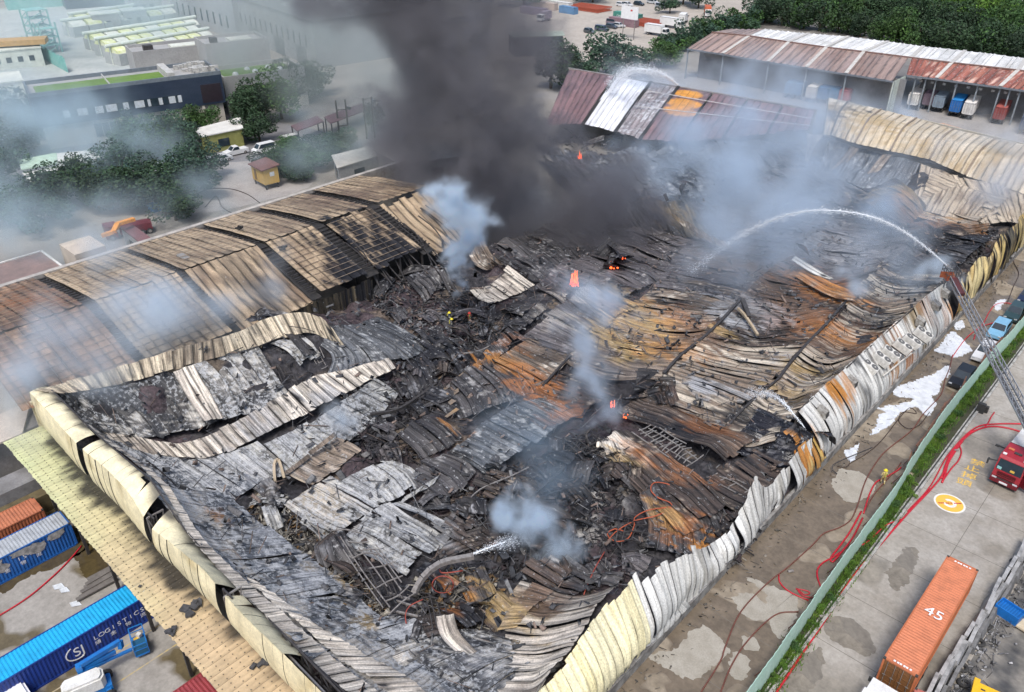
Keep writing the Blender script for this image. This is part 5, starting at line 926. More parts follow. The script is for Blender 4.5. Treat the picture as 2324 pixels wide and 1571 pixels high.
for i, st in enumerate(['maroon', 'washed', 'halfwash', 'maroon', 'maroon', 'maroon', 'maroon']):
    C = []
    for t in (0.03, .97):
        f = P(farp[i][0] * (1 - t) + farp[i + 1][0] * t, farp[i][1] * (1 - t) + farp[i + 1][1] * t, 8.6); n = P(nearp[i][0] * (1 - t) + nearp[i + 1][0] * t, nearp[i][1] * (1 - t) + nearp[i + 1][1] * t, 5.2); C.append([n, (n + f) / 2 + np.array((0, 0, .3)), f])
    sheet('roof_panel', C, st, PW, spacing=1.4, buck=.04, rib=.05, tear=1.4, fold=.15, seed=501 + i, split=True, loc=PL, along=.7)
    if i in (1, 2, 3):
        m = MB(); m.bar(P(*farp[i], 8.8), P(*nearp[i], 5.4), .7, .12); m.build('roof_seam', m_soot, PW, loc=PL)
KCOL['orange'] = (.52, .22, .035); MARKS[:] = []
m = MB(); m.bar(P(1290, 155, 8.5) + np.array((0, .3, -4.2)), P(1852, 250, 8.5) + np.array((0, .3, -4.2)), .3, 8.4); m.build('rear_wall', M('cream_wall', (.5, .46, .38), .8), PW, loc=PL)
m = MB(); m.bar(P(1290, 154, 8.7), P(1852, 249, 8.7), .4, .2); m.build('ridge_flashing', M('flashing', (.3, .28, .28), .6), PW, loc=PL)
m = MB(); a, b_ = P(1360, 200, 7.6), P(1850, 272, 7.6)
m.bar(P(1470, 206, 8.4), P(1850, 270, 8.3), .25, .1); m.bar(P(1440, 240, 7.6), P(1840, 285, 7.0), .25, .1); m.build('roof_pipe', M('pipe_white', (.6, .59, .6), .6), PW, loc=PL)

# ================================================================== long warehouse with docks, far right
FW = thing('dock_warehouse', 'very long warehouse with brown and red front roof, white rear roof and open docks', 'warehouse', (-80, 225, 0)); FL = (-80, 225, 0)
STY['brownroof'] = dict(pal=[(.35, .255, .22), (.30, .225, .205), (.39, .29, .245)], dirt=.4, dcol=(.22, .145, .12), char=0, flake=0, seam=.35)
STY['redroof'] = dict(pal=[(.30, .105, .075), (.25, .09, .07), (.36, .145, .10)], dirt=.4, dcol=(.16, .055, .045), char=0, flake=.16, fcol=(.62, .42, .34), seam=.4)
STY['whiteroof'] = dict(pal=[(.72, .71, .68), (.69, .68, .66), (.74, .73, .70)], dirt=.04, dcol=(.5, .48, .44), char=0, flake=0, seam=.8)
ea = [P(u, v, 8.2) for u, v in [(1560, 110), (1640, 122), (1743, 140), (1830, 153), (1920, 167), (2028, 184)]] ; eb = [P(u, v, 8.2) for u, v in [(2056, 170), (2125, 178), (2270, 197), (2340, 207), (2430, 220)]]
ra = [P(u, v, 11) for u, v in [(1615, 74), (1700, 82), (1790, 96), (1875, 108), (1960, 118), (2065, 131)]]; rb = [P(u, v, 11) for u, v in [(2068, 132), (2160, 143), (2310, 160), (2380, 169), (2470, 180)]]
def roofrow(E_, R_, st, seed, nm='roof_panel', sp=1.6):
    for i in range(len(E_) - 1):
        C = [[E_[i] * (1 - t) + E_[i + 1] * t, (E_[i] * (1 - t) + E_[i + 1] * t) * .5 + (R_[i] * (1 - t) + R_[i + 1] * t) * .5, R_[i] * (1 - t) + R_[i + 1] * t] for t in (.015, .985)]
        sheet(nm, C, st, FW, spacing=sp, buck=.02, rib=.12, tear=.05, fold=.05, seed=seed + i, split=False, loc=FL, along=1.0, marks=False)
        if i:
            m = MB(); m.bar(E_[i] + (0, 0, .2), R_[i] + (0, 0, .2), .9, .1); m.build('translucent_strip', M('strip_pale', (.55, .53, .50), .6), FW, loc=FL)
roofrow(ea, ra, 'brownroof', 601); roofrow(eb, rb, 'redroof', 611)
re_ = [P(u, v, 9.4) for u, v in [(1660, 66), (1735, 66), (1835, 76), (1925, 83), (2015, 94), (2095, 105), (2190, 115), (2330, 132), (2400, 141), (2500, 153)]]; rr = [P(u, v, 11.05) for u, v in [(1615, 74), (1700, 82), (1790, 96), (1875, 108), (1960, 118), (2068, 131), (2160, 143), (2310, 160), (2380, 169), (2470, 180)]]
roofrow(rr[1:], re_[1:], 'whiteroof', 621); roofrow(rr[:2], re_[:2], 'brownroof', 640)
m = MB()
for L in (ra + rb[1:],): [m.bar(a + (0, 0, .15), b_ + (0, 0, .15), .5, .25) for a, b_ in zip(L[:-1], L[1:])]
m.build('ridge_cap', M('ridge_brown', (.22, .13, .11), .8), FW, loc=FL)
m = MB()
for L in (ea, eb): [m.bar(a + (0, -.1, -.15), b_ + (0, -.1, -.15), .25, .4) for a, b_ in zip(L[:-1], L[1:])]
m.build('gutter', M('gutter_blue', (.16, .18, .21), .7), FW, loc=FL)
off = np.array((2.5, 9.5, 0)); m = MB(); L = [np.array((q[0], q[1], 0)) for q in ea]; [m.bar(a + (1.5, 4.5, 4), b_ + (1.5, 4.5, 4), .3, 8) for a, b_ in zip(L[:-1], L[1:])]
m.build('dock_wall', M('dock_wall_grey', (.24, .24, .245), .9, (.16, .16, .165), .4), FW, loc=FL); m = MB(); L = [np.array((q[0], q[1], 0)) for q in eb]; [m.bar(a + (1.5, 8, 4), b_ + (1.5, 8, 4), .3, 8) for a, b_ in zip(L[:-1], L[1:])]; m.build('dock_wall', M('dock_wall_grey', (.24, .24, .245), .9, (.16, .16, .165), .4), FW, loc=FL)
m = MB()
for i in range(len(eb) - 1):
    for t in (0, .33, .66): q = eb[i] * (1 - t) + eb[i + 1] * t; m.box((q[0], q[1] + .6, 4), (.3, .3, 8))
for q in ea: m.box((q[0], q[1] + .5, 4), (.3, .3, 8))
m.build('dock_column', M('column_blue_grey', (.25, .28, .31), .7), FW, loc=FL)
m = MB(); a, b_ = ea[-1], eb[0]; m.slab([a + (0, 0, 0), b_ + (0, 0, 0), b_ + (0, 0, -.1), a + (0, 0, -.1)], .05); m.bar(a * [1, 1, 0] + (0, .1, 4), b_ * [1, 1, 0] + (0, .1, 4), .25, 8); m.build('end_wall', M('pale_green_wall', (.5, .55, .5), .8), FW, loc=FL)
m = MB(); 
for t in np.linspace(0, 1, 14): q = eb[0] * (1 - t) + eb[-1] * t; m.box((q[0], q[1] + 3.4, 6.6), (.7, .4, .5))
m.build('dock_lamp', M('lamp_grey', (.5, .5, .5), .5), FW, loc=FL)

# ================================================================== dark clad building with the planted roof
m_navy = M('navy_cladding', (.022, .035, .062), .35, (.035, .05, .08), .3, stretch=(1, 1, 3)); m_cream = M('cream_render', (.52, .49, .42), .85, (.42, .40, .35), .4)
m_grn = M('roof_grass', (.13, .22, .035), .95, (.09, .17, .03), .25, bump=.05); m_gry = M('grey_render', (.36, .36, .35), .8, (.28, .28, .275), .3); m_win = M('pale_blind', (.62, .66, .70), .4); m_glass = M('dark_glass', (.025, .04, .055), .12)
c00, c10, c11, c01 = P(64, 213, 12), P(500, 160, 12), P(372, 138, 12), P(32, 188, 12)
ux = (c10 - c00); Lb = float(np.linalg.norm(ux)); ux = ux / Lb; uy = np.array((-ux[1], ux[0], 0)); 
if uy @ (c01 - c00) < 0: uy = -uy
rzb = math.atan2(ux[1], ux[0]); BB = thing('navy_building', 'long navy blue clad building with a grass roof and a cream ground floor', 'building', (c00[0], c00[1], 0), rzb)
sgn = 1 if (math.cos(rzb + math.pi / 2) * uy[0] + math.sin(rzb + math.pi / 2) * uy[1]) > 0 else -1
D = 13.0
def bbx(x0, x1, y0, y1, z0, z1): return ((x0 + x1) / 2, sgn * (y0 + y1) / 2, (z0 + z1) / 2), (x1 - x0, y1 - y0, z1 - z0)
def bbox(nm, mat, *a, par=BB): b = MB(); b.box(*bbx(*a)); return b.build(nm, mat, par)
bbox('cream_base', m_cream, 1.0, Lb - .6, .6, D - .5, 0, 4.9)
bbox('upper_storey', m_navy, 0, Lb, 0, D, 4.9, 11.2)
b = MB()
for a in ((0, Lb, 0, .35), (0, Lb, D - .35, D), (0, .35, .36, D - .36), (Lb - .35, Lb, .36, D - .36)): b.box(*bbx(*a, 11.2, 12.0))
b.build('parapet', M('parapet_slate', (.16, .19, .22), .6), BB)
bbox('planted_roof', m_grn, 1.6, Lb * .70, 2.2, D - 4.2, 11.203, 11.5); bbox('paved_roof', m_gry, .4, Lb - .4, .4, D - .4, 11.18, 11.202)
b = MB(); b.box(*bbx(Lb * .71, Lb * .75, 1, D - 1, 11.2, 12.6)); b.box(*bbx(Lb * .40, Lb * .405, 1, D - 1, 11.2, 11.9)); b.build('roof_duct', M('duct_grey', (.5, .5, .48), .6), BB)
b = MB()
for _ in range(16): x = Lb * (.78 + .2 * rnd.random()); y = 2 + rnd.random() * (D - 4); b.box(*bbx(x, x + rnd.uniform(.8, 2), y, y + rnd.uniform(.8, 1.6), 11.2, 11.2 + rnd.uniform(.6, 1.6)))
b.build('roof_plant', M('plant_pale', (.55, .54, .5), .6, (.2, .2, .2), 2), BB)
bbox('window_band', m_glass, 4.5, Lb * .74, -.05, .06, 6.2, 7.9)
for x0, w in [(.135, 1.2), (.205, .9), (.23, 1.), (.295, 1.6), (.35, 2.2), (.44, 1.1), (.50, 2.), (.57, .6), (.63, .8), (.685, 1.4), (.735, .8)]: bbox('window_blind', m_win, Lb * x0, Lb * x0 + w, -.10, .0, 6.3, 7.8)
bbox('dark_bay', M('maroon_black', (.03, .022, .03), .4), Lb * .87, Lb * .985, -.07, .05, 5.4, 9.4)
for x0, w in [(.27, 6.), (.42, 3.4), (.60, 2.6), (.78, 2.)]:
    bbox('lobby_window', m_glass, Lb * x0, Lb * x0 + w, .5, .62, 1.2, 4.0)
    bb_ = MB(); [bb_.box(*bbx(Lb * x0 + w * k / 4 - .06, Lb * x0 + w * k / 4 + .06, .44, .5, 1.2, 4.0)) for k in range(1, 4)]; bb_.build('mullion', m_cream, BB)
b = MB(); [b.box(*bbx(Lb * t, Lb * t + .6, .1, .6, 0, 4.9)) for t in (.4, .5, .74, .86)]; b.build('pillar', m_cream, BB)
# grey neighbour with planters
g0 = P(506, 177, 9); GB = thing('grey_building', 'low grey building with a lawn roof and white domes next to the navy building', 'building', (g0[0], g0[1], 0), rzb)
def gbx(nm, mat, *a, par=None): b = MB(); b.box(*bbx(*a)); return b.build(nm, mat, par or GB)
gbx('wall', m_gry, 0, 20, 0, 13, 0, 8.2); gbx('lawn', m_grn, .8, 18, 1.4, 11, 8.2, 8.5)
b = MB(); [b.box(*bbx(*a, 8.2, 9.2)) for a in ((0, 20, 0, .4), (0, 20, 12.6, 13), (0, .4, .41, 12.59), (19.6, 20, .41, 12.59))]; b.build('parapet', m_gry, GB)
for x, y in [(4, 4), (9, 4.5), (8, 8), (13, 7), (15, 4)]:
    b = MB()
    for k in range(4): r0, r1 = math.cos(k * .39) * .8, math.cos((k + 1) * .39) * .8; b.cyl((x, sgn * y, 8.45 + .8 * math.sin(k * .39)), (x, sgn * y, 8.45 + .8 * math.sin((k + 1) * .39)), r0, 10, max(r1, .02))
    b.build('roof_dome', m_win, GB)
for x in (1.5, 8, 14): gbx('opening', m_glass, x, x + 5, -.06, .06, 2.8, 4.6)
gbx('base_wall', m_cream, 0, 20, -.04, .0, 0, 2.4)
# two flat blocks behind it
for (u, v, w, d, h, lb) in [(300, 118, 24, 11, 9, 'low grey flat roofed block between the grass roof and the yellow green tanks'), (465, 100, 17, 12, 11, 'taller grey flat roofed block with pale rooflight behind the navy building')]:
    q = P(u, v, h); o = thing('flat_block', lb, 'building', (q[0], q[1], 0), rzb)
    gbx('wall', m_gry, 0, w, 0, d, 0, h - .8, par=o); b = MB(); [b.box(*bbx(*a, h - .8, h)) for a in ((0, w, 0, .35), (0, w, d - .35, d), (0, .35, .36, d - .36), (w - .35, w, .36, d - .36))]; b.build('parapet', m_gry, o)
    gbx('rooflight', M('rooflight', (.66, .68, .6), .5), w * .45, w * .8, d * .3, d * .7, h - .8, h - .3, par=o); gbx('roof_unit', m_steel, w * .15, w * .25, d * .3, d * .5, h - .8, h + .6, par=o)
# big grey hall in the smoke, with slit windows and loading doors
HA = thing('grey_hall', 'big grey industrial hall half hidden by drifting smoke at the top', 'building', (*P(545, 85)[:2], 0), math.atan2(*(P(830, 200) - P(545, 85))[[1, 0]])); hl = 60
for nm, mat, c_, d_ in [('wall', M('hall_grey', (.34, .345, .35), .85, (.27, .275, .28), .2), (hl / 2, 14, 6.5), (hl, 28, 13)), ('roof', M('hall_roof', (.22, .23, .235), .8, (.16, .17, .175), .2), (hl / 2, 14, 13.2), (hl + .6, 28.6, .4))]:
    b = MB(); b.box(c_, d_); b.build(nm, mat, HA)
for x in np.arange(4, hl - 4, 4.2): b = MB(); b.box((x, -.04, 7), (.7, .12, 3.4)); b.build('slit_window', m_glass, HA)
for x in (14, 34, 50): b = MB(); b.box((x, -.05, 2.6), (7, .14, 5)); b.build('loading_door', M('door_grey', (.13, .14, .15), .7), HA)
b = MB(); [b.box((rnd.uniform(3, hl - 3), rnd.uniform(3, 25), 13.9), (2.2, 1.6, 1.1)) for _ in range(14)]; b.build('roof_fan', m_win, HA)
HB = thing('rear_hall', 'long grey hall with rooftop units along the top edge beside the plant', 'building', (*P(395, 45)[:2], 0), math.atan2(*(P(560, 95) - P(395, 45))[[1, 0]]))
b = MB(); b.box((26, 12, 8), (52, 24, 16)); b.build('wall', M('hall_grey', (.34, .345, .35), .85), HB); [(lambda b, x: (b.box((x, -.05, 5), (1.0, .12, 4)), b.build('window', m_glass, HB)))(MB(), x) for x in np.arange(6, 50, 5)]; b = MB(); [b.box((rnd.uniform(3, 49), rnd.uniform(3, 21), 16.7), (2.4, 1.8, 1.4)) for _ in range(12)]; b.build('roof_unit', m_win, HB)

# ================================================================== water works: rows of tanks with yellow green covers and pipes
m_cov = M('cover_yellow_green', (.56, .60, .22), .7, (.66, .68, .50), .5, .4, .6); m_covw = M('cover_white', (.66, .68, .60), .7, (.5, .52, .46), .5); m_pipe = M('pipe_pale', (.66, .72, .66), .5); m_teal = M('teal_frame', (.16, .42, .38), .6, (.28, .5, .46), .6); m_tank = M('tank_concrete', (.42, .44, .43), .85, (.32, .34, .33), .3)
rows = [(40, 380, 22, 6), (62, 410, 26, 6), (95, 420, 16, 7), (112, 460, 8, 5)]
a0, a1 = P(105, 75, 3), P(300, 35, 3); ex = (a1 - a0) / np.linalg.norm(a1 - a0)
k = 0
for r, (u0, v0, u1, v1, n, wht) in enumerate([(150, 55, 390, 22, 7, 0), (200, 85, 440, 48, 8, 1), (250, 115, 470, 75, 8, 0), (165, 40, 300, 20, 5, 1), (225, 98, 440, 62, 8, 1)]):
    p0, p1 = P(u0, v0, 4), P(u1, v1, 4); dx = (p1 - p0) / n; L = np.linalg.norm(dx); rz = math.atan2(dx[1], dx[0])
    for i in range(n):
        c_ = p0 + dx * (i + .5); names = ['nearest the navy building', 'in the middle rows', 'at the far end']
        o = thing('settling_tank', ('white' if (i + r + wht) % 3 == 0 else 'yellow green') + ' covered tank, ' + ('second row from the top', 'row before the grey blocks', 'row nearest the camera', 'farthest short row', 'row second from the camera')[r] + ', ' + ('left end', 'middle', 'right end')[min(2, i * 3 // n)], 'tank', (c_[0], c_[1], 0), rz, 'covered tanks of the water works')
        b = MB(); b.box((0, 0, 1.7), (L * .96, 8.2, 3.4)); b.build('basin', m_tank, o)
        b = MB(); s = [( -3.6 * math.cos(t), 3.4 + 1.5 * math.sin(t)) for t in np.linspace(0, math.pi, 7)]; b.prism([(y, z) for y, z in s], -L * .42, L * .42, 'x'); b.build('cover', m_covw if (i + r + wht) % 3 == 0 else m_cov, o)
    m = MB(); m.cyl(p0 + np.array((0, 0, 1.4)) - dx * .3, p1 + np.array((0, 0, 1.4)) + dx * .2, .55, 8)
    for i in range(n + 1): q = p0 + dx * i; m.cyl((q[0], q[1], 0), (q[0], q[1], 5.4), .22, 6)
    tag(m.build('pipe_run', m_pipe), ['pale pipe run over the farthest left row of tanks', 'pale pipe run over the second row of tanks', 'pale pipe run over the row of tanks nearest the grey block', 'short pale pipe run by the teal topped shed', 'pale pipe run between the two white tank rows'][r], 'pipe')
for (u, v, w, d, h, lb) in [(100, 110, 6, 6, 12, 'teal open steel tower left of the tanks'), (118, 118, 4, 5, 9, 'smaller teal steel frame beside the teal tower')]:
    q = P(u, v); b = MB()
    for sx in (-1, 1):
        for sy in (-1, 1): b.box((q[0] + sx * w / 2, q[1] + sy * d / 2, h / 2), (.4, .4, h))
    for z in np.arange(2.4, h + .1, 2.4): b.box((q[0], q[1], z), (w, d, .2))
    for z in np.arange(0, h - 2, 2.4): b.bar((q[0] - w / 2, q[1] - d / 2, z), (q[0] + w / 2, q[1] - d / 2, z + 2.4), .2); b.bar((q[0] + w / 2, q[1] - d / 2, z), (q[0] + w / 2, q[1] + d / 2, z + 2.4), .2)
    tag(b.build('steel_tower', m_teal), lb, 'tower')
b = MB(); p0, p1 = P(58, 112, 0), P(155, 165, 0); n = 26
for i in range(n):
    a, c_ = p0 + (p1 - p0) * i / n, p0 + (p1 - p0) * (i + .93) / n; jz = rnd.uniform(3.6, 4.4); b.slab([a + (0, 0, jz), c_ + (0, 0, jz), c_ + (.3, 0, .1), a + (.3, 0, .1)], .06)
    b.box((a[0], a[1], 2.2), (.15, .15, 4.4))
tag(b.build('net_fence', m_teal), 'long teal netting fence on the slope at the left of the tanks', 'fence')
q = P(0, 104, 7); b = MB(); b.box((q[0] - 8, q[1] + 2, 6.6), (6, 26, 1.4), rz=-.5); tag(b.build('orange_gantry', M('ochre_paint', (.5, .31, .12), .7)), 'ochre beam at the upper left edge of the photo', 'beam')
for (u, v, w, d, h, mat, lb) in [(95, 12, 26, 14, 12, m_teal, 'teal walled building at the very top left'), (15, 150, 20, 10, 5, m_covw, 'long pale low building at the left edge under the ochre beam'), (10, 215, 10, 12, 4, m_covw, 'small white roofed building at the left edge by the navy building'), (330, 30, 12, 10, 6, m_gry, 'small grey plant room among the far tanks'), (235, 10, 30, 12, 8, m_navy, 'dark building behind the far tanks at the top edge'), (245, 70, 9, 7, 6, m_gry, 'grey brown plant house between tank rows'), (310, 62, 8, 6, 6, m_gry, 'grey cube building right of the tank rows')]:
    q = P(u, v); o = thing('plant_building', lb, 'building', (q[0], q[1], 0), rzb); b = MB(); b.box((0, 0, h / 2), (w, d, h)); b.build('wall', mat, o); b = MB(); b.box((0, 0, h + .2), (w + .4, d + .4, .4)); b.build('roof', m_covw if mat is not m_navy else m_gry, o)
    b = MB(); [b.box((x, -d / 2 - .03, h * .5), (1.4, .1, h * .3)) for x in np.arange(-w / 2 + 2, w / 2 - 1, 3)]; b.build('window', m_glass, o)
# ================================================================== sheds, hut, poles at the left middle
m_wroof = M('white_sheet_roof', (.66, .65, .60), .7, (.52, .50, .46), .5); m_mint = M('mint_roof', (.46, .60, .48), .7)
def shed(nm, lb, cat, pr, z, mroof, mwall, thk=.2, ridge=None):
    p = [P(u, v, z) for u, v in pr]; c_ = np.mean(p, axis=0); o = thing(nm, lb, cat, (c_[0], c_[1], 0)); b = MB(); b.slab([q - np.array((c_[0], c_[1], 0)) for q in p], thk); b.build('roof', mroof, o)
    b = MB(); w = [((q - c_) * .93)[:2] for q in p]; b.prism(w, 0, z - thk - .01); b.build('wall', mwall, o)
    b = MB()
    for i in range(4):
        a, d = np.array(w[i]), np.array(w[(i + 1) % 4]); L = np.linalg.norm(d - a)
        if L > 4: m_ = (a + d) / 2; n_ = np.array((d[1] - a[1], a[0] - d[0])) / L; n_ = n_ if n_ @ m_ > 0 else -n_; b.box((m_[0] + n_[0] * .03, m_[1] + n_[1] * .03, z * .45), (min(2.4, L * .4), .14, z * .4), rz=math.atan2(d[1] - a[1], d[0] - a[0]))
    if b.v: b.build('window', m_glass, o)
    return o
shed('white_shed', 'white roofed shed with a blue green side among the trees at the left', 'shed', [(130, 347), (205, 340), (243, 362), (130, 392)], 4, m_wroof, M('teal_wall', (.22, .36, .36), .8))
shed('mint_shed', 'mint green roofed shed joined to the white one at the left', 'shed', [(42, 362), (128, 346), (132, 368), (48, 384)], 4, m_mint, m_gry)
shed('low_shed', 'low cream lean-to in front of the mint roofed shed', 'shed', [(50, 392), (128, 372), (134, 398), (70, 412)], 3.2, m_wroof, m_gry)
shed('olive_shed', 'white roofed shed with olive walls below the trees', 'shed', [(440, 292), (545, 265), (552, 290), (455, 310)], 4, m_wroof, M('olive_wall', (.30, .30, .10), .85))
shed('teal_hut', 'small teal hut beside the white shed at the left', 'shed', [(248, 368), (285, 360), (300, 385), (255, 395)], 3, M('teal_roof', (.28, .5, .46), .7), m_teal)
shed('beige_shed', 'beige flat roofed shed right of the dark trees by the scorched warehouse', 'shed', [(752, 352), (835, 332), (862, 352), (765, 381)], 4, M('beige_roof', (.46, .44, .40), .85, (.36, .34, .31), .5), m_gry)
shed('smoky_shed', 'long flat roof under the smoke behind the scorched warehouse', 'shed', [(845, 338), (1010, 322), (1080, 350), (905, 372)], 5, M('beige_roof', (.46, .44, .40), .85), m_gry)
shed('dark_shed', 'dark walled shed with green roof in front of the container yard', 'shed', [(1150, 72), (1278, 70), (1282, 80), (1165, 84)], 6, M('sage_roof', (.36, .42, .36), .8), M('slate_wall', (.05, .075, .09), .8))
for (pr, lb) in [([(660, 285), (720, 262), (735, 275), (675, 297)], 'maroon tarpaulin canopy left of the timber frames'), ([(735, 265), (825, 232), (835, 248), (750, 280)], 'longer maroon canopy roof behind the timber frames')]:
    p = [P(u, v, 3.4) for u, v in pr]; c_ = np.mean(p, axis=0); o = thing('canopy', lb, 'canopy', (c_[0], c_[1], 0)); b = MB(); b.slab([q - np.array((c_[0], c_[1], 0)) for q in p], .15); b.build('roof', M('maroon_tarp', (.16, .08, .09), .8, (.12, .07, .075), .5), o); b = MB(); [b.box(((q - c_) * .95)[:2].tolist() + [1.6], (.2, .2, 3.2)) for q in p]; b.build('post', m_steel, o)
for (u0, v0, u1, v1, lb) in [(770, 302, 791, 300, 'timber pole frame with brackets, the nearer to the cars'), (833, 315, 851, 312, 'tall timber H frame of poles beside the smoke')]:
    a, c_ = P(u0, v0), P(u1, v1); o = thing('pole_frame', lb, 'pole', (a[0], a[1], 0)); d = c_ - a; h = 9 if u0 > 800 else 7.4
    for q in (np.zeros(3), d): b = MB(); b.cyl(q, q + (0, 0, h), .2, 8); b.build('pole', M('timber_dark', (.07, .055, .045), .9), o)
    b = MB(); [b.bar((0, 0, z), d + (0, 0, z), .18) for z in ((h - .3,) if u0 > 800 else (1.6, 3.4, 5.2))]; b.build('crossbar', M('timber_dark', (.07, .055, .045), .9), o)
    b = MB(); b.box((d[0] + .5, d[1] + .3, h * .75), (1.2, .5, .5)); b.build('transformer', m_steel, o)
q = P(622, 424); HU = thing('yellow_hut', 'yellow hut on short legs with a brown roof and a ladder frame', 'hut', (q[0], q[1], 0), -.1)
b = MB(); b.box((-1.6, -.6, 2.5), (5.0, 3.0, 2.9)); b.build('wall', M('hut_yellow', (.50, .33, .09), .8, (.42, .28, .09), 1), HU); b = MB(); b.slab([(-4.4, -2.5, 4.05), (1.2, -2.5, 4.05), (1.2, 1.3, 4.5), (-4.4, 1.3, 4.5)], .2); b.build('roof', M('hut_roof', (.16, .075, .065), .8), HU)
b = MB(); [b.box((x, y, .5), (.2, .2, 1.0)) for x in (-3.8, .6) for y in (-1.8, .6)]; b.build('leg', m_steel, HU); b = MB(); b.box((.91, -.4, 2.9), (.06, .9, .8)); b.build('window', m_win, HU); b = MB(); b.box((-2.6, -2.12, 2.3), (.9, .06, 1.9)); b.build('door', M('hut_door', (.2, .13, .06), .8), HU)
b = MB(); [b.bar((-5.2, -1.5 + k, 0), (-5.2, -1.5 + k, 3.4), .08) for k in range(4)]; [b.bar((-5.2, -1.5, z), (-5.2, 1.5, z), .08) for z in (.8, 1.6, 2.4, 3.2)]; b.build('scaffold', m_ltsteel, HU)
# ================================================================== shipping containers
def paint_mat(n, c, d=.3): return M('paint_' + n, c, .5, tuple(x * (1 - d) for x in c), 1.1, .45, .75)
def corrug(L, n, amp, y, z0, z1, axis='x', out=1):
    """a corrugated vertical panel along x"""
    b = MB(); xs_ = []
    for i in range(n):
        a = -L / 2 + L * i / n; w = L / n; xs_ += [(a, 0), (a + w * .28, 0), (a + w * .5, 1), (a + w * .78, 1)]
    xs_.append((L / 2, 0)); vs = []
    for xx, k in xs_:
        for z in (z0, z1): vs.append((xx, y - out * amp * k, z) if axis == 'x' else (y - out * amp * k, xx, z))
    return b.add(vs, [(2 * i, 2 * i + 2, 2 * i + 3, 2 * i + 1) for i in range(len(xs_) - 1)])
def container(label, loc, rz, L=12.19, H=2.59, paint=(.5, .2, .1), pn='x', roofc=None, z0=0., group=None, doors=True, name='shipping_container', dcol=None, cast=None):
    """length along y, doors at -y"""
    W = 2.44; o = thing(name, label, 'container', (loc[0], loc[1], z0), rz, group); m = paint_mat(pn, paint); mr = paint_mat(pn + '_roof', roofc) if roofc else m; mdk = M('casting_dark', (.05, .045, .04), .7)
    n = int(L / .28)
    for s in (-1, 1):
        b = corrug(L - .3, n, .045, s * (W / 2 - .03), .18, H - .12, 'y', s); b.build('side_panel', m, o)
    b = MB(); vs = []; nr = int(L / .30); fs = []
    for i in range(nr):
        a = -L / 2 + .45 + (L - .9) * i / nr; w = (L - .9) / nr
        for q, k in ((0, 0), (.3, 0), (.5, 1), (.8, 1)): vs += [(-W / 2 + .09, a + w * q, H - .045 + .03 * k), (W / 2 - .09, a + w * q, H - .045 + .03 * k)]
    b.add(vs, [(2 * i, 2 * i + 1, 2 * i + 3, 2 * i + 2) for i in range(len(vs) // 2 - 1)]); b.box((0, -L / 2 + .24, H - .05), (W - .1, .46, .05)); b.box((0, L / 2 - .24, H - .05), (W - .1, .46, .05)); b.build('roof_panel', mr, o)
    b = MB()
    for s in (-1, 1):
        b.box((s * (W / 2 - .05), 0, H - .06), (.10, L - .3, .12)); b.box((s * (W / 2 - .05), 0, .09), (.10, L - .3, .18))
        for e in (-1, 1): b.box((s * (W / 2 - .07), e * (L / 2 - .07), H / 2), (.14, .14, H - .3))
    for e in (-1, 1): b.box((0, e * (L / 2 - .06), H - .07), (W - .3, .12, .14)); b.box((0, e * (L / 2 - .06), .09), (W - .3, .12, .18))
    b.build('frame', m, o)
    for s in (-1, 1):
        for e in (-1, 1):
            for z in (.07, H - .06): b = MB(); b.box((s * (W / 2 - .085), e * (L / 2 - .085), z), (.19, .19, .14)); b.build('corner_casting', mdk, o)
    b = MB(); b.box((0, L / 2 - .1, H / 2), (W - .3, .06, H - .35)); b.build('end_panel', m, o)
    md = paint_mat(pn + '_door', dcol) if dcol else m
    for s in (-1, 1):
        b = MB(); b.box((s * .56, -L / 2 + .10, H / 2), (1.10, .06, H - .36)); 
        for z in (.5, 1.05, 1.6, 2.1): b.box((s * .56, -L / 2 + .055, z), (1.0, .03, .05))
        d = b.build('door', md, o)
        if doors:
            for x in (.28, .82): b = MB(); b.cyl((s * x, -L / 2 + .02, .2), (s * x, -L / 2 + .02, H - .2), .025, 6); b.box((s * x, -L / 2 + .02, 1.1), (.22, .05, .05)); b.build('locking_bar', m_ltsteel, d)
    b = MB(); b.box((0, 0, .12), (W - .3, L - .3, .1)); b.build('floor', mdk, o)
    return o
m_white = M('lettering_white', (.8, .8, .8), .6, (.7, .7, .7)); m_tyre = M('tyre_rubber', (.022, .022, .023), .85, (.045, .043, .04), 3)
# orange box with 45 on the roof, standing on a trailer beside the stone wall
oc = container('orange shipping container marked 45 on its roof, on a trailer beside the stone wall', (-4.9, 53.3), 0, 13.7, 2.7, (.48, .15, .06), 'orange', roofc=(.56, .185, .085), z0=1.3, dcol=(.19, .085, .03))
text('45', (0.1, -.3, 2.76), (0, 0, 0), 1.35, m_white, oc, sx=1.05)
for s in (-1, 1):
    for i in range(5): b = MB(); b.box((s * .3, i * 0, 2.73), (.01, .01, .01))
for y, n in ((6.55, 6), (-6.6, 6)):
    b = MB(); [b.box((-.5 + k * .22 + .03 * (k % 2), y, 2.71), (.15, .16, .012)) for k in range(n)]; b.build('code_plate', m_white, oc)
def wheel(par, c, r=.5, w=.35, axis='x', rim=.55, name='wheel', rm=None):
    b = MB(); d = Vector((w / 2, 0, 0)) if axis == 'x' else Vector((0, w / 2, 0)); c = Vector(c); b.cyl(c - d, c + d, r, 16); o = b.build(name, m_tyre, par)
    s = 1 if (c.x if axis == 'x' else c.y) >= 0 else -1
    b = MB(); b.cyl(c + d * s * .9, c + d * s * 1.06, r * rim, 12); b.build('rim', rm or m_ltsteel, o); return o
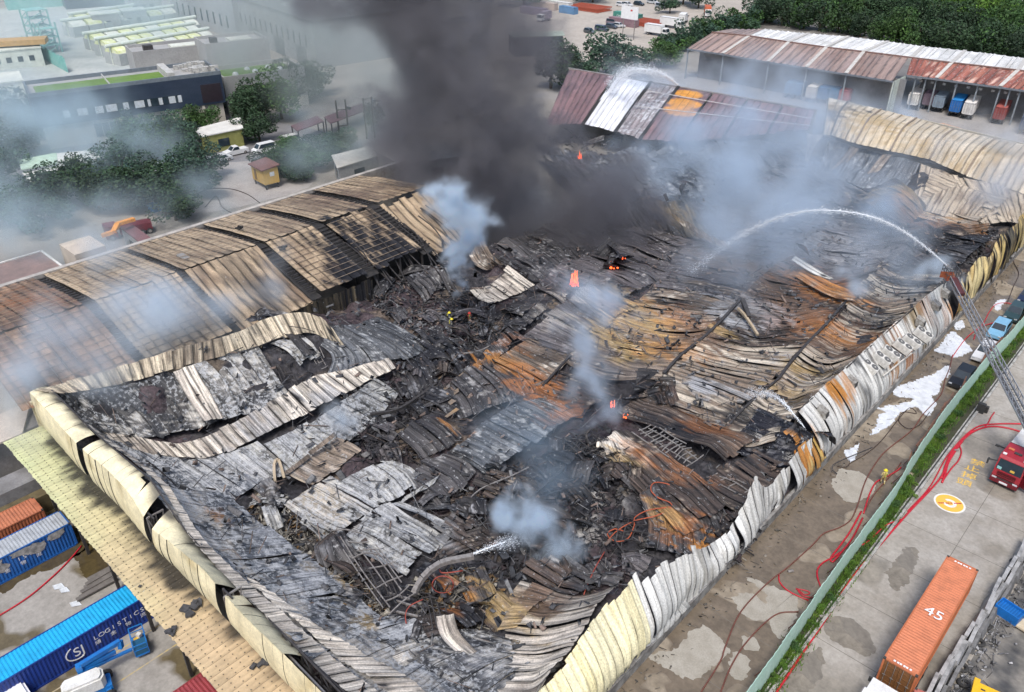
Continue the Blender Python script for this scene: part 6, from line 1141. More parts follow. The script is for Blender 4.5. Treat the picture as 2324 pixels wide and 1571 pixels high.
def chassis(label, loc, rz, L=12.5, col=(.06, .06, .065), group=None, z=1.28):
    o = thing('container_trailer', label, 'trailer', (loc[0], loc[1], 0), rz, group); m = M('chassis_' + str(col), col, .6)
    b = MB(); [b.box((s * .45, 0, z - .2), (.18, L, .38)) for s in (-1, 1)]; [b.box((0, y, z - .12), (2.4, .2, .2)) for y in np.linspace(-L / 2 + .3, L / 2 - .3, 6)]; b.build('frame', m, o)
    for y in (-L / 2 + 1.2, -L / 2 + 2.5, -L / 2 + 3.8):
        for s in (-1, 1): wheel(o, (s * 1.0, y, .5), .5, .45)
    b = MB(); [b.box((s * .7, L / 2 - 3, .55), (.15, .15, 1.1)) for s in (-1, 1)]; b.build('landing_leg', m, o); return o
chassis('black trailer under the orange container', (-4.9, 53.3), 0, 13.2)
# white truck box in front of it (mostly out of the picture)
def truck(label, loc, rz, boxc=(.72, .72, .7), cabc=(.72, .72, .7), L=7.5, H=3.6, group=None, pn='w'):
    """box truck, cab at +y"""
    o = thing('box_truck', label, 'truck', (loc[0], loc[1], 0), rz, group); mb_ = paint_mat('tb' + pn, boxc, .15); mc = paint_mat('tc' + pn, cabc, .2)
    b = MB(); b.box((0, -L / 2 + (L - 2.2) / 2, (H + 1.0) / 2), (2.4, L - 2.2, H - 1.0)); b.build('box_body', mb_, o); b = MB(); [b.box((s * 1.22, -L / 2 + (L - 2.2) / 2, H - .04), (.07, L - 2.2, .1)) for s in (-1, 1)]; [b.box((0, -L / 2 - .01, z), (2.2, .04, .06)) for z in (1.4, 2.4, 3.3)]; b.build('trim', m_ltsteel, o)
    b = MB(); b.prism([(L / 2 - 1.9, .6), (L / 2, .6), (L / 2, 1.5), (L / 2 - .3, 2.7), (L / 2 - 1.9, 2.75)], -1.15, 1.15, 'x'); b.build('cab', mc, o)
    b = MB(); b.add([(-1.02, L / 2 + .01, 1.55), (1.02, L / 2 + .01, 1.55), (.98, L / 2 - .27, 2.6), (-.98, L / 2 - .27, 2.6)], [(0, 1, 2, 3)]); b.build('windscreen', m_glass, o)
    for s in (-1, 1):
        b = MB(); b.add([(s * 1.16, L / 2 - 1.5, 1.6), (s * 1.16, L / 2 - .2, 1.6), (s * 1.16, L / 2 - .4, 2.5), (s * 1.16, L / 2 - 1.5, 2.5)], [(0, 1, 2, 3)]); b.build('side_window', m_glass, o)
        b = MB(); b.box((s * .85, L / 2 + .02, .95), (.3, .06, .2)); b.build('headlight', m_win, o)
        b = MB(); b.box((s * 1.35, L / 2 - .1, 2.1), (.2, .1, .45)); b.build('mirror', m_dk, o)
        for y in (L / 2 - 1.0, -L / 2 + 1.6): wheel(o, (s * 1.0, y, .45), .45, .4)
    b = MB(); b.box((0, 0, .75), (1.0, L - .5, .3)); b.build('chassis', m_dk, o); return o
truck('white truck at the bottom edge in front of the orange container', (-5.0, 41.0), math.pi * 0, L=9.5, H=3.5, pn='a')
# left loading yard
c1 = container('bright blue shipping container lettered SJ LOGISTICS, half under the canopy', (-53.65, 7.2), 0, 13.7, 2.62, (.006, .035, .22), 'toplit_blue', roofc=(.01, .35, .66))  # cyan roof over navy sides: light from above put into the colours
for i, ch in enumerate('LOGISTICS'): text(ch, (1.225, 1.2 + i * .47, 1.55), (math.pi / 2, 0, math.pi / 2), .58, m_white, c1, sx=1.1)
for i, ch in enumerate('順金物流'): text(ch, (1.225, 1.25 + i * 1.22, .98), (math.pi / 2, 0, math.pi / 2), .46, m_white, c1)
text('SJ', (1.225, -.15, 1.25), (math.pi / 2, 0, math.pi / 2), 1.25, m_white, c1, sx=.95, ext=.008)
b = MB(); A = np.linspace(math.radians(115), math.radians(290), 22)
for a, d in zip(A[:-1], A[1:]): b.bar((1.23, -.25 + .86 * math.cos(a), 1.28 + .72 * math.sin(a)), (1.23, -.25 + .86 * math.cos(d), 1.28 + .72 * math.sin(d)), .03, .09)
b.build('emblem_ring', m_white, c1)
c2 = container('blue shipping container with burnt grey side and remains of white lettering', (-66.75, 5.2), 0, 13.7, 2.62, (.012, .10, .34), 'blue', roofc=(.36, .38, .40))
for i, ch in enumerate('ISTI'): text(ch, (1.225, 2.2 + i * .47, 1.6), (math.pi / 2, 0, math.pi / 2), .55, m_white, c2)
text('流', (1.225, 3.7, 1.05), (math.pi / 2, 0, math.pi / 2), .46, m_white, c2); text('物', (1.225, 2.4, 1.05), (math.pi / 2, 0, math.pi / 2), .46, m_white, c2); text('金', (1.225, 1.1, 1.05), (math.pi / 2, 0, math.pi / 2), .46, m_white, c2); text('SJ', (1.225, -.3, 1.25), (math.pi / 2, 0, math.pi / 2), 1.25, m_white, c2)
for k in range(12):
    yy, zz = rnd.uniform(-3, 6.4), rnd.uniform(1.5, 2.5); pl = [(yy + rnd.uniform(.5, 1.2) * math.cos(t), min(2.5, zz + rnd.uniform(.25, .7) * math.sin(t))) for t in np.linspace(0, 6.28, 9)[:-1]]
    b = MB(); b.prism(pl, 1.222 + .0015 * k, 1.228 + .0015 * k, 'x'); b.build('scorch_patch', M('scorch_grey', (.16, .155, .15), .85, (.42, .40, .38), 2.5), c2)
container('rusty orange shipping container with a sooty end by the canopy corner', (-70.4, 5.0), 0, 12.19, 2.62, (.40, .13, .06), 'rustorange', roofc=(.44, .155, .075))
container('dark red shipping container at the bottom edge below the canopy', (-41.4, 6.8), 0, 12.19, 2.62, (.25, .035, .04), 'darkred', roofc=(.28, .045, .05))
b = MB(); q = P(60, 1062, 1.5); b.box((-74.6, 3, 1.6), (2.6, 24, 3.2)); tag(b.build('concrete_hopper', M('grey_board2', (.24, .235, .235), .9, (.13, .125, .12), .6)), 'long grey concrete block wall between the pinkish roof and the rusty container', 'wall')
b = MB(); b.box((-72.6, 3, 1.0), (1.2, 22, 2.0)); tag(b.build('timber_stack', M('wet_timber', (.15, .12, .06), .8, (.08, .06, .03), 1)), 'dark olive wet stack between the grey wall and rusty container', 'stack')
# planks by the canopy edge
for i in range(6):
    q = P(238 - i * 5 + rnd.uniform(-3, 3), 1296 + i * 9, .15 + .1 * (i % 2)); b = MB(); b.box((q[0], q[1] + .3, q[2]), (.38, 3.4, .16), rz=rnd.uniform(-.1, .1)); tag(b.build('plank', M('grey_plank', (.17, .155, .14), .85, (.10, .09, .08), 1.5)), 'grey weathered plank in the pile at the canopy edge', 'plank', 'grey planks piled by the canopy')
for (u, v, s, lb) in [(133, 1333, 1., 'crumpled white sheet of paper on the wet loading yard, the larger'), (146, 1341, .8, 'second white scrap touching the larger one on the loading yard'), (171, 1372, .9, 'white scrap on the dry edge near the blue container')]:
    q = P(u, v, .03); b = MB(); b.slab([(q[0] - .6 * s, q[1] - .3 * s, .05), (q[0] + .1, q[1] - .35 * s, .12), (q[0] + .5 * s, q[1] + .4 * s, .05), (q[0] - .2, q[1] + .35 * s, .16)], .02); tag(b.build('paper_scrap', m_win), lb, 'litter')
q = P(8, 1560, 1.2); b = MB(); b.box((q[0] + 1.2, q[1] + .4, .7), (2.2, 1.6, 1.4)); b.box((q[0] + 1.2, q[1] + .4, 1.5), (1.8, 1.2, .2)); tag(b.build('white_crate', m_white), 'white crate cut off at the bottom left corner', 'crate')
# ================================================================== boom lift
m_bl = M('lift_blue', (.012, .13, .42), .4, (.02, .2, .5), 1); m_lw = M('lift_white', (.72, .72, .7), .5)
q0, q1 = P(178, 1568), P(262, 1532); d = q1 - q0; rz = math.atan2(d[1], d[0]); q = (P(205, 1562, .9)); BL_ = thing('boom_lift', 'blue boom lift with a white counterweight in front of the blue container', 'boom lift', (q[0], q[1], 0), rz)
b = MB(); b.box((0, 0, .75), (2.9, 1.2, .5)); b.box((1.15, 0, .6), (.35, 2.0, .3)); b.box((-1.15, 0, .6), (.35, 2.0, .3)); b.build('undercarriage', m_bl, BL_)
for x in (-1.15, 1.15):
    for y in (-1.05, 1.05): wheel(BL_, (x, y, .45), .45, .34, 'y', rm=m_lw)
b = MB(); n = 10; pr = [(-1.6 + .15 * (i == 0), 1.0) for i in range(0)]
b.prism([(-1.7, -.35), (-1.45, -.62), (.9, -.62), (1.15, -.3), (1.15, .3), (.9, .62), (-1.45, .62), (-1.7, .35)], 1.05, 2.0); b.prism([(-1.55, -.35), (-1.35, -.52), (.8, -.52), (.98, -.25), (.98, .25), (.8, .52), (-1.35, .52), (-1.55, .35)], 2.0, 2.2); b.build('counterweight', m_lw, BL_)
inv = Matrix.Rotation(-rz, 3, 'Z')
def loc_(u, v, z): w = P(u, v, z) - np.array((q[0], q[1], 0)); return inv @ Vector(w)
A0, A1, A2, A3 = loc_(178, 1512, 2.6), loc_(272, 1455, 2.5), loc_(275, 1470, 1.9), loc_(300, 1472, 1.6)
b = MB(); b.bar(A0, A1, .32, .36); b.build('main_boom', m_bl, BL_); b = MB(); b.bar(loc_(180, 1520, 2.2), loc_(262, 1478, 1.9), .26, .3); b.build('second_boom', m_bl, BL_); b = MB(); b.bar(loc_(190, 1524, 2.0), loc_(240, 1500, 1.5), .24); b.bar(loc_(240, 1500, 1.5), loc_(300, 1473, 1.4), .2); b.build('jib', m_bl, BL_)
b = MB(); b.bar(A1, A2, .3, .4); b.bar(A0 + Vector((0, 0, .1)), A0 - Vector((0, 0, .8)), .4, .5); b.build('knuckle', m_bl, BL_)
pc = loc_(322, 1472, 0); pb = MB(); pb.box((pc.x, pc.y, .45), (1.0, 2.1, .12)); pb.build('platform_floor', m_bl, BL_)
pb = MB()
for sx in (-.5, .5):
    for sy in (-1.02, 0, 1.02): pb.bar((pc.x + sx, pc.y + sy, .5), (pc.x + sx, pc.y + sy, 1.6), .06)
for z in (1.05, 1.6):
    for sx in (-.5, .5): pb.bar((pc.x + sx, pc.y - 1.02, z), (pc.x + sx, pc.y + 1.02, z), .06)
    for sy in (-1.02, 1.02): pb.bar((pc.x - .5, pc.y + sy, z), (pc.x + .5, pc.y + sy, z), .06)
pb.build('guard_rail', m_bl, BL_); pb = MB(); pb.box((pc.x, pc.y - .5, .85), (.9, 1.0, .7)); pb.build('side_panel', M('lift_teal', (.015, .10, .20), .5), BL_)
pb = MB(); pb.box((pc.x - .1, pc.y + .5, .7), (.5, .3, .3), rz=.4); pb.build('yellow_bag', m_yp, BL_); pb = MB(); pb.box((pc.x + .1, pc.y + .55, 1.0), (.3, .35, .3), rz=.7); pb.build('white_bag', m_lw, BL_)
# ================================================================== cars, vans
def car(label, loc, rz, col, pn, kind='suv', group=None, name='parked_car'):
    """nose at +y"""
    o = thing(name, label, 'van' if kind == 'van' else 'car', (loc[0], loc[1], 0), rz, group); m = M('car_' + pn, col, .28, tuple(c * .85 for c in col), 2.)
    L, W, H = {'suv': (4.6, 1.85, 1.7), 'van': (5.0, 1.85, 2.0), 'sedan': (4.6, 1.8, 1.45), 'pickup': (5.2, 1.85, 1.8)}[kind]; h = L / 2; s_ = .62 * H if kind != 'van' else .55 * H
    prof = [(-h, .38), (-h + .05, s_), (h - 1.25 if kind != 'van' else h - .6, s_), (h - .08, s_ - .22), (h, .42), (h - .1, .28), (-h + .1, .28)]
    b = MB(); b.prism(prof, -W / 2, W / 2, 'x'); b.build('body', m, o)
    cab = {'suv': [(-h + .12, s_), (-h + .42, H), (h - 2.1, H), (h - 1.3, s_)], 'van': [(-h + .06, s_), (-h + .2, H), (h - 1.35, H), (h - .65, s_)], 'sedan': [(-h + .8, s_), (-h + 1.4, H), (h - 2.0, H), (h - 1.25, s_)], 'pickup': [(-h + 1.9, s_), (-h + 2.1, H), (h - 2.1, H), (h - 1.3, s_)]}[kind]
    w = W / 2 - .14; b = MB(); vs = []
    for y, z in cab:
        t = W / 2 - .03 if z < H - .01 else w
        vs += [(-t, y, z), (t, y, z)]
    b.add(vs, [(0, 2, 3, 1), (2, 4, 5, 3), (4, 6, 7, 5), (0, 6, 4, 2), (1, 3, 5, 7), (0, 1, 7, 6)]); b.build('cabin', m, o)
    def lerp(a, c, t): return tuple(a[i] * (1 - t) + c[i] * t for i in range(3))
    def win(nm, q4, off, k=.12):
        c_ = [sum(p[i] for p in q4) / 4 for i in range(3)]; b = MB(); b.add([tuple(lerp(p, c_, k)[i] + off[i] for i in range(3)) for p in q4], [(0, 1, 2, 3)]); b.build(nm, m_glass, o)
    win('windscreen', [vs[4], vs[5], vs[7], vs[6]], (0, .015, .012)); win('rear_window', [vs[0], vs[1], vs[3], vs[2]], (0, -.015, .006))
    win('side_window', [vs[0], vs[2], vs[4], vs[6]], (-.012, 0, .004)); win('side_window', [vs[1], vs[3], vs[5], vs[7]], (.012, 0, .004))
    for sx in (-1, 1):
        for y in (-h + .85, h - .9): wheel(o, (sx * (W / 2 - .1), y, .33), .33, .22)
        b = MB(); b.box((sx * (W / 2 - .28), h - .03, s_ - .3), (.36, .06, .14)); b.build('headlight', m_win, o)
        b = MB(); b.box((sx * (W / 2 - .2), -h - .0, s_ - .2), (.2, .05, .2)); b.build('tail_light', m_rp, o)
    return o
G_ = 'cars parked in the lane along the fence'
car('black car parked nearest the camera along the green fence', (-15.0, 95.2), math.pi, (.016, .017, .02), 'black', group=G_)
car('white car with light roof parked in the lane under the ladder', (-14.8, 103.2), math.pi, (.62, .63, .64), 'white', group=G_)
car('light blue police style car in the lane beyond the white car', (-15.2, 110.5), math.pi, (.20, .42, .60), 'ltblue', group=G_)
car('dark green car in the lane beyond the light blue car', (-15.0, 117), math.pi, (.03, .06, .065), 'dkgreen', group=G_)
car('navy car farthest along the lane by the fence', (-15.0, 123.5), math.pi, (.02, .03, .07), 'navy', group=G_)
rd = math.atan2(*(P(690, 318) - P(480, 368))[[1, 0]]) - math.pi / 2
G2 = 'white vehicles parked along the road'
car('small white hatchback at the left end of the parked row', P(502, 366), rd + math.pi, (.55, .57, .58), 'w1', 'sedan', G2); car('white pickup in the middle of the parked row on the road', P(536, 350), rd + math.pi, (.7, .7, .7), 'w2', 'pickup', G2)
car('white minivan next to the railing on the road', P(600, 345), rd + math.pi, (.72, .72, .72), 'w3', 'van', G2); car('white minivan behind the dark clump of trees', P(665, 325), rd, (.62, .62, .6), 'w4', 'van', G2, 'parked_van'); car('white minibus standing alone among the trees at the left', P(362, 393), rd + .1, (.66, .67, .68), 'w5', 'van', G2, 'parked_van')
car('grey car half hidden in the trees at the end of the row', P(480, 372), rd, (.3, .34, .36), 'g1', 'sedan', G2)
# container yard at the top: boxes, trucks, cars
yr = math.atan2(*(P(1455, 50) - P(1390, 40))[[1, 0]]) - math.pi / 2
cs = container('green shipping container lettered CHINA SHIPPING in the far yard', P(1424, 47), yr, 12.19, 2.9, (.06, .24, .19), 'seagreen', z0=0)
for ch, dz in (('CHINA SHIPPING', 1.5),): text(ch, (1.27, 0, dz), (math.pi / 2, 0, math.pi / 2), 1.15, m_white, cs, sx=1.0); text(ch, (-1.27, 0, dz), (math.pi / 2, 0, -math.pi / 2), 1.15, m_white, cs)
for (u, v, c_, pn, r_, lb) in [(1212, 32, (.25, .20, .26), 'mauve', .1, 'mauve shipping container at the left of the far yard'), (1235, 20, (.48, .40, .35), 'beige', .1, 'beige shipping container behind the mauve one'), (1270, 18, (.62, .62, .6), 'whitec', 0, 'white shipping container at the back of the far yard'), (1290, 30, (.12, .24, .40), 'bluec', 0, 'short blue shipping container in the far yard'), (1415, 58, (.26, .17, .19), 'plum', 0, 'plum coloured low container before the green one')]:
    container(lb, P(u, v), yr + r_, 12.19 if pn != 'bluec' else 8, 2.6, c_, pn, group='boxes in the far container yard', doors=False)
G3 = 'white box trucks in the far yard'
for (u, v, lb) in [(1490, 80, 'white box truck nearest in the far yard'), (1524, 63, 'white box truck beyond the nearest one')]: truck(lb, P(u, v), yr + .05, group=G3, L=9, pn='b')
truck('white box truck facing the camera, rightmost in its row', P(1550, 52), yr + math.pi / 2 + .4, group=G3, L=7, pn='c'); truck('red and white truck driving alone on the far road', P(1605, 36), math.pi + .6, (.5, .12, .05), (.7, .68, .66), L=8, pn='d'); truck('white tractor cab parked in front of the mauve container', P(1235, 48), math.pi, (.3, .25, .3), (.7, .7, .7), L=6, pn='e')
for i, (u, v, c_, k, lb) in enumerate([(1410, 14, (.66, .66, .66), 'suv', 'white car at the back of the far yard, leftmost'), (1425, 14, (.62, .62, .62), 'suv', 'white car at the back of the far yard, beside the leftmost'), (1450, 12, (.03, .04, .05), 'suv', 'black car at the back of the far yard'), (1480, 8, (.5, .52, .54), 'van', 'silver van at the back of the far yard'), (1405, 62, (.6, .6, .6), 'suv', 'white car below the green container'), (1388, 64, (.06, .07, .09), 'suv', 'dark car left of the white one below the green container'), (1365, 70, (.09, .10, .15), 'van', 'dark blue van in the middle of the far yard'), (1338, 75, (.08, .09, .10), 'suv', 'dark car leftmost in the middle of the far yard'), (1390, 55, (.20, .16, .19), 'van', 'mauve van behind the dark cars in the far yard'), (1500, 18, (.45, .46, .5), 'van', 'grey van at the right back of the far yard')]):
    car(lb, P(u, v), yr + rnd.uniform(-.2, .2), c_, 'y%d' % i, k, 'vehicles in the far yard')
# low red lattice stacks
for (u, v, lb) in [(1340, 22, 'red steel lattice sections stacked at the back of the far yard'), (1465, 55, 'orange steel lattice sections beside the green container')]:
    q = P(u, v); b = MB()
    for i in range(9):
        y = q[1] + i * 1.1 - 5; b.bar((q[0] - 8, y, .3), (q[0] + 8, y, .3), .25); b.bar((q[0] - 8, y, 1.5), (q[0] + 8, y, 1.5), .25)
        for x in np.arange(-8, 8, 1.6): b.bar((q[0] + x, y, .3), (q[0] + x + 1.6, y, 1.5), .16)
    tag(b.build('lattice_stack', M('lattice_red', (.42, .10, .06), .7)), lb, 'steel stack')
q = P(1425, 88); o = thing('billboard', 'white billboard on two posts at the edge of the far yard', 'billboard', (q[0], q[1], 0), yr + math.pi / 2); b = MB(); b.box((0, 0, 8.4), (7, .25, 4)); b.build('panel', m_white, o); b = MB(); b.box((.8, -.14, 9.2), (.8, .04, .5)); b.build('red_mark', m_rp, o)
for s in (-2.4, 2.4): b = MB(); b.box((s, 0, 3.2), (.2, .2, 6.4)); b.build('post', m_ltsteel, o)
# container at the top right corner and road vehicles
tr_ = container('white shipping container lettered EVER at the top right edge', P(2300, 33), math.radians(62), 12.19, 2.9, (.66, .68, .66), 'everwhite')
text('EVER', (1.27, 0, 1.5), (math.pi / 2, 0, math.pi / 2), 1.3, M('letter_dark', (.05, .10, .09), .6), tr_); text('EVER', (-1.27, 0, 1.5), (math.pi / 2, 0, -math.pi / 2), 1.3, M('letter_dark', (.05, .10, .09), .6), tr_)
tr2 = container('white and orange striped container behind the treetops on the far road', P(2070, 8), math.radians(65), 12.19, 2.9, (.6, .58, .54), 'stripe', roofc=(.62, .60, .56)); b = MB(); b.box((1.24, 0, .4), (.02, 12, .5)); b.box((-1.24, 0, .4), (.02, 12, .5)); b.build('orange_stripe', M('stripe_orange', (.5, .2, .1), .6), tr2)
car('dark car on the far road at the top edge', P(2010, 8), 1.2, (.06, .07, .09), 'hw', 'suv')
# trailers backed up to the docks
dk = math.atan2(*(P(1870, 205) - P(1830, 232))[[1, 0]]) - math.pi / 2
GT = 'containers on trailers backed to the docks'
for i, (u, v, c_, pn, rc, lb) in enumerate([(1790, 222, (.10, .20, .33), 't1', None, 'slate blue container at the dock, leftmost in the smoke'), (1806, 224, (.08, .20, .36), 't2', None, 'blue container at the dock left of the white one'), (1838, 232, (.60, .57, .52), 't3', (.66, .62, .56), 'off white container at the dock among blue ones, smoky end'), (1864, 234, (.04, .14, .30), 't4', None, 'blue container right of the smoky off white one'), (1888, 236, (.04, .15, .30), 't5', None, 'second blue container right of the smoky off white one'), (1912, 240, (.36, .10, .11), 't6', (.42, .13, .13), 'red container next to the burnt yellow roof end'),
                                       (2068, 248, (.64, .63, .60), 't7', (.72, .71, .69), 'white container with open dark end at the rusty roofed dock'), (2102, 248, (.22, .16, .20), 't8', None, 'dull purple container between white and grey at the dock'), (2125, 254, (.22, .28, .34), 't9', None, 'grey blue container beside the bright blue one'), (2163, 264, (.012, .13, .40), 't10', (.02, .22, .55), 'bright blue container at the rusty roofed dock'), (2192, 270, (.62, .60, .57), 't11', (.68, .66, .63), 'white container right of the bright blue one'), (2262, 281, (.26, .055, .05), 't12', (.34, .09, .075), 'red container standing apart at the right docks'), (2322, 305, (.05, .07, .12), 't13', None, 'dark blue truck box at the right edge by the docks')]):
    q = P(u, v); q = q + np.array((math.cos(dk + math.pi / 2), math.sin(dk + math.pi / 2), 0)) * 5.2
    container(lb, q, dk, 12.19, 2.7, c_, pn, roofc=rc, z0=1.3, group=GT, name='dock_container')
    chassis('black trailer under the ' + lb.split(',')[0].replace(' at the dock', ''), q, dk, 12.2, group='trailers at the docks')
b = MB(); q = P(2170, 292, 1); b.box((q[0], q[1], .9), (9, 2.4, .35), rz=-.35); b.box((q[0], q[1], .45), (7, 1, .5), rz=-.35); tag(b.build('flat_trailer', M('trailer_orange', (.45, .22, .12), .7, (.5, .42, .34))), 'empty orange flat trailer before the white dock container', 'trailer')
# ================================================================== red fire engine in the right yard
m_fr = M('fire_red', (.30, .018, .03), .3, (.36, .03, .04), 1.2); m_frd = M('fire_red_dark', (.17, .012, .022), .3)
FE = thing('fire_engine', 'dark red fire engine with white rear roof facing the camera in the right yard', 'fire engine', (-5.75, 78.3, 0), -.06)
b = MB(); b.prism([(0, .45), (-.12, 1.1), (.0, 1.75), (.32, 2.95), (.55, 3.2), (3.1, 3.25), (3.1, .45)], -1.25, 1.25, 'x'); b.build('cab', m_fr, FE)
b = MB(); b.box((0, -.16, .62), (2.56, .3, .42)); b.build('bumper', m_frd, FE); b = MB(); b.box((0, -.33, .62), (.75, .03, .2)); b.build('number_plate', m_white, FE)
b = MB(); b.add([(-1.14, -.015, 1.8), (1.14, -.015, 1.8), (1.08, .29, 2.9), (-1.08, .29, 2.9)], [(0, 1, 2, 3)]); b.build('windscreen', m_glass, FE)
b = MB(); [b.box((0, -.13, z), (1.7, .06, .07)) for z in (1.05, 1.25, 1.45, 1.62)]; b.build('grille', M('grille_red', (.10, .01, .015), .4), FE)
b = MB(); b.box((.3, .05, 2.05), (.4, .05, .24)); b.build('yellow_helmet', m_yp, FE); b = MB(); b.box((-.85, -.03, 2.0), (.4, .04, .3)); b.build('pass_card', M('card_teal', (.3, .6, .6), .6), FE)
for s in (-1, 1):
    b = MB(); b.box((s * .95, -.2, .85), (.42, .1, .2)); b.build('headlight', m_win, FE); b = MB(); b.box((s * .95, .7, 3.32), (.34, .2, .14)); b.build('beacon', m_white, FE)
    b = MB(); b.bar((s * 1.2, .1, 2.6), (s * 1.95, -.1, 2.5), .1); b.box((s * 1.98, -.1, 2.3), (.14, .3, .6)); b.build('mirror', m_dk, FE)
    b = MB(); b.add([(s * 1.256, .5, 1.85), (s * 1.256, 1.5, 1.85), (s * 1.256, 1.5, 2.8), (s * 1.256, .62, 2.8)], [(0, 1, 2, 3)]); b.build('side_window', m_glass, FE)
    for y in (1.3, 6.4): wheel(FE, (s * 1.05, y, .52), .52, .36)
b = MB(); b.box((0, 1.6, 3.27), (.7, .35, .06)); b.build('roof_hatch', m_dk, FE); b = MB(); b.box((-.75, 2.0, 3.27), (.5, .32, .05)); b.build('orange_marker', M('marker_orange', (.6, .2, .08), .6), FE)
b = MB(); b.box((0, 3.2, 2.1), (2.45, .2, 2.2)); b.build('gap_plate', m_dk, FE); b = MB(); b.box((0, 6.2, 1.75), (2.5, 5.8, 2.5)); b.build('rear_body', m_fr, FE); b = MB(); b.box((0, 6.2, 3.05), (2.46, 5.8, .1)); b.build('rear_roof', M('alu_white', (.66, .66, .65), .5), FE)
b = MB(); b.prism([(-.1, 3.1), (1.0, 3.1), (1.0, 3.7), (.1, 3.75)], 4.6, 6.4, 'y'); b.build('monitor_box', m_fr, FE)
b = MB(); b.bar((-1.25, 4.2, 1.6), (-2.4, 4.4, 1.5), .12); b.box((-2.4, 4.4, 1.45), (.35, .25, .15)); b.build('outrigger_arm', m_dk, FE); b = MB(); b.box((1.9, .35, 1.4), (1.4, .08, 1.8), rz=-.25); b.build('open_door', m_frd, FE)
b = MB(); b.box((0, 4, .75), (2.2, 8.4, .3)); b.build('chassis', m_dk, FE)
# red truck with an orange crane arm, left of the scorched warehouse
q = P(285, 535); RT = thing('crane_truck', 'red truck with a bright orange folding crane arm in the smoke behind the scorched warehouse', 'truck', (q[0], q[1], 0), -.3); b = MB(); b.box((0, 1.8, 1.3), (2.2, 5, 1.2)); b.build('body', m_frd, RT); b = MB(); b.box((0, -2.0, 1.4), (2.2, 1.9, 2.1)); b.build('cab', m_frd, RT); b = MB(); b.box((0, -2.97, 1.9), (1.8, .04, .7)); b.build('windscreen', m_glass, RT); [wheel(RT, (s * 1., y, .5), .5, .35) for s in (-1, 1) for y in (-2.0, 2.6, 3.8)]
inv2 = Matrix.Rotation(.3, 3, 'Z'); f2 = lambda u, v, z: inv2 @ Vector(P(u, v, z) - np.array((q[0], q[1], 0))); mo = M('crane_orange', (.95, .36, .015), .5)
for a, c_ in (((232, 534, 4.2), (258, 526, 4.6)), ((258, 526, 4.6), (267, 508, 5.)), ((267, 508, 5.), (304, 497, 4.8))): b = MB(); b.bar(f2(*a), f2(*c_), .75, .5); b.build('crane_arm', mo, RT)
b = MB(); b.bar(f2(268, 510, 4.6), f2(268, 515, 1.8), .5); b.build('crane_mast', mo, RT)
shed('red_shed', 'dull red roofed shed beside the crane truck', 'shed', [(272, 515), (302, 510), (345, 541), (318, 550)], 3.6, M('red_roof', (.20, .09, .095), .8, (.15, .08, .085), .6), m_gry)
b = MB(); q = P(372, 472); b.box((q[0], q[1], .7), (1.6, 5, 1.4), rz=.1); tag(b.build('skip', M('skip_blue', (.02, .14, .36), .6)), 'blue skip in the smoke below the trees at the left', 'skip')
# ================================================================== corner beyond the stone wall
yf = thing('yellow_chassis', 'bright yellow skeletal container trailer in the bottom right corner', 'trailer', (3.6, 51.0, 0), math.radians(-82)); my = M('chassis_yellow', (.78, .46, .015), .5, (.7, .4, .02), 1)
b = MB(); b.box((0, 0, 1.2), (2.2, 8, .3)); b.box((0, -4, 1.3), (2.5, .4, .5)); b.build('frame', my, yf); b = MB(); [b.box((s * .55, y, 1.36), (.12, .3, .04)) for s in (-1, 1) for y in np.arange(-3.5, 4, .55)]; b.build('bolt_row', m_dk, yf); [wheel(yf, (s * 1., y, .5), .5, .4) for s in (-1, 1) for y in (-1.5, 0)]
container('faded red container cut off at the bottom right corner', (2.6, 46.6), math.radians(-80), 12.19, 2.6, (.42, .14, .11), 'fadedred', roofc=(.46, .17, .13)); 
cb = container('blue container on a yellow frame at the right edge beyond the wall', (4.6, 62.8), math.radians(-5), 12.19, 2.6, (.02, .10, .33), 'blueedge', roofc=(.015, .11, .40), z0=1.2); b = MB(); b.box((-1.3, 0, -.2), (.3, 12.4, .5)); b.box((-1.4, -6.1, -.4), (.8, .6, .6)); b.build('yellow_frame', my, cb)
q = P(2285, 1400); bc_ = thing('blue_crate', 'blue ribbed open skip bin beyond the stone wall', 'bin', (q[0], q[1], 0), math.radians(-12)); mbc = M('crate_blue', (.012, .17, .55), .45)
b = MB(); [b.box(c_, d_) for c_, d_ in (((0, 0, .2), (1.9, 1.2, .1)), ((0, .6, .65), (1.9, .08, .9)), ((0, -.6, .65), (1.9, .08, .9)), ((.92, 0, .65), (.08, 1.12, .9)), ((-.92, 0, .65), (.08, 1.12, .9)))]; b.build('bin_wall', mbc, bc_); b = MB(); [b.box((x, 0, .85), (.07, 1.1, .05)) for x in np.arange(-.8, .81, .2)]; b.build('lid_rib', mbc, bc_); b = MB(); b.box((0, 0, .78), (1.8, 1.1, .05)); b.build('lid', M('crate_lid', (.012, .13, .42), .5), bc_); b = MB(); b.box((0, -.65, .1), (1.9, .05, .2)); b.build('base_rail', m_ltsteel, bc_)
q = P(2318, 1425); b = MB(); b.box((q[0] + .6, q[1], .3), (2.6, 1.2, .16), rz=-.2); tag(b.build('plywood_board', M('ply', (.62, .53, .38), .8)), 'pale plywood board beside the blue bin', 'board')
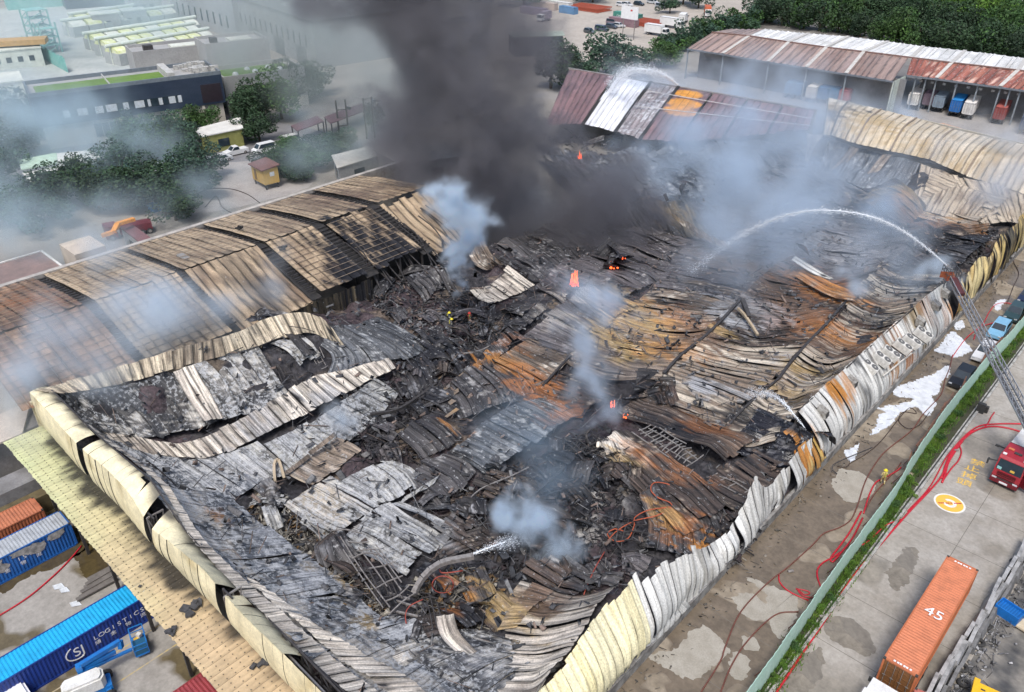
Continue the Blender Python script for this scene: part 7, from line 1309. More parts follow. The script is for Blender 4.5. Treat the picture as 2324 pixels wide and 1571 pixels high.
for i, (u, v, lb) in enumerate([(2305, 1277, 'tyre beside the blue container at the right edge'), (2295, 1300, 'second tyre down from the right edge, among scrap'), (2272, 1337, 'tyre in the scrap above the blue bin'), (2236, 1420, 'tyre between the stone wall and the blue bin'), (2221, 1458, 'tyre at the foot of the wall, lying flat'), (2183, 1514, 'tyre by the wall near the bottom edge'), (2187, 1550, 'lowest tyre at the bottom edge beyond the wall')]):
    q = P(u, v, .15); o = thing('old_tyre', lb, 'tyre', (q[0], q[1], .17), 0, 'old tyres thrown behind the stone wall'); V = []; nA, nB = 18, 8
    for a in range(nA):
        for c_ in range(nB): A, B = 6.2832 * a / nA, 6.2832 * c_ / nB; r_ = .36 + .15 * math.cos(B); V.append((r_ * math.cos(A), r_ * math.sin(A), .13 * math.sin(B)))
    F_ = [(a * nB + c_, ((a + 1) % nA) * nB + c_, ((a + 1) % nA) * nB + (c_ + 1) % nB, a * nB + (c_ + 1) % nB) for a in range(nA) for c_ in range(nB)]; mesh_np('tyre', V, F_, m_tyre, o, None, True); o.rotation_euler = (rnd.uniform(-.2, .2), rnd.uniform(-.2, .2), 0)
# stone and slab wall: separate slabs
SW = thing('stone_wall', 'grey wall of broken concrete slabs between the yard and the scrap corner', 'wall', (-2, 60, 0)); SL = (-2, 60, 0); m_sl = M('slab_grey', (.38, .38, .38), .9, (.20, .20, .20), 1.2, .4, .65, bump=.03); m_sl2 = M('slab_dark', (.12, .12, .12), .9, (.22, .22, .22), 1.5)
y = 44.0
while y < 80:
    L = rnd.uniform(1.4, 2.6); x = -2.75 + (y - 49) * .045
    for k, (dx, z, h, w, mt) in enumerate([(0, .75, 1.5, .28, m_sl), (.38, .6, 1.2, .3, m_sl), (.78, .4, .8, .26, m_sl2)]):
        b = MB(); R_ = Matrix.Rotation(rnd.uniform(-.05, .05), 3, 'Z') @ Matrix.Rotation(rnd.uniform(-.12, .25) - k * .1, 3, 'Y'); b.box((x + dx + rnd.uniform(-.05, .05), y + L / 2, z * rnd.uniform(.85, 1.1)), (w, L - .03, h), R=R_); b.build('slab', mt, SW, loc=SL)
    y += L
DV, DF, DC = [], [], []
for _ in range(520):
    y = rnd.uniform(45, 78); x = -1.75 + (y - 49) * .045 + abs(rng.normal(0, .9)); scrap(x, y, rnd.uniform(.05, .3), rnd.random() > .55, np.array((.11, .11, .112)) * rnd.uniform(.2, 3.2)); DV[-1] = (DV[-1] - np.array([x, y, .1])) * .5 + np.array([x, y, .12])
tag(mesh_np('scrap_heap', np.vstack(DV), np.vstack(DF), MV('debris_mat'), None, np.vstack(DC)), 'heap of scrap bars and rubble along the far side of the stone wall', 'scrap', kind='stuff')
flat('scrap_ground', [(-1.9, 44), (9, 44), (9, 80), (-.4, 80)], .010, MG('scrap_ground_mat', (.24, .225, .20), (.05, .05, .05), thr=.5, scale=.4, soft=.1, wrough=.6))
# ================================================================== green hoarding along the lane
FN = thing('green_hoarding', 'long pale green metal hoarding between the lane and the planted strip', 'fence', (-13, 80, 0)); NL = (-13, 80, 0)
m_hoard = M('hoarding_green', (.40, .60, .48), .6, (.47, .64, .55), .5, bump=.006); m_hb = M('hoarding_back', (.13, .20, .16), .8)
fp = spline([(-12.2, 22), (-12.3, 40.6), (-12.7, 53.7), (-12.9, 67.7), (-13.3, 73.5), (-13.7, 85.3), (-13.6, 101), (-13.2, 114.6), (-13.2, 175)], .05); fp = np.array(fp); cl = np.concatenate([[0], np.cumsum(np.linalg.norm(np.diff(fp, axis=0), axis=1))])
def fpt(s): return np.array([np.interp(s, cl, fp[:, 0]), np.interp(s, cl, fp[:, 1])])
s = 0.
while s < cl[-1] - 2:
    a, c_ = fpt(s), fpt(s + 1.97); hh = 2.75 + rnd.uniform(-.06, .06); ln = -.05 + rnd.uniform(-.04, .04); b = MB(); n = 5; vs = []
    for k in range(n + 1):
        p = a + (c_ - a) * k / n; o_ = .03 * (k % 2); vs += [(p[0] + o_, p[1], .08), (p[0] + o_ + ln, p[1], hh), (p[0] + o_ - .04, p[1], .08), (p[0] + o_ + ln - .04, p[1], hh)]
    b.add(vs, [q for k in range(n) for q in ((4 * k, 4 * k + 4, 4 * k + 5, 4 * k + 1), (4 * k + 2, 4 * k + 3, 4 * k + 7, 4 * k + 6), (4 * k + 1, 4 * k + 5, 4 * k + 7, 4 * k + 3))]); b.build('fence_panel', m_hoard, FN, loc=NL)
    if int(s / 1.97) % 2 == 0:
        b = MB(); b.box((a[0] - .12, a[1], 1.2), (.1, .1, 2.4)); b.bar((a[0] - .12, a[1], 1.9), (a[0] - .9, a[1], .05), .07); b.build('post', M('rust_steel', (.20, .09, .055), .85, (.10, .06, .045), 3), FN, loc=NL)
    s += 1.97
for z in (.6, 1.9): b = MB(); L_ = [np.array((*fpt(t), z)) + (-.13, 0, 0) for t in np.arange(0, cl[-1], 3.)]; [b.bar(p, q_, .07) for p, q_ in zip(L_[:-1], L_[1:])]; b.build('rail', M('rust_steel', (.20, .09, .055), .85), FN, loc=NL)
# rusty bars leaning on the back of it
for i in range(26):
    y = rnd.uniform(73, 104); x = np.interp(y, fp[:, 1], fp[:, 0]); b = MB(); b.bar((x - .25 - rnd.random() * .25, y, 1.7 + rnd.random() * .6), (x - .3 - rnd.random() * .3, y + rnd.uniform(1., 3.4), 1.7 + rnd.random() * .6), .11); tag(b.build('rusty_bar', M('rust_steel', (.20, .09, .055), .85)), 'rusty steel bar laid along the top of the green hoarding', 'steel bar', 'rusty bars along the back of the hoarding')
# ================================================================== trees and planting
m_leaf = {}
def leafmat(n, c, c2):
    if n in m_leaf: return m_leaf[n]
    m, nt, b = _nt('foliage_' + n); nz = _noise(nt, .35, 3); oi = nt.nodes.new('ShaderNodeAttribute'); oi.attribute_name = 'col'
    r = _ramp(nt, nz.outputs['Fac'], [(.35, c), (.65, c2)]); nt.links.new(_mix(nt, r.outputs[0], oi.outputs['Color'], 1., 'MULTIPLY'), b.inputs['Base Color']); b.inputs['Roughness'].default_value = .75
    m_leaf[n] = m; return m
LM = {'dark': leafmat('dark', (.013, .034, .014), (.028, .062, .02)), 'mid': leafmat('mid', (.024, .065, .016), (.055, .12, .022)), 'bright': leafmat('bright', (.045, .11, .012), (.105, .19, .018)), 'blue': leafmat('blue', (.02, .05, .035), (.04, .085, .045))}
m_bark = M('bark', (.09, .07, .05), .95)
def crown_mesh(seed, n=1500, leaf=.075, lob=9, flat_=.75):
    r_ = np.random.default_rng(seed); cs = r_.normal(0, .34, (lob, 3)); cs[:, 2] = cs[:, 2] * flat_ + .12; rs = r_.uniform(.26, .44, lob)
    k = r_.integers(0, lob, n); d = r_.normal(0, 1, (n, 3)); d /= np.linalg.norm(d, axis=1)[:, None]; rad = r_.uniform(.55, 1.08, n) ** .6
    p = cs[k] + d * (rs[k] * rad)[:, None]
    a = r_.normal(0, 1, (n, 3)); a += d * .4; a /= np.linalg.norm(a, axis=1)[:, None]; t = np.cross(a, r_.normal(0, 1, (n, 3))); t /= np.linalg.norm(t, axis=1)[:, None]; b_ = np.cross(a, t); s = leaf * r_.uniform(.5, 1.3, n)[:, None]
    V = np.stack([p - t * s, p + b_ * s * .6, p + t * s, p - b_ * s * .6], 1).reshape(-1, 3); F = np.arange(4 * n).reshape(n, 4)
    tone = (.6 + .75 * r_.random(lob))[k] * r_.uniform(.7, 1.35, n); c = np.repeat(tone[:, None] * np.array((1., 1., .95))[None], 4, 0)
    return V, F, np.clip(c, 0, 2)
CROWNS = []
def cmesh(name, seed, mat, **kw):
    V, F, c = crown_mesh(seed, **kw); o = mesh_np(name, V, F, mat, None, None); a = o.data.color_attributes.new('col', 'FLOAT_COLOR', 'POINT'); c4 = np.ones((len(V), 4), np.float32); c4[:, :3] = c; a.data.foreach_set('color', c4.ravel()); me = o.data; bpy.data.objects.remove(o); return me
PROT = {k: [cmesh('crown', 40 + i * 7 + j, LM[k], n=1500) for j in range(3)] for i, k in enumerate(LM)}
BIGP = {k: [cmesh('crown', 90 + i * 7 + j, LM[k], n=3600, leaf=.05, lob=14) for j in range(2)] for i, k in enumerate(('dark', 'mid', 'bright', 'blue'))}
tb = MB(); tb.cyl((0, 0, 0), (0, 0, .62), .045, 7, .026)
for a in (0.3, 2.4, 4.5): tb.cyl((0, 0, .42), (.22 * math.cos(a), .22 * math.sin(a), .74), .02, 5, .01)
_t = tb.build('trunk', m_bark); TRUNK = _t.data; bpy.data.objects.remove(_t)
def tree(label, q, h, w, kind, big=False, group=None, name='tree', low=.0, cat='tree'):
    o = thing(name, label, cat, (q[0], q[1], 0), rnd.random() * 6.28, group)
    t = bpy.data.objects.new('trunk', TRUNK); link(t, o); t.scale = (w * .7, w * .7, h)
    c = bpy.data.objects.new('crown', (BIGP if big else PROT)[kind][rnd.randrange(2)]); link(c, o); c.location = (0, 0, h * (.5 - low)); c.scale = (w / 1.5, w / 1.5, h * (.8 + low) / 1.25)
    return o
GB_ = 'trees of the dense belt along the far road'
bl = [((1720, 48), (2345, 165)), ((1735, 30), (2345, 120)), ((1745, 12), (2345, 88)), ((1830, 6), (2350, 60))]
k = 0
for r, (a, b_) in enumerate(bl):
    n = 15
    for i in range(n):
        t = (i + .5 + rnd.uniform(-.25, .25)) / n; u, v = a[0] + (b_[0] - a[0]) * t, a[1] + (b_[1] - a[1]) * (t ** 1.15); q = P(u, v + rnd.uniform(-4, 4))
        kd = ('dark', 'dark', 'mid', 'bright')[r] if rnd.random() > .25 else ('mid', 'mid', 'bright', 'mid')[r]
        tree({'dark': 'dark green', 'mid': 'mid green', 'bright': 'sunlit yellow green'}[kd] + ' tree, ' + ('front row', 'second row', 'third row', 'back row')[r] + ' of the dense belt, ' + ('left end', 'left middle', 'centre', 'right middle', 'right end')[int(t * 4.99)], q, rnd.uniform(9, 13), rnd.uniform(11, 15), kd, True, GB_, low=.12)
for i in range(17):
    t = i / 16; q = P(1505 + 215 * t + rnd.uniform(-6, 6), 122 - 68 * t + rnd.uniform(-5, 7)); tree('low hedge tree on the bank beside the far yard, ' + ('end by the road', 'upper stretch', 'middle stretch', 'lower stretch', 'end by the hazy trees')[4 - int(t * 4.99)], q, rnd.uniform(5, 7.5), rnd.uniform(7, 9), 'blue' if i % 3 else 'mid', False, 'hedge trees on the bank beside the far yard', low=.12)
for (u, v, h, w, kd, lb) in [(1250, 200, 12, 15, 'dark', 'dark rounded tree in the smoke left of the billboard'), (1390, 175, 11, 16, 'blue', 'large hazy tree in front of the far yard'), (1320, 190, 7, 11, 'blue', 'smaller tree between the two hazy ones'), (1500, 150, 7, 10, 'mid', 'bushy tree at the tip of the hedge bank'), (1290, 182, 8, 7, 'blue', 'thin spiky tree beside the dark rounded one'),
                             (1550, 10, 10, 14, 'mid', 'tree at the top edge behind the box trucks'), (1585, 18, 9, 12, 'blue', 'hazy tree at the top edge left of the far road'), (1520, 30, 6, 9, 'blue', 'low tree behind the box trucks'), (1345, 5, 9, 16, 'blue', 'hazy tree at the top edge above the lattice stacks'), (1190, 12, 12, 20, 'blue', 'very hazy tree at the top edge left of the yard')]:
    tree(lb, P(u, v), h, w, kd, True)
G5 = 'trees around the sheds at the left'
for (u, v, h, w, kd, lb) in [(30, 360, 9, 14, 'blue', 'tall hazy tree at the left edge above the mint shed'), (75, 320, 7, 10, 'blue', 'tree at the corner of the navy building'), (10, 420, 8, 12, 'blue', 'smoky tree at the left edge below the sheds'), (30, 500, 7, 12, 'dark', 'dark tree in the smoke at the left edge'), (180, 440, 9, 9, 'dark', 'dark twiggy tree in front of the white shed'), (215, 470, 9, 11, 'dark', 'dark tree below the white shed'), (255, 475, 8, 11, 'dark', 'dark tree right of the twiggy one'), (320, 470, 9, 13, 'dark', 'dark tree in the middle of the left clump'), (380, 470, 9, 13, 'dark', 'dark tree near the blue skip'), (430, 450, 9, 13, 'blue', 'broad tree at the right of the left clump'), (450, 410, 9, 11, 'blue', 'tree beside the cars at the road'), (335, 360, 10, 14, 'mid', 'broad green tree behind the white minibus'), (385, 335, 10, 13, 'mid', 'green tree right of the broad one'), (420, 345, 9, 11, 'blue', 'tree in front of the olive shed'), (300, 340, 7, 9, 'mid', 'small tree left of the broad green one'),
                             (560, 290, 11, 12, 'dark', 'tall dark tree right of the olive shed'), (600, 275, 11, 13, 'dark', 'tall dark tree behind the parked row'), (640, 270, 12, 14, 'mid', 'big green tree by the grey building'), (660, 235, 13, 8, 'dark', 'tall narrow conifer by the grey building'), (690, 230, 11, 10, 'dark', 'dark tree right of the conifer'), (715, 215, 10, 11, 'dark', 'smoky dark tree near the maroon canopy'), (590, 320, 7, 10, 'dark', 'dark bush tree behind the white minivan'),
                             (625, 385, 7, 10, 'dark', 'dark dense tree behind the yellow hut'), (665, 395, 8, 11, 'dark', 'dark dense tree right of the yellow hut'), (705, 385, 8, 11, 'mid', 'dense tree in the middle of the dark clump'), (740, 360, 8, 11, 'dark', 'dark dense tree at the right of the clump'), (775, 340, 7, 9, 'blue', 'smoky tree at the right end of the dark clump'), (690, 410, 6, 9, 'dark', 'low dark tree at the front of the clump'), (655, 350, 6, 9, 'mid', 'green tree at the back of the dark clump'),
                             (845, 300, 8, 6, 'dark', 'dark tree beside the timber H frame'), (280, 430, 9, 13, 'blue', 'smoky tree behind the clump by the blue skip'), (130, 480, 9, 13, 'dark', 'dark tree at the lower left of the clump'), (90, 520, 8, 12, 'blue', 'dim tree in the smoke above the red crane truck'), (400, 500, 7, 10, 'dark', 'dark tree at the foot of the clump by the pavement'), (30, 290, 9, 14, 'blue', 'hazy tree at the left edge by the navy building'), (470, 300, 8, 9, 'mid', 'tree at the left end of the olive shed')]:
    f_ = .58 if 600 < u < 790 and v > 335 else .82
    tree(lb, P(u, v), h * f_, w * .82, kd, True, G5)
for i, (u, v) in enumerate([(300, 318), (235, 312), (180, 320), (350, 290), (395, 275), (425, 270), (465, 265), (500, 248), (530, 235), (265, 285), (545, 255)]): tree('young street tree planted before the navy building', P(u, v), rnd.uniform(4, 5.5), rnd.uniform(4, 5.5), 'mid' if i % 2 else 'blue', False, 'young trees before the navy building')
# planted strip beside the hoarding: grass tufts and bushes
def tuft_mesh(seed, n=420, h=.55):
    r_ = np.random.default_rng(seed); p = r_.normal(0, .35, (n, 2)); a = r_.random(n) * 6.28; L = r_.uniform(.3, 1, n) * h; lean = r_.normal(0, .35, (n, 2)); w = .035
    b0 = np.stack([p[:, 0] - w * np.cos(a), p[:, 1] - w * np.sin(a), 0 * a], 1); b1 = np.stack([p[:, 0] + w * np.cos(a), p[:, 1] + w * np.sin(a), 0 * a], 1); t = np.stack([p[:, 0] + lean[:, 0] * L, p[:, 1] + lean[:, 1] * L, L], 1)
    V = np.stack([b0, b1, t], 1).reshape(-1, 3); return V, np.arange(3 * n).reshape(n, 3), np.repeat(r_.uniform(.6, 1.4, n)[:, None] * np.ones((1, 3)), 3, 0)
GV, GF, GC, nn = [], [], [], 0
for i in range(620):
    y = rnd.uniform(24, 165); x = np.interp(y, fp[:, 1], fp[:, 0]) + rnd.uniform(.12, .7); V, F, c = tuft_mesh(i % 9, 60); V = V * rnd.uniform(.5, 1.3) + np.array((x, y, 0)); GV.append(V); GF.append(F + nn); GC.append(c); nn += len(V)
go = mesh_np('grass', np.vstack(GV), np.vstack(GF), LM['bright'], None, None); a = go.data.color_attributes.new('col', 'FLOAT_COLOR', 'POINT'); c4 = np.ones((nn, 4), np.float32); c4[:, :3] = np.vstack(GC); a.data.foreach_set('color', c4.ravel()); tag(go, 'rough green grass in the planted strip by the hoarding', 'grass', kind='stuff')
tb = None
for i in range(58):
    y = 26 + i * 2.3 + rnd.uniform(-.8, .8); x = np.interp(y, fp[:, 1], fp[:, 0]) + rnd.uniform(.3, .6); s_ = rnd.uniform(.4, .85)
    o = thing('shrub', 'low green shrub by the hoarding ' + ('at the bottom edge', 'beside the damp patch', 'beside the orange container', 'between container and badge', 'beside the round badge', 'across from the firefighter', 'beside the red hose bend', 'by the hydrant box', 'beside the black car', 'under the ladder', 'beyond the ladder', 'at the far end', 'at the far end')[int((y - 24) / 11.5)], 'shrub', (x, y, 0), rnd.random() * 6, 'shrubs in the planted strip'); c = bpy.data.objects.new('foliage', PROT['bright' if i % 3 else 'mid'][i % 3]); link(c, o); c.scale = (s_ * .8, s_ * 1.1, s_ * .75); c.location = (0, 0, .35 * s_)
# ================================================================== fire hoses
m_hr = M('hose_red', (.52, .012, .03), .45, (.42, .02, .03), 1); m_hb = M('hose_brown', (.17, .06, .045), .6); m_hd = M('hose_dark', (.06, .04, .035), .6)
def hose(label, l, r=.075, mat=None, z=.08): 
    pp = [np.array(P(u, v, z if len(w) == 0 else w[0])) for u, v, *w in l]; b = MB(); b.tube(spline(pp, .35), r, 6); tag(b.build('fire_hose', mat or m_hr, smooth=True), label, 'hose', 'fire hoses')
hose('bright red hose following the kerb from the bottom edge up to the fire engine', [(1756, 1580), (1816, 1490), (1879, 1397), (1933, 1312), (1994, 1240), (2060, 1165), (2130, 1090), (2150, 1050), (2170, 1015), (2205, 982), (2245, 968), (2290, 972), (2340, 988)], .10)
hose('red hose bending away to the right edge above the fire engine', [(2137, 1085), (2150, 1045), (2175, 1005), (2215, 970), (2260, 962), (2345, 962)], .09)
hose('red hose branch ending in a nozzle beside the kerb', [(2138, 1095), (2145, 1075), (2152, 1050), (2170, 1020), (2185, 1000)], .11); hose('red hose loop swinging out to the yellow characters', [(2140, 1090), (2160, 1062), (2175, 1045), (2182, 1025), (2178, 1008), (2190, 990)], .08)
hose('red hose running up behind the drain to the black valve', [(2060, 1160), (2110, 1105), (2150, 1035), (2195, 985), (2235, 968), (2250, 945), (2257, 935)], .07)
hose('thin red hose crossing the drain near the shrubs', [(1940, 1240), (1965, 1232), (1990, 1210), (2010, 1192), (2045, 1178)], .06)
hose('brown hose snaking up the lane from the bottom edge', [(1585, 1580), (1635, 1500), (1645, 1470), (1680, 1390), (1740, 1325), (1790, 1285), (1835, 1245), (1850, 1230), (1870, 1210), (1905, 1197), (1930, 1180), (1945, 1150), (1965, 1090), (1995, 1040), (2020, 1015), (2070, 975), (2095, 940), (2135, 895), (2145, 860), (2155, 835), (2162, 805)], .06, m_hb)
hose('pinkish hose lying parallel to the wet islands of the lane', [(1632, 1580), (1660, 1510), (1700, 1450), (1760, 1395), (1812, 1388)], .06, m_hb); hose('red hose at the firefighter leading to the hoarding', [(1960, 1165), (1972, 1125), (1985, 1098), (1998, 1088), (2030, 1072), (2045, 1060)], .075)
hose('red hose folded double below the firefighter', [(1958, 1175), (1935, 1220), (1912, 1250), (1890, 1275), (1886, 1265), (1905, 1240), (1930, 1205), (1955, 1160)], .085); hose('red hose hooked against the hoarding', [(1862, 1330), (1855, 1308), (1856, 1290), (1870, 1275), (1890, 1265), (1908, 1252)], .075)
hose('dark hose from the firefighter up the lane to the black car', [(1960, 1165), (1985, 1120), (2025, 1075), (2045, 1050)], .06, m_hb)
hose('red hose with a kink and coupling near the dry patch', [(1768, 1304), (1769, 1320), (1785, 1338), (1810, 1352), (1835, 1362)], .06); hose('small red looped rope beside the kinked hose', [(1806, 1336), (1830, 1340), (1838, 1346), (1825, 1349), (1808, 1335), (1822, 1352), (1845, 1356)], .05)
hose('black hose looping over the foam edge', [(1900, 1058), (1920, 1060), (1930, 1050), (1965, 1030), (2000, 1000), (2040, 950), (2065, 925), (2080, 938), (2050, 935), (2040, 955), (2060, 972), (2085, 965), (2110, 935)], .045, m_hd)
hose('red hose crossing the far foam patches by the cars', [(2160, 812), (2175, 790), (2195, 765), (2230, 735), (2245, 708), (2262, 690), (2290, 688), (2320, 700)], .06); hose('second red hose in loops by the far cars', [(2210, 770), (2220, 745), (2245, 735), (2280, 725), (2290, 712), (2310, 710)], .06); hose('dark cable hanging along the far lane', [(2310, 560), (2300, 590), (2312, 620), (2300, 650), (2285, 690)], .05, m_hd)
hose('red hose lying straight across the wet loading yard', [(-20, 1408), (60, 1358), (120, 1308), (160, 1268), (185, 1238)], .07)
hose('dark hose curving over the pavement behind the scorched warehouse', [(420, 452), (470, 430), (520, 428), (560, 440), (590, 460)], .08, m_hd); hose('second dark hose on the pavement behind the scorched warehouse', [(465, 470), (490, 445), (505, 470), (530, 485)], .08, m_hd)
hose('orange red hose in a loop on the fallen brown sheets', [(1535, 1110, 2.3), (1515, 1098, 2.4), (1485, 1095, 2.5), (1477, 1112, 2.5), (1495, 1130, 2.4), (1520, 1140, 2.3), (1523, 1152, 2.2), (1490, 1170, 2.1), (1440, 1182, 2.), (1400, 1205, 1.9), (1375, 1232, 1.8)], .055, M('hose_orange', (.42, .09, .035), .6)); hose('second loop of orange red hose on the rubble', [(1523, 1150, 2.2), (1470, 1158, 2.2), (1440, 1175, 2.1), (1440, 1190, 2.), (1425, 1222, 1.8), (1395, 1228, 1.7), (1378, 1212, 1.8), (1395, 1200, 1.8), (1415, 1205, 1.8)], .055, M('hose_orange', (.42, .09, .035), .6))
hose('coil of red hose round the rusty hole in the front rubble', [(1050, 1295, 2.6), (1012, 1300, 2.6), (1000, 1298, 2.6), (998, 1292, 2.6)], .06, M('hose_coil', (.32, .06, .04), .6)); hose('ring of red hose lying in the front rubble', [(1005 + 24 * math.cos(t), 1326 + 19 * math.sin(t), 2.6) for t in np.linspace(0, 9.5, 22)], .055, M('hose_coil', (.32, .06, .04), .6)); hose('red hose hanging down over the front grey sheet', [(960, 1360, 2.4), (930, 1375, 2.3), (920, 1395, 2.2), (922, 1415, 2)], .05, M('hose_coil', (.32, .06, .04), .6)); hose('thin red hose across the puddle in the rubble', [(1372, 1252, 1.8), (1350, 1290, 1.8), (1332, 1330, 1.8), (1325, 1350, 1.8)], .05, M('hose_coil', (.32, .06, .04), .6))
# couplings
for (u, v, lb) in [(1866, 1398, 'black and white hose coupling on the red hose by the kerb'), (1794, 1296, 'coupling on the brown hose in the lane'), (2170, 1022, 'coupling where the red hoses join')]: q = P(u, v, .1); b = MB(); b.cyl(q - (.15, .2, 0), q + (.15, .2, 0), .13, 8); tag(b.build('hose_coupling', m_ltsteel), lb, 'coupling')
# ================================================================== people: one skinned body each, helmet and gear as parts
def person(label, q, rz, coat, trouser, helmet, pose, group):
    o = thing('person', label, 'person', q, rz, group)
    J = {'pel': (0, 0, .95), 'sp': (0, .02, 1.18), 'ch': (0, .05, 1.38), 'nk': (0, .07, 1.52), 'hd': (0, .1, 1.68), 'top': (0, .1, 1.76)}
    for s, n in ((-1, 'l'), (1, 'r')):
        J.update({'sh' + n: (s * .19, .05, 1.43), 'hip' + n: (s * .1, 0, .9), 'kn' + n: (s * .13, .05, .5), 'an' + n: (s * .14, -.02, .08), 'to' + n: (s * .15, .15, .05)})
    J.update(pose)
    names = list(J); ed = [('pel', 'sp'), ('sp', 'ch'), ('ch', 'nk'), ('nk', 'hd'), ('hd', 'top')]
    for n in 'lr': ed += [('ch', 'sh' + n), ('sh' + n, 'el' + n), ('el' + n, 'ha' + n), ('pel', 'hip' + n), ('hip' + n, 'kn' + n), ('kn' + n, 'an' + n), ('an' + n, 'to' + n)]
    rad = {'pel': .17, 'sp': .17, 'ch': .18, 'nk': .07, 'hd': .10, 'top': .075}
    me = bpy.data.meshes.new('body'); me.from_pydata([J[n] for n in names], [(names.index(a), names.index(b_)) for a, b_ in ed], [])
    bm = bmesh.new(); bm.from_mesh(me); ly = bm.verts.layers.skin.verify(); bm.verts.ensure_lookup_table()
    for i, n in enumerate(names):
        r_ = rad.get(n) or {'sh': .095, 'el': .062, 'ha': .05, 'hi': .115, 'kn': .085, 'an': .06, 'to': .05}[n[:2]]; bm.verts[i][ly].radius = (r_, r_)
    bm.verts[0][ly].use_root = True; bm.to_mesh(me); bm.free()
    b = link(bpy.data.objects.new('body', me), o); b.modifiers.new('skin', 'SKIN'); sb = b.modifiers.new('sub', 'SUBSURF'); sb.levels = sb.render_levels = 1
    # evaluate to a plain mesh and colour the clothing by height
    dg = bpy.context.evaluated_depsgraph_get(); m2 = bpy.data.meshes.new_from_object(b.evaluated_get(dg)); b.modifiers.clear(); b.data = m2; m2.materials.clear(); m2.materials.append(MV('cloth', rough=.8, bump=0.))
    V = np.array([v.co[:] for v in m2.vertices]); c = np.where((V[:, 2] > J['pel'][2] - .05)[:, None], np.array(coat), np.array(trouser)); hd = np.array(J['hd'])
    c = np.where((np.linalg.norm(V - hd, axis=1) < .13)[:, None], np.array((.42, .27, .19)), c); 
    for n in 'lr': c = np.where((np.linalg.norm(V - np.array(J['ha' + n]), axis=1) < .07)[:, None], np.array((.05, .05, .05)), c); c = np.where((V[:, 2] < J['an' + n][2] + .08)[:, None] & (np.abs(V[:, 0] - J['an' + n][0]) < .16)[:, None], np.array((.03, .03, .03)), c)
    band = (np.abs(V[:, 2] - (J['sp'][2] - .02)) < .03) | (np.abs(V[:, 2] - (J['knl'][2] - .12)) < .035); c = np.where(band[:, None], np.array((.75, .74, .5)), c)
    a = m2.color_attributes.new('col', 'FLOAT_COLOR', 'POINT'); c4 = np.ones((len(V), 4), np.float32); c4[:, :3] = c; a.data.foreach_set('color', c4.ravel())
    hv = MB(); h0 = Vector(J['hd']) + Vector((0, 0, .03)); R0 = .17
    for i in range(5): t0, t1 = i * .31, (i + 1) * .31; hv.cyl(h0 + Vector((0, 0, R0 * .85 * math.sin(t0))), h0 + Vector((0, 0, R0 * .85 * math.sin(t1))), R0 * math.cos(t0), 14, max(.01, R0 * math.cos(t1)))
    hv.cyl(h0 - Vector((0, 0, .02)), h0 + Vector((0, 0, .01)), .21, 14, .18); hv.build('helmet', helmet, o, smooth=False)
    sv_ = MB(); p = Vector(J['ch']); sv_.cyl(p + Vector((0, -.2, -.28)), p + Vector((0, -.2, .15)), .085, 8); sv_.build('air_cylinder', M('cylinder_yellow', (.5, .45, .1), .5), o)
    return o
m_hy = M('helmet_yellow', (.85, .70, .02), .35); m_hre = M('helmet_red', (.75, .05, .03), .35)
GP = 'firefighters'; tanc, navc, redc = (.42, .31, .14), (.07, .075, .09), (.26, .07, .05)
hold = {'ell': (-.30, .15, 1.2), 'hal': (-.14, .42, 1.18), 'elr': (.30, .1, 1.18), 'har': (.12, .38, 1.1)}; walk = {'ell': (-.29, .0, 1.17), 'hal': (-.30, .16, .95), 'elr': (.3, .0, 1.17), 'har': (.3, .2, .98)}
stride = {'knl': (-.12, .16, .52), 'anl': (-.13, .12, .08), 'tol': (-.13, .3, .05), 'knr': (.13, .0, .5), 'anr': (.13, -.22, .09), 'tor': (.14, -.06, .05)}
zf = lambda u, v: float(base_z(*[np.array([c]) for c in P(u, v, 2.)[:2]])[0]) + .1
person('firefighter in tan gear and yellow helmet walking alone in the lane', P(2002, 1098, .01), .6, (.50, .40, .17), (.46, .36, .15), m_hy, {**walk, **stride}, GP)
for (u, v, rz, ct, tr_, hm, ps, lb) in [(1019, 733, -1.1, navc, navc, m_hy, hold, 'firefighter in yellow helmet aiming a hose, the upper of two on the black heap'), (1024, 748, -.6, (.10, .10, .11), navc, m_hy, {**walk, **stride}, 'firefighter in yellow helmet just below the one with the hose'), (1066, 735, .9, redc, (.30, .25, .12), m_hre, {**hold, **stride}, 'firefighter in red helmet and red coat on the black heap')]:
    q = P(u, v, 2.6); person(lb, (q[0], q[1], 2.6 - .15), rz, ct, tr_, hm, ps, GP)
q = P(1031, 722, 3.5); b = MB(); b.tube([P(1021, 724, 3.7), P(1040, 719, 3.8)], .05, 6); tag(b.build('hose_nozzle', m_ltsteel), 'pale hose nozzle held by the firefighter on the black heap', 'nozzle')
q = P(966, 722, 3); b = MB(); b.slab([(q[0] - .8, q[1] - .3, 3.1), (q[0] + .4, q[1] - .5, 3.2), (q[0] + .8, q[1] + .3, 3.05), (q[0] - .3, q[1] + .5, 3.25)], .05); tag(b.build('white_sheet', m_win), 'small white panel lying on the black heap', 'panel')
# black flood light on the drain
q = P(2223, 935); b = MB(); b.box((q[0], q[1], .6), (.8, .5, 1.2)); b.box((q[0] + .5, q[1] + .4, .4), (.4, .4, .8)); tag(b.build('hydrant_box', m_dk), 'black hydrant box on the planted strip beside the hoses', 'box')
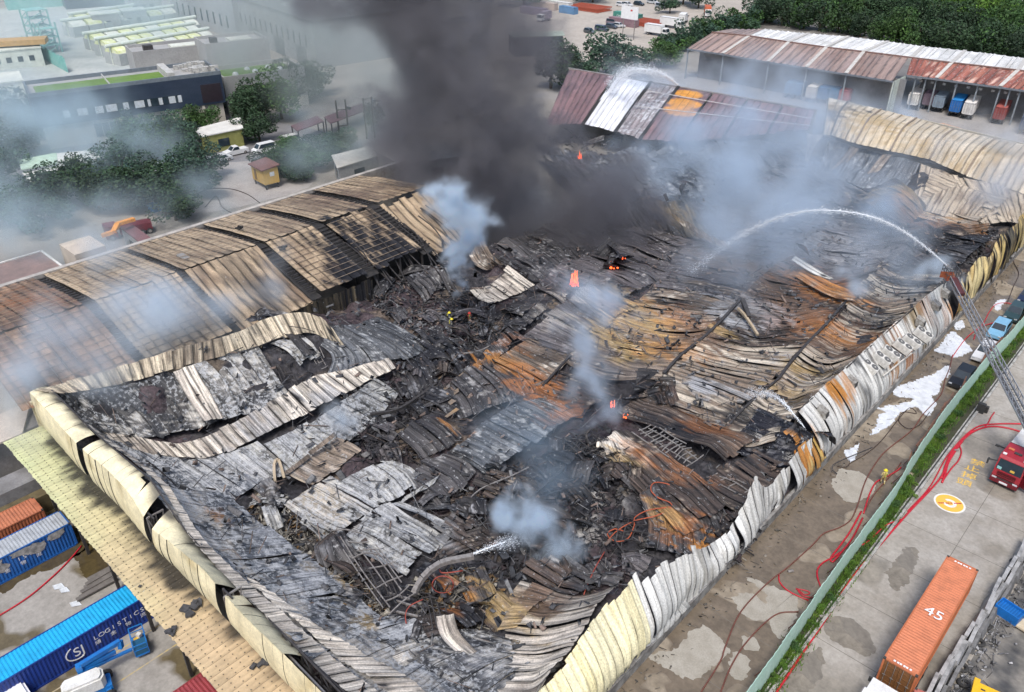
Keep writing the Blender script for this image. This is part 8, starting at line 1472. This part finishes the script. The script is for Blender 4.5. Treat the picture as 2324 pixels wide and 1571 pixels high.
# ================================================================== aerial ladder reaching over the wall
LA = thing('aerial_ladder', 'grey lattice aerial ladder rising from the right edge to a red rescue basket', 'ladder', (2.6, 70.2, 0)); AL = (2.6, 70.2, 0)
t0, t1 = np.array((2.6, 70.2, 3.4)), np.array((-20.4, 101.0, 9.6)); ax = (t1 - t0) / np.linalg.norm(t1 - t0); sd = np.cross(ax, (0, 0, 1)); sd /= np.linalg.norm(sd); up = np.cross(sd, ax); LT = np.linalg.norm(t1 - t0)
m_al = M('ladder_grey', (.40, .41, .42), .4, (.28, .28, .29), 2, metal=.4); m_ald = M('ladder_dark', (.07, .07, .075), .5)
for s in (-1, 1):
    b = MB(); a, c_ = t0 + sd * s * .55, t1 + sd * s * .42; b.bar(a, c_, .14, .18); b.bar(a + up * .75, c_ + up * .6, .08, .1); b.build('rail', m_al, LA, loc=AL)
    b = MB()
    for i in range(34): f0, f1 = i / 34, (i + 1) / 34; p, q_ = a + (c_ - a) * f0, a + (c_ - a) * f1; b.bar(p, q_ + up * .68, .05); b.bar(q_ + up * .68, q_, .05)
    b.build('side_lattice', m_al, LA, loc=AL)
for i in range(96): f = (i + .5) / 96; p = t0 + (t1 - t0) * f; b = MB(); b.bar(p - sd * .5, p + sd * .5, .05); b.build('rung', m_al if i % 2 else m_ald, LA, loc=AL)
b = MB(); b.bar(t0 - up * .25, t0 + ax * LT * .6 - up * .25, .5, .25); b.build('lower_section', m_ald, LA, loc=AL)
b = MB(); b.bar(t1 - ax * 3.2 + up * .3, t1 + up * .35, .75, .35); b.build('red_tip', M('ladder_red', (.10, .02, .022), .5, (.05, .03, .03), 3), LA, loc=AL)
b = MB(); b.cyl((2.6, 70.2, 1.2), (2.6, 70.2, 3.6), .9, 16); b.box((2.6, 72, .9), (2.5, 9, .6)); b.build('turntable', m_fr, LA, loc=AL); [b.build for b in ()]
bk = t1 + ax * .9; b = MB(); b.box((bk[0], bk[1], bk[2] - .1), (1.5, 2.0, .12), rz=.6); b.box((bk[0] - .3, bk[1] - .6, bk[2] + .35), (1.5, .1, .8), rz=.6); b.build('basket_floor', M('basket_red', (.17, .03, .025), .5, (.34, .12, .04), 3), LA, loc=AL)
b = MB(); Rz = np.array(Matrix.Rotation(.6, 3, 'Z')); cr = [bk + Rz @ np.array(q_) for q_ in ((-.75, -1, 0), (.75, -1, 0), (.75, 1, 0), (-.75, 1, 0))]
for z in (.55, 1.1): [b.bar(cr[i] + (0, 0, z), cr[(i + 1) % 4] + (0, 0, z), .07) for i in range(4)]
for i in range(4): [b.bar(cr[i] * (1 - t) + cr[(i + 1) % 4] * t, cr[i] * (1 - t) + cr[(i + 1) % 4] * t + (0, 0, 1.1), .06) for t in (0, .33, .66)]
b.build('basket_rail', m_ald, LA, loc=AL); nz = P(2150, 603, 11.4); b = MB(); b.bar(bk + (0, 0, 1.), nz, .12); b.cyl(nz - (0, 0, .1), nz + (0, 0, .25), .2, 8); b.build('water_monitor', m_al, LA, loc=AL)
# ================================================================== jets of water
m_wat, nt, bs = _nt('water_spray'); bs.inputs['Base Color'].default_value = (.88, .92, .96, 1); bs.inputs['Roughness'].default_value = .35; bs.inputs['Alpha'].default_value = 1.
def jet(label, l, r0, r1, n, sz, group='jets of water'):
    pp = spline([np.array(P(*q_)) for q_ in l], .25); b = MB(); m = len(pp); D = []
    for i in range(n):
        t = rnd.random() ** .9; k = min(m - 2, int(t * (m - 1))); p = pp[k] + (pp[k + 1] - pp[k]) * rnd.random(); r = r0 + (r1 - r0) * t; o_ = np.array((rnd.gauss(0, r), rnd.gauss(0, r), rnd.gauss(0, r) - .35 * r * abs(rnd.gauss(0, 1)))); s = sz * rnd.uniform(.4, 1.3); d = (pp[k + 1] - pp[k]); d = d / (np.linalg.norm(d) + 1e-6)
        b.bar(p + o_ - d * s * 1.3, p + o_ + d * s * 1.3, s * .8)
    core = int(m * .7); b.tube(pp[:core], r0 * 1.1, 5)
    tag(b.build('water_jet', m_wat, fixn=False), label, 'water jet', group)
jet('long arching water jet from the ladder basket over the ruins', [(2149, 602, 11.6), (2110, 568, 16), (2050, 524, 20), (1980, 492, 22.5), (1900, 478, 23), (1820, 480, 21.5), (1750, 500, 18), (1690, 528, 14), (1640, 560, 10), (1600, 592, 6), (1570, 615, 3.4)], .035, .34, 4200, .035)
jet('short water jet rising from the wall onto the wet black sheet', [(1826, 970, 5), (1806, 945, 6.4), (1780, 915, 7.2), (1755, 897, 6.6), (1730, 890, 5), (1700, 890, 3.6)], .03, .35, 1300, .03)
jet('thin water jet over the curved beam in the front rubble', [(1070, 1258, 3.4), (1100, 1246, 3.8), (1140, 1232, 3.6), (1180, 1222, 3)], .04, .4, 900, .025)
jet('spray fanning over the maroon roof', [(1538, 192, 9.5), (1510, 172, 13), (1470, 158, 16), (1440, 158, 16), (1410, 170, 13), (1385, 200, 9)], .1, .9, 3000, .08)
# ================================================================== open flames
def flame(label, u, v, z, h, w, n):
    q = P(u, v, z); m, nt, b = (None,) * 3
    if 'flame' not in MATS:
        m, nt, b = _nt('flame'); b.inputs['Base Color'].default_value = (.9, .25, .05, 1); b.inputs['Emission Color'].default_value = (1., .085, .02, 1); b.inputs['Emission Strength'].default_value = 1.5; MATS['flame'] = m
    mb = MB()
    for i in range(n):
        x, y = rnd.gauss(0, w * .35), rnd.gauss(0, w * .35); hh = h * rnd.uniform(.35, 1.); tilt = np.array((rnd.gauss(0, .12), rnd.gauss(0, .12), 0)) * hh; p = np.array((q[0] + x, q[1] + y, z - .2)); r = w * rnd.uniform(.05, .14)
        mb.cyl(p, p + tilt * .5 + (0, 0, hh * .45), r * .8, 6, r); mb.cyl(p + tilt * .5 + (0, 0, hh * .45), p + tilt + (0, 0, hh), r, 6, .02)
    tag(mb.build('flame', MATS['flame'], smooth=True), label, 'flame', 'open flames in the ruins')
flame('largest orange flame burning in the middle of the ruins', 1305, 648, 3, 2.3, 1.2, 22); flame('tiny flame in the dark smoke far behind', 1316, 358, 4, 1.6, .7, 6); flame('small flame in the blue smoke wisp at the centre', 1390, 920, 3, .9, .5, 7); flame('row of embers right of the small flame', 1420, 943, 2.8, .3, .9, 6); flame('embers glowing in the burnt heap behind', 1395, 600, 4, .4, 1.7, 7); flame('second group of embers in the burnt heap behind', 1415, 582, 4.4, .4, .9, 4)
cowl(1385, 590, 3.6, 2.2, 16, 'burnt_heap'); cowl(1365, 575, 3.4, 1.6, 8, 'burnt_heap')
# ================================================================== smoke: voxel clouds with real depth, built where they drift
def PD(u, v, a):
    """point seen at pixel (u, v) at a metres ahead of the camera (measured level)"""
    q = P(u, v, 0); k = a / (q[:2] @ _F); return np.array([q[0] * k, q[1] * k, CAM_H * (1 - k)])
def smoke(name, label, blobs, color, dens, vox=.8, nscale=.12, amp=.9, warp=3., edge=.55, absorb=None, seed=0., detail=6, aniso=.3):
    """blobs: (u, v, radius in pixels, metres ahead[, stretch in height]) -> one volume object"""
    B = []
    for b_ in blobs:
        u, v, r, a = b_[:4]; c = PD(u, v, a) if a > 40 else P(u, v, a); dep = c[:2] @ _F * math.cos(PITCH) + (CAM_H - c[2]) * math.sin(PITCH); R_ = r * dep / 1823.; B.append((c, np.array((R_, R_, R_ * (b_[4] if len(b_) > 4 else 1.)))))
    lo = np.min([c - r * 1.25 for c, r in B], 0) - warp * .5; hi = np.max([c + r * 1.25 for c, r in B], 0) + warp * .5; lo[2] = max(lo[2], .3)
    res = [int(min(190, max(8, (hi[i] - lo[i]) / vox))) for i in range(3)]
    g = bpy.data.node_groups.new(name, 'GeometryNodeTree'); g.interface.new_socket('Geometry', in_out='OUTPUT', socket_type='NodeSocketGeometry'); N = g.nodes; L = g.links.new
    out = N.new('NodeGroupOutput'); vc = N.new('GeometryNodeVolumeCube'); pos = N.new('GeometryNodeInputPosition')
    vc.inputs['Min'].default_value = lo; vc.inputs['Max'].default_value = hi
    for i, ax in enumerate('XYZ'): vc.inputs['Resolution ' + ax].default_value = res[i]
    def math_(op, *ins, clamp=False):
        n = N.new('ShaderNodeMath'); n.operation = op; n.use_clamp = clamp
        for s, i in zip(n.inputs, ins): L(i, s) if hasattr(i, 'links') else setattr(s, 'default_value', i)
        return n.outputs[0]
    def vmath(op, *ins):
        n = N.new('ShaderNodeVectorMath'); n.operation = op
        for s, i in zip(n.inputs, ins): L(i, s) if hasattr(i, 'links') else setattr(s, 'default_value', i)
        return n.outputs['Value'] if op == 'LENGTH' else n.outputs[0]
    P0 = vmath('ADD', pos.outputs[0], (seed * 31., seed * 17., seed * 7.))
    w = N.new('ShaderNodeTexNoise'); w.inputs['Scale'].default_value = nscale * .6; w.inputs['Detail'].default_value = 2; L(P0, w.inputs['Vector'])
    pw = vmath('ADD', pos.outputs[0], vmath('MULTIPLY', vmath('SUBTRACT', w.outputs['Color'], (.5, .5, .5)), (warp * 3,) * 3))
    d = None
    for c, r in B:
        e = math_('SUBTRACT', 1., vmath('LENGTH', vmath('DIVIDE', vmath('SUBTRACT', pw, tuple(c)), tuple(r)))); d = e if d is None else math_('SMOOTH_MAX', d, e, .3)
    nz = N.new('ShaderNodeTexNoise'); nz.inputs['Scale'].default_value = nscale; nz.inputs['Detail'].default_value = detail; nz.inputs['Roughness'].default_value = .68; L(P0, nz.inputs['Vector'])
    d = math_('ADD', d, math_('MULTIPLY', math_('SUBTRACT', nz.outputs['Fac'], .5), amp * 2)); d = math_('DIVIDE', d, edge, clamp=True); d = math_('MULTIPLY', d, d)
    # thin out towards the faces of the voxel box
    L(d, vc.inputs['Density']); sm = N.new('GeometryNodeSetMaterial'); L(vc.outputs[0], sm.inputs[0]); L(sm.outputs[0], out.inputs[0])
    m = bpy.data.materials.new(name); m.use_nodes = True; nt = m.node_tree; nt.nodes.clear(); pv = nt.nodes.new('ShaderNodeVolumePrincipled'); mo_ = nt.nodes.new('ShaderNodeOutputMaterial'); nt.links.new(pv.outputs[0], mo_.inputs['Volume'])
    pv.inputs['Color'].default_value = (*color, 1); pv.inputs['Density'].default_value = dens; pv.inputs['Anisotropy'].default_value = aniso
    if absorb: pv.inputs['Absorption Color'].default_value = (*absorb, 1)
    sm.inputs['Material'].default_value = m
    vd = bpy.data.volumes.new(name); vd.materials.append(m); o = link(bpy.data.objects.new(name, vd)); md = o.modifiers.new('smoke', 'NODES'); md.node_group = g
    return tag(o, label, 'smoke', 'smoke over the fire', 'stuff')
WB = (.85, .93, 1.)
smoke('dark_smoke', 'thick dark grey smoke column rising from the middle of the ruins', [(1330, 590, 90, 112), (1210, 560, 110, 116), (1420, 520, 90, 122), (1300, 470, 140, 120), (1150, 450, 150, 122), (1130, 340, 190, 125), (1110, 230, 205, 127), (1050, 130, 190, 128), (1000, 30, 195, 130), (940, -90, 220, 130), (1000, 540, 60, 112), (1240, 300, 110, 122), (1000, 400, 110, 124), (960, 290, 120, 128), (1360, 480, 95, 116), (1490, 490, 70, 118), (1400, 430, 80, 124)], (.23, .225, .24), .36, vox=.6, nscale=.10, amp=1.5, warp=7, edge=.42, absorb=(.22, .22, .23), detail=6)
smoke('grey_smoke', 'thin grey brown smoke veil drifting off to the upper left', [(830, 330, 110, 150), (850, 200, 170, 160), (740, 100, 190, 175), (620, 20, 200, 190), (760, -40, 220, 180), (560, 120, 120, 200), (700, 220, 110, 170)], (.40, .44, .43), 0.1366, vox=1.6, nscale=.05, amp=.6, warp=6, edge=.8, absorb=(.42, .45, .43), seed=1)
smoke('pale_smoke', 'dense pale blue white smoke puff rising beside the dark column', [(1046, 668, 17, 4.0), (1044, 640, 25, 6.5), (1040, 605, 32, 9.7), (1042, 570, 39, 12.8), (1055, 530, 51, 16.4), (1060, 490, 53, 20.0), (1030, 465, 57, 22.3), (990, 452, 39, 23.4), (1090, 500, 39, 19.1)], WB, 3.494, vox=.3, nscale=0.45, amp=1.5, warp=2, edge=1.2, seed=2)
smoke('blue_smoke', 'bluish smoke bank lying over the front slope of the scorched warehouse', [(60, 860, 103, 10.6), (120, 820, 130, 11.1), (200, 800, 130, 11.1), (280, 760, 130, 11.1), (360, 730, 120, 10.9), (440, 710, 103, 10.6), (520, 680, 95, 10.4), (600, 640, 68, 9.9), (190, 740, 103, 10.6), (230, 860, 86, 10.2), (320, 640, 68, 9.9), (260, 600, 58, 9.7)], WB, 0.9835, vox=.8, nscale=0.17, amp=1.5, warp=5, edge=1.5, seed=3)
smoke('blue_smoke', 'bluish smoke drifting through the trees at the left', [(60, 560, 130, 7), (150, 530, 138, 7), (240, 500, 113, 7), (330, 470, 97, 7), (60, 470, 130, 7), (20, 400, 130, 7), (120, 300, 178, 7), (240, 340, 146, 7), (330, 300, 130, 7), (430, 420, 97, 7), (20, 290, 194, 7), (620, 400, 81, 7), (720, 330, 97, 7)], (.78, .91, .97), 0.249, vox=1.3, nscale=0.11, amp=1.5, warp=9, edge=1.5, seed=4)
smoke('pale_smoke', 'pale hazy smoke over the water works at the top left', [(120, 80, 220, 260), (350, 60, 220, 270), (30, 170, 150, 240), (520, 30, 160, 280), (250, -40, 240, 300)], (.80, .92, .95), 0.03086, vox=3., nscale=.03, amp=.5, warp=8, edge=.9, seed=5)
smoke('smoke_wisp', 'bluish smoke wisp curling up from the small flame at the centre', [(1352, 975, 30, 4.0), (1348, 935, 45, 5.8), (1352, 890, 58, 7.8), (1335, 840, 65, 10.1), (1310, 790, 69, 12.3), (1300, 740, 69, 14.6), (1330, 700, 75, 16.4), (1375, 690, 62, 16.8), (1300, 680, 62, 17.3)], (.83, .91, 1.), 1.368, vox=.4, nscale=0.36, amp=1.6, warp=3, edge=1.4, seed=6)
smoke('smoke_wisp', 'bright blue white smoke wisp over the front rubble', [(1182, 1120, 26, 6.0), (1178, 1160, 47, 4.8), (1210, 1190, 68, 3.9), (1255, 1225, 60, 2.9), (1150, 1170, 34, 4.5), (1240, 1265, 34, 1.7)], WB, 3.852, vox=.3, nscale=0.42, amp=1.6, warp=2.6, edge=1.4, seed=7)
smoke('blue_smoke', 'thin blue smoke over the slate sheets in the centre', [(1130, 970, 92, 4.5), (1220, 1000, 103, 4.5), (1100, 1040, 69, 4.5), (1290, 960, 69, 4.5), (1180, 900, 69, 4.5), (1260, 1090, 80, 4.5)], (.68, .84, .97), 0.2094, vox=.7, nscale=0.2, amp=1.1, warp=2.5, edge=1.2, seed=8)
smoke('smoke_wisp', 'small white smoke puff over the grey sheets at the left', [(770, 955, 41, 6), (755, 935, 31, 6), (800, 960, 26, 6)], WB, 1.485, vox=.3, nscale=0.5, amp=1.2, warp=1., edge=1.2, seed=9)
smoke('blue_smoke', 'broad bluish white smoke bank over the far right of the ruins', [(1500, 420, 133, 8), (1620, 480, 146, 8), (1700, 420, 160, 8), (1820, 470, 160, 8), (1900, 400, 160, 8), (2010, 450, 146, 8), (1800, 550, 133, 8), (1950, 570, 119, 8), (2060, 590, 106, 8), (1940, 620, 72, 8), (1560, 330, 146, 8), (1440, 330, 106, 8), (1700, 310, 146, 8), (1840, 300, 133, 8), (1660, 590, 106, 8)], (.81, .905, 1.), 0.3822, vox=1.0, nscale=0.13, amp=1.4, warp=6, edge=1.4, seed=10)
smoke('blue_smoke', 'bluish smoke behind the maroon roof and below the long docks', [(1640, 230, 103, 7), (1760, 210, 103, 7), (1850, 240, 92, 7), (1950, 250, 69, 7), (1540, 190, 80, 7), (1720, 160, 69, 7), (2060, 260, 57, 7), (1460, 210, 92, 7)], (.81, .905, 1.), 0.3706, vox=1.5, nscale=0.1, amp=1.4, warp=5, edge=1.4, seed=11)
smoke('pale_smoke', 'white smoke at the rescue basket beside the water monitor', [(2150, 620, 36, 8), (2120, 600, 40, 8), (2185, 645, 28, 8), (2090, 620, 40, 8), (1945, 640, 34, 8), (1935, 610, 30, 8)], WB, 1.109, vox=.5, nscale=0.3, amp=1.1, warp=2, edge=1.1, seed=12)
smoke('pale_smoke', 'pale smoke drifting over the right docks and tan roof', [(2250, 450, 84, 10), (2300, 400, 84, 10), (2310, 330, 72, 10), (2230, 310, 60, 10), (2290, 300, 60, 10), (2150, 320, 60, 10)], (.84, .88, .93), 0.4435, vox=1.0, nscale=0.16, amp=1.4, warp=3, edge=1.4, seed=13)
smoke('dark_smoke', 'small dark smoke patch by the black ragged cowl', [(1430, 850, 66, 5.5), (1370, 800, 61, 5.5), (1490, 830, 44, 5.5), (1330, 860, 55, 5.5)], (.34, .33, .35), 0.216, vox=.5, nscale=0.25, amp=1.1, warp=2, edge=1, absorb=(.3, .3, .3), seed=14)
smoke('grey_smoke', 'thin grey smoke hanging over the middle bays', [(1560, 600, 99, 6), (1680, 650, 88, 6), (1480, 640, 77, 6), (1620, 540, 99, 6), (1240, 620, 77, 6), (1180, 590, 55, 6), (1250, 700, 66, 6)], (.66, .72, .80), 0.07776, vox=.9, nscale=0.18, amp=1.1, warp=3, edge=1.2, absorb=(.5, .52, .55), seed=15)
smoke('water_mist', 'mist falling from the end of the long water arc', [(1570, 610, 30, 4.5), (1600, 590, 26, 6.5), (1640, 560, 20, 10.5), (1690, 528, 15, 14), (1750, 500, 11, 18), (1545, 640, 26, 3.5)], (.92, .95, .98), .12, vox=.4, nscale=.3, amp=.5, warp=.8, edge=.8, seed=16)
smoke('water_mist', 'mist fanning out over the washed bay of the maroon roof', [(1450, 158, 26, 15), (1415, 168, 30, 13), (1390, 195, 28, 9.5), (1480, 165, 18, 15)], (.93, .95, .98), .16, vox=.5, nscale=.25, amp=.5, warp=1, edge=.8, seed=17)
smoke('water_mist', 'mist where the short jet hits the wet sheet', [(1745, 893, 16, 5.8), (1720, 888, 20, 4.6), (1700, 895, 22, 3.8)], (.92, .95, .98), .22, vox=.25, nscale=.4, amp=.5, warp=.5, edge=.8, seed=18)
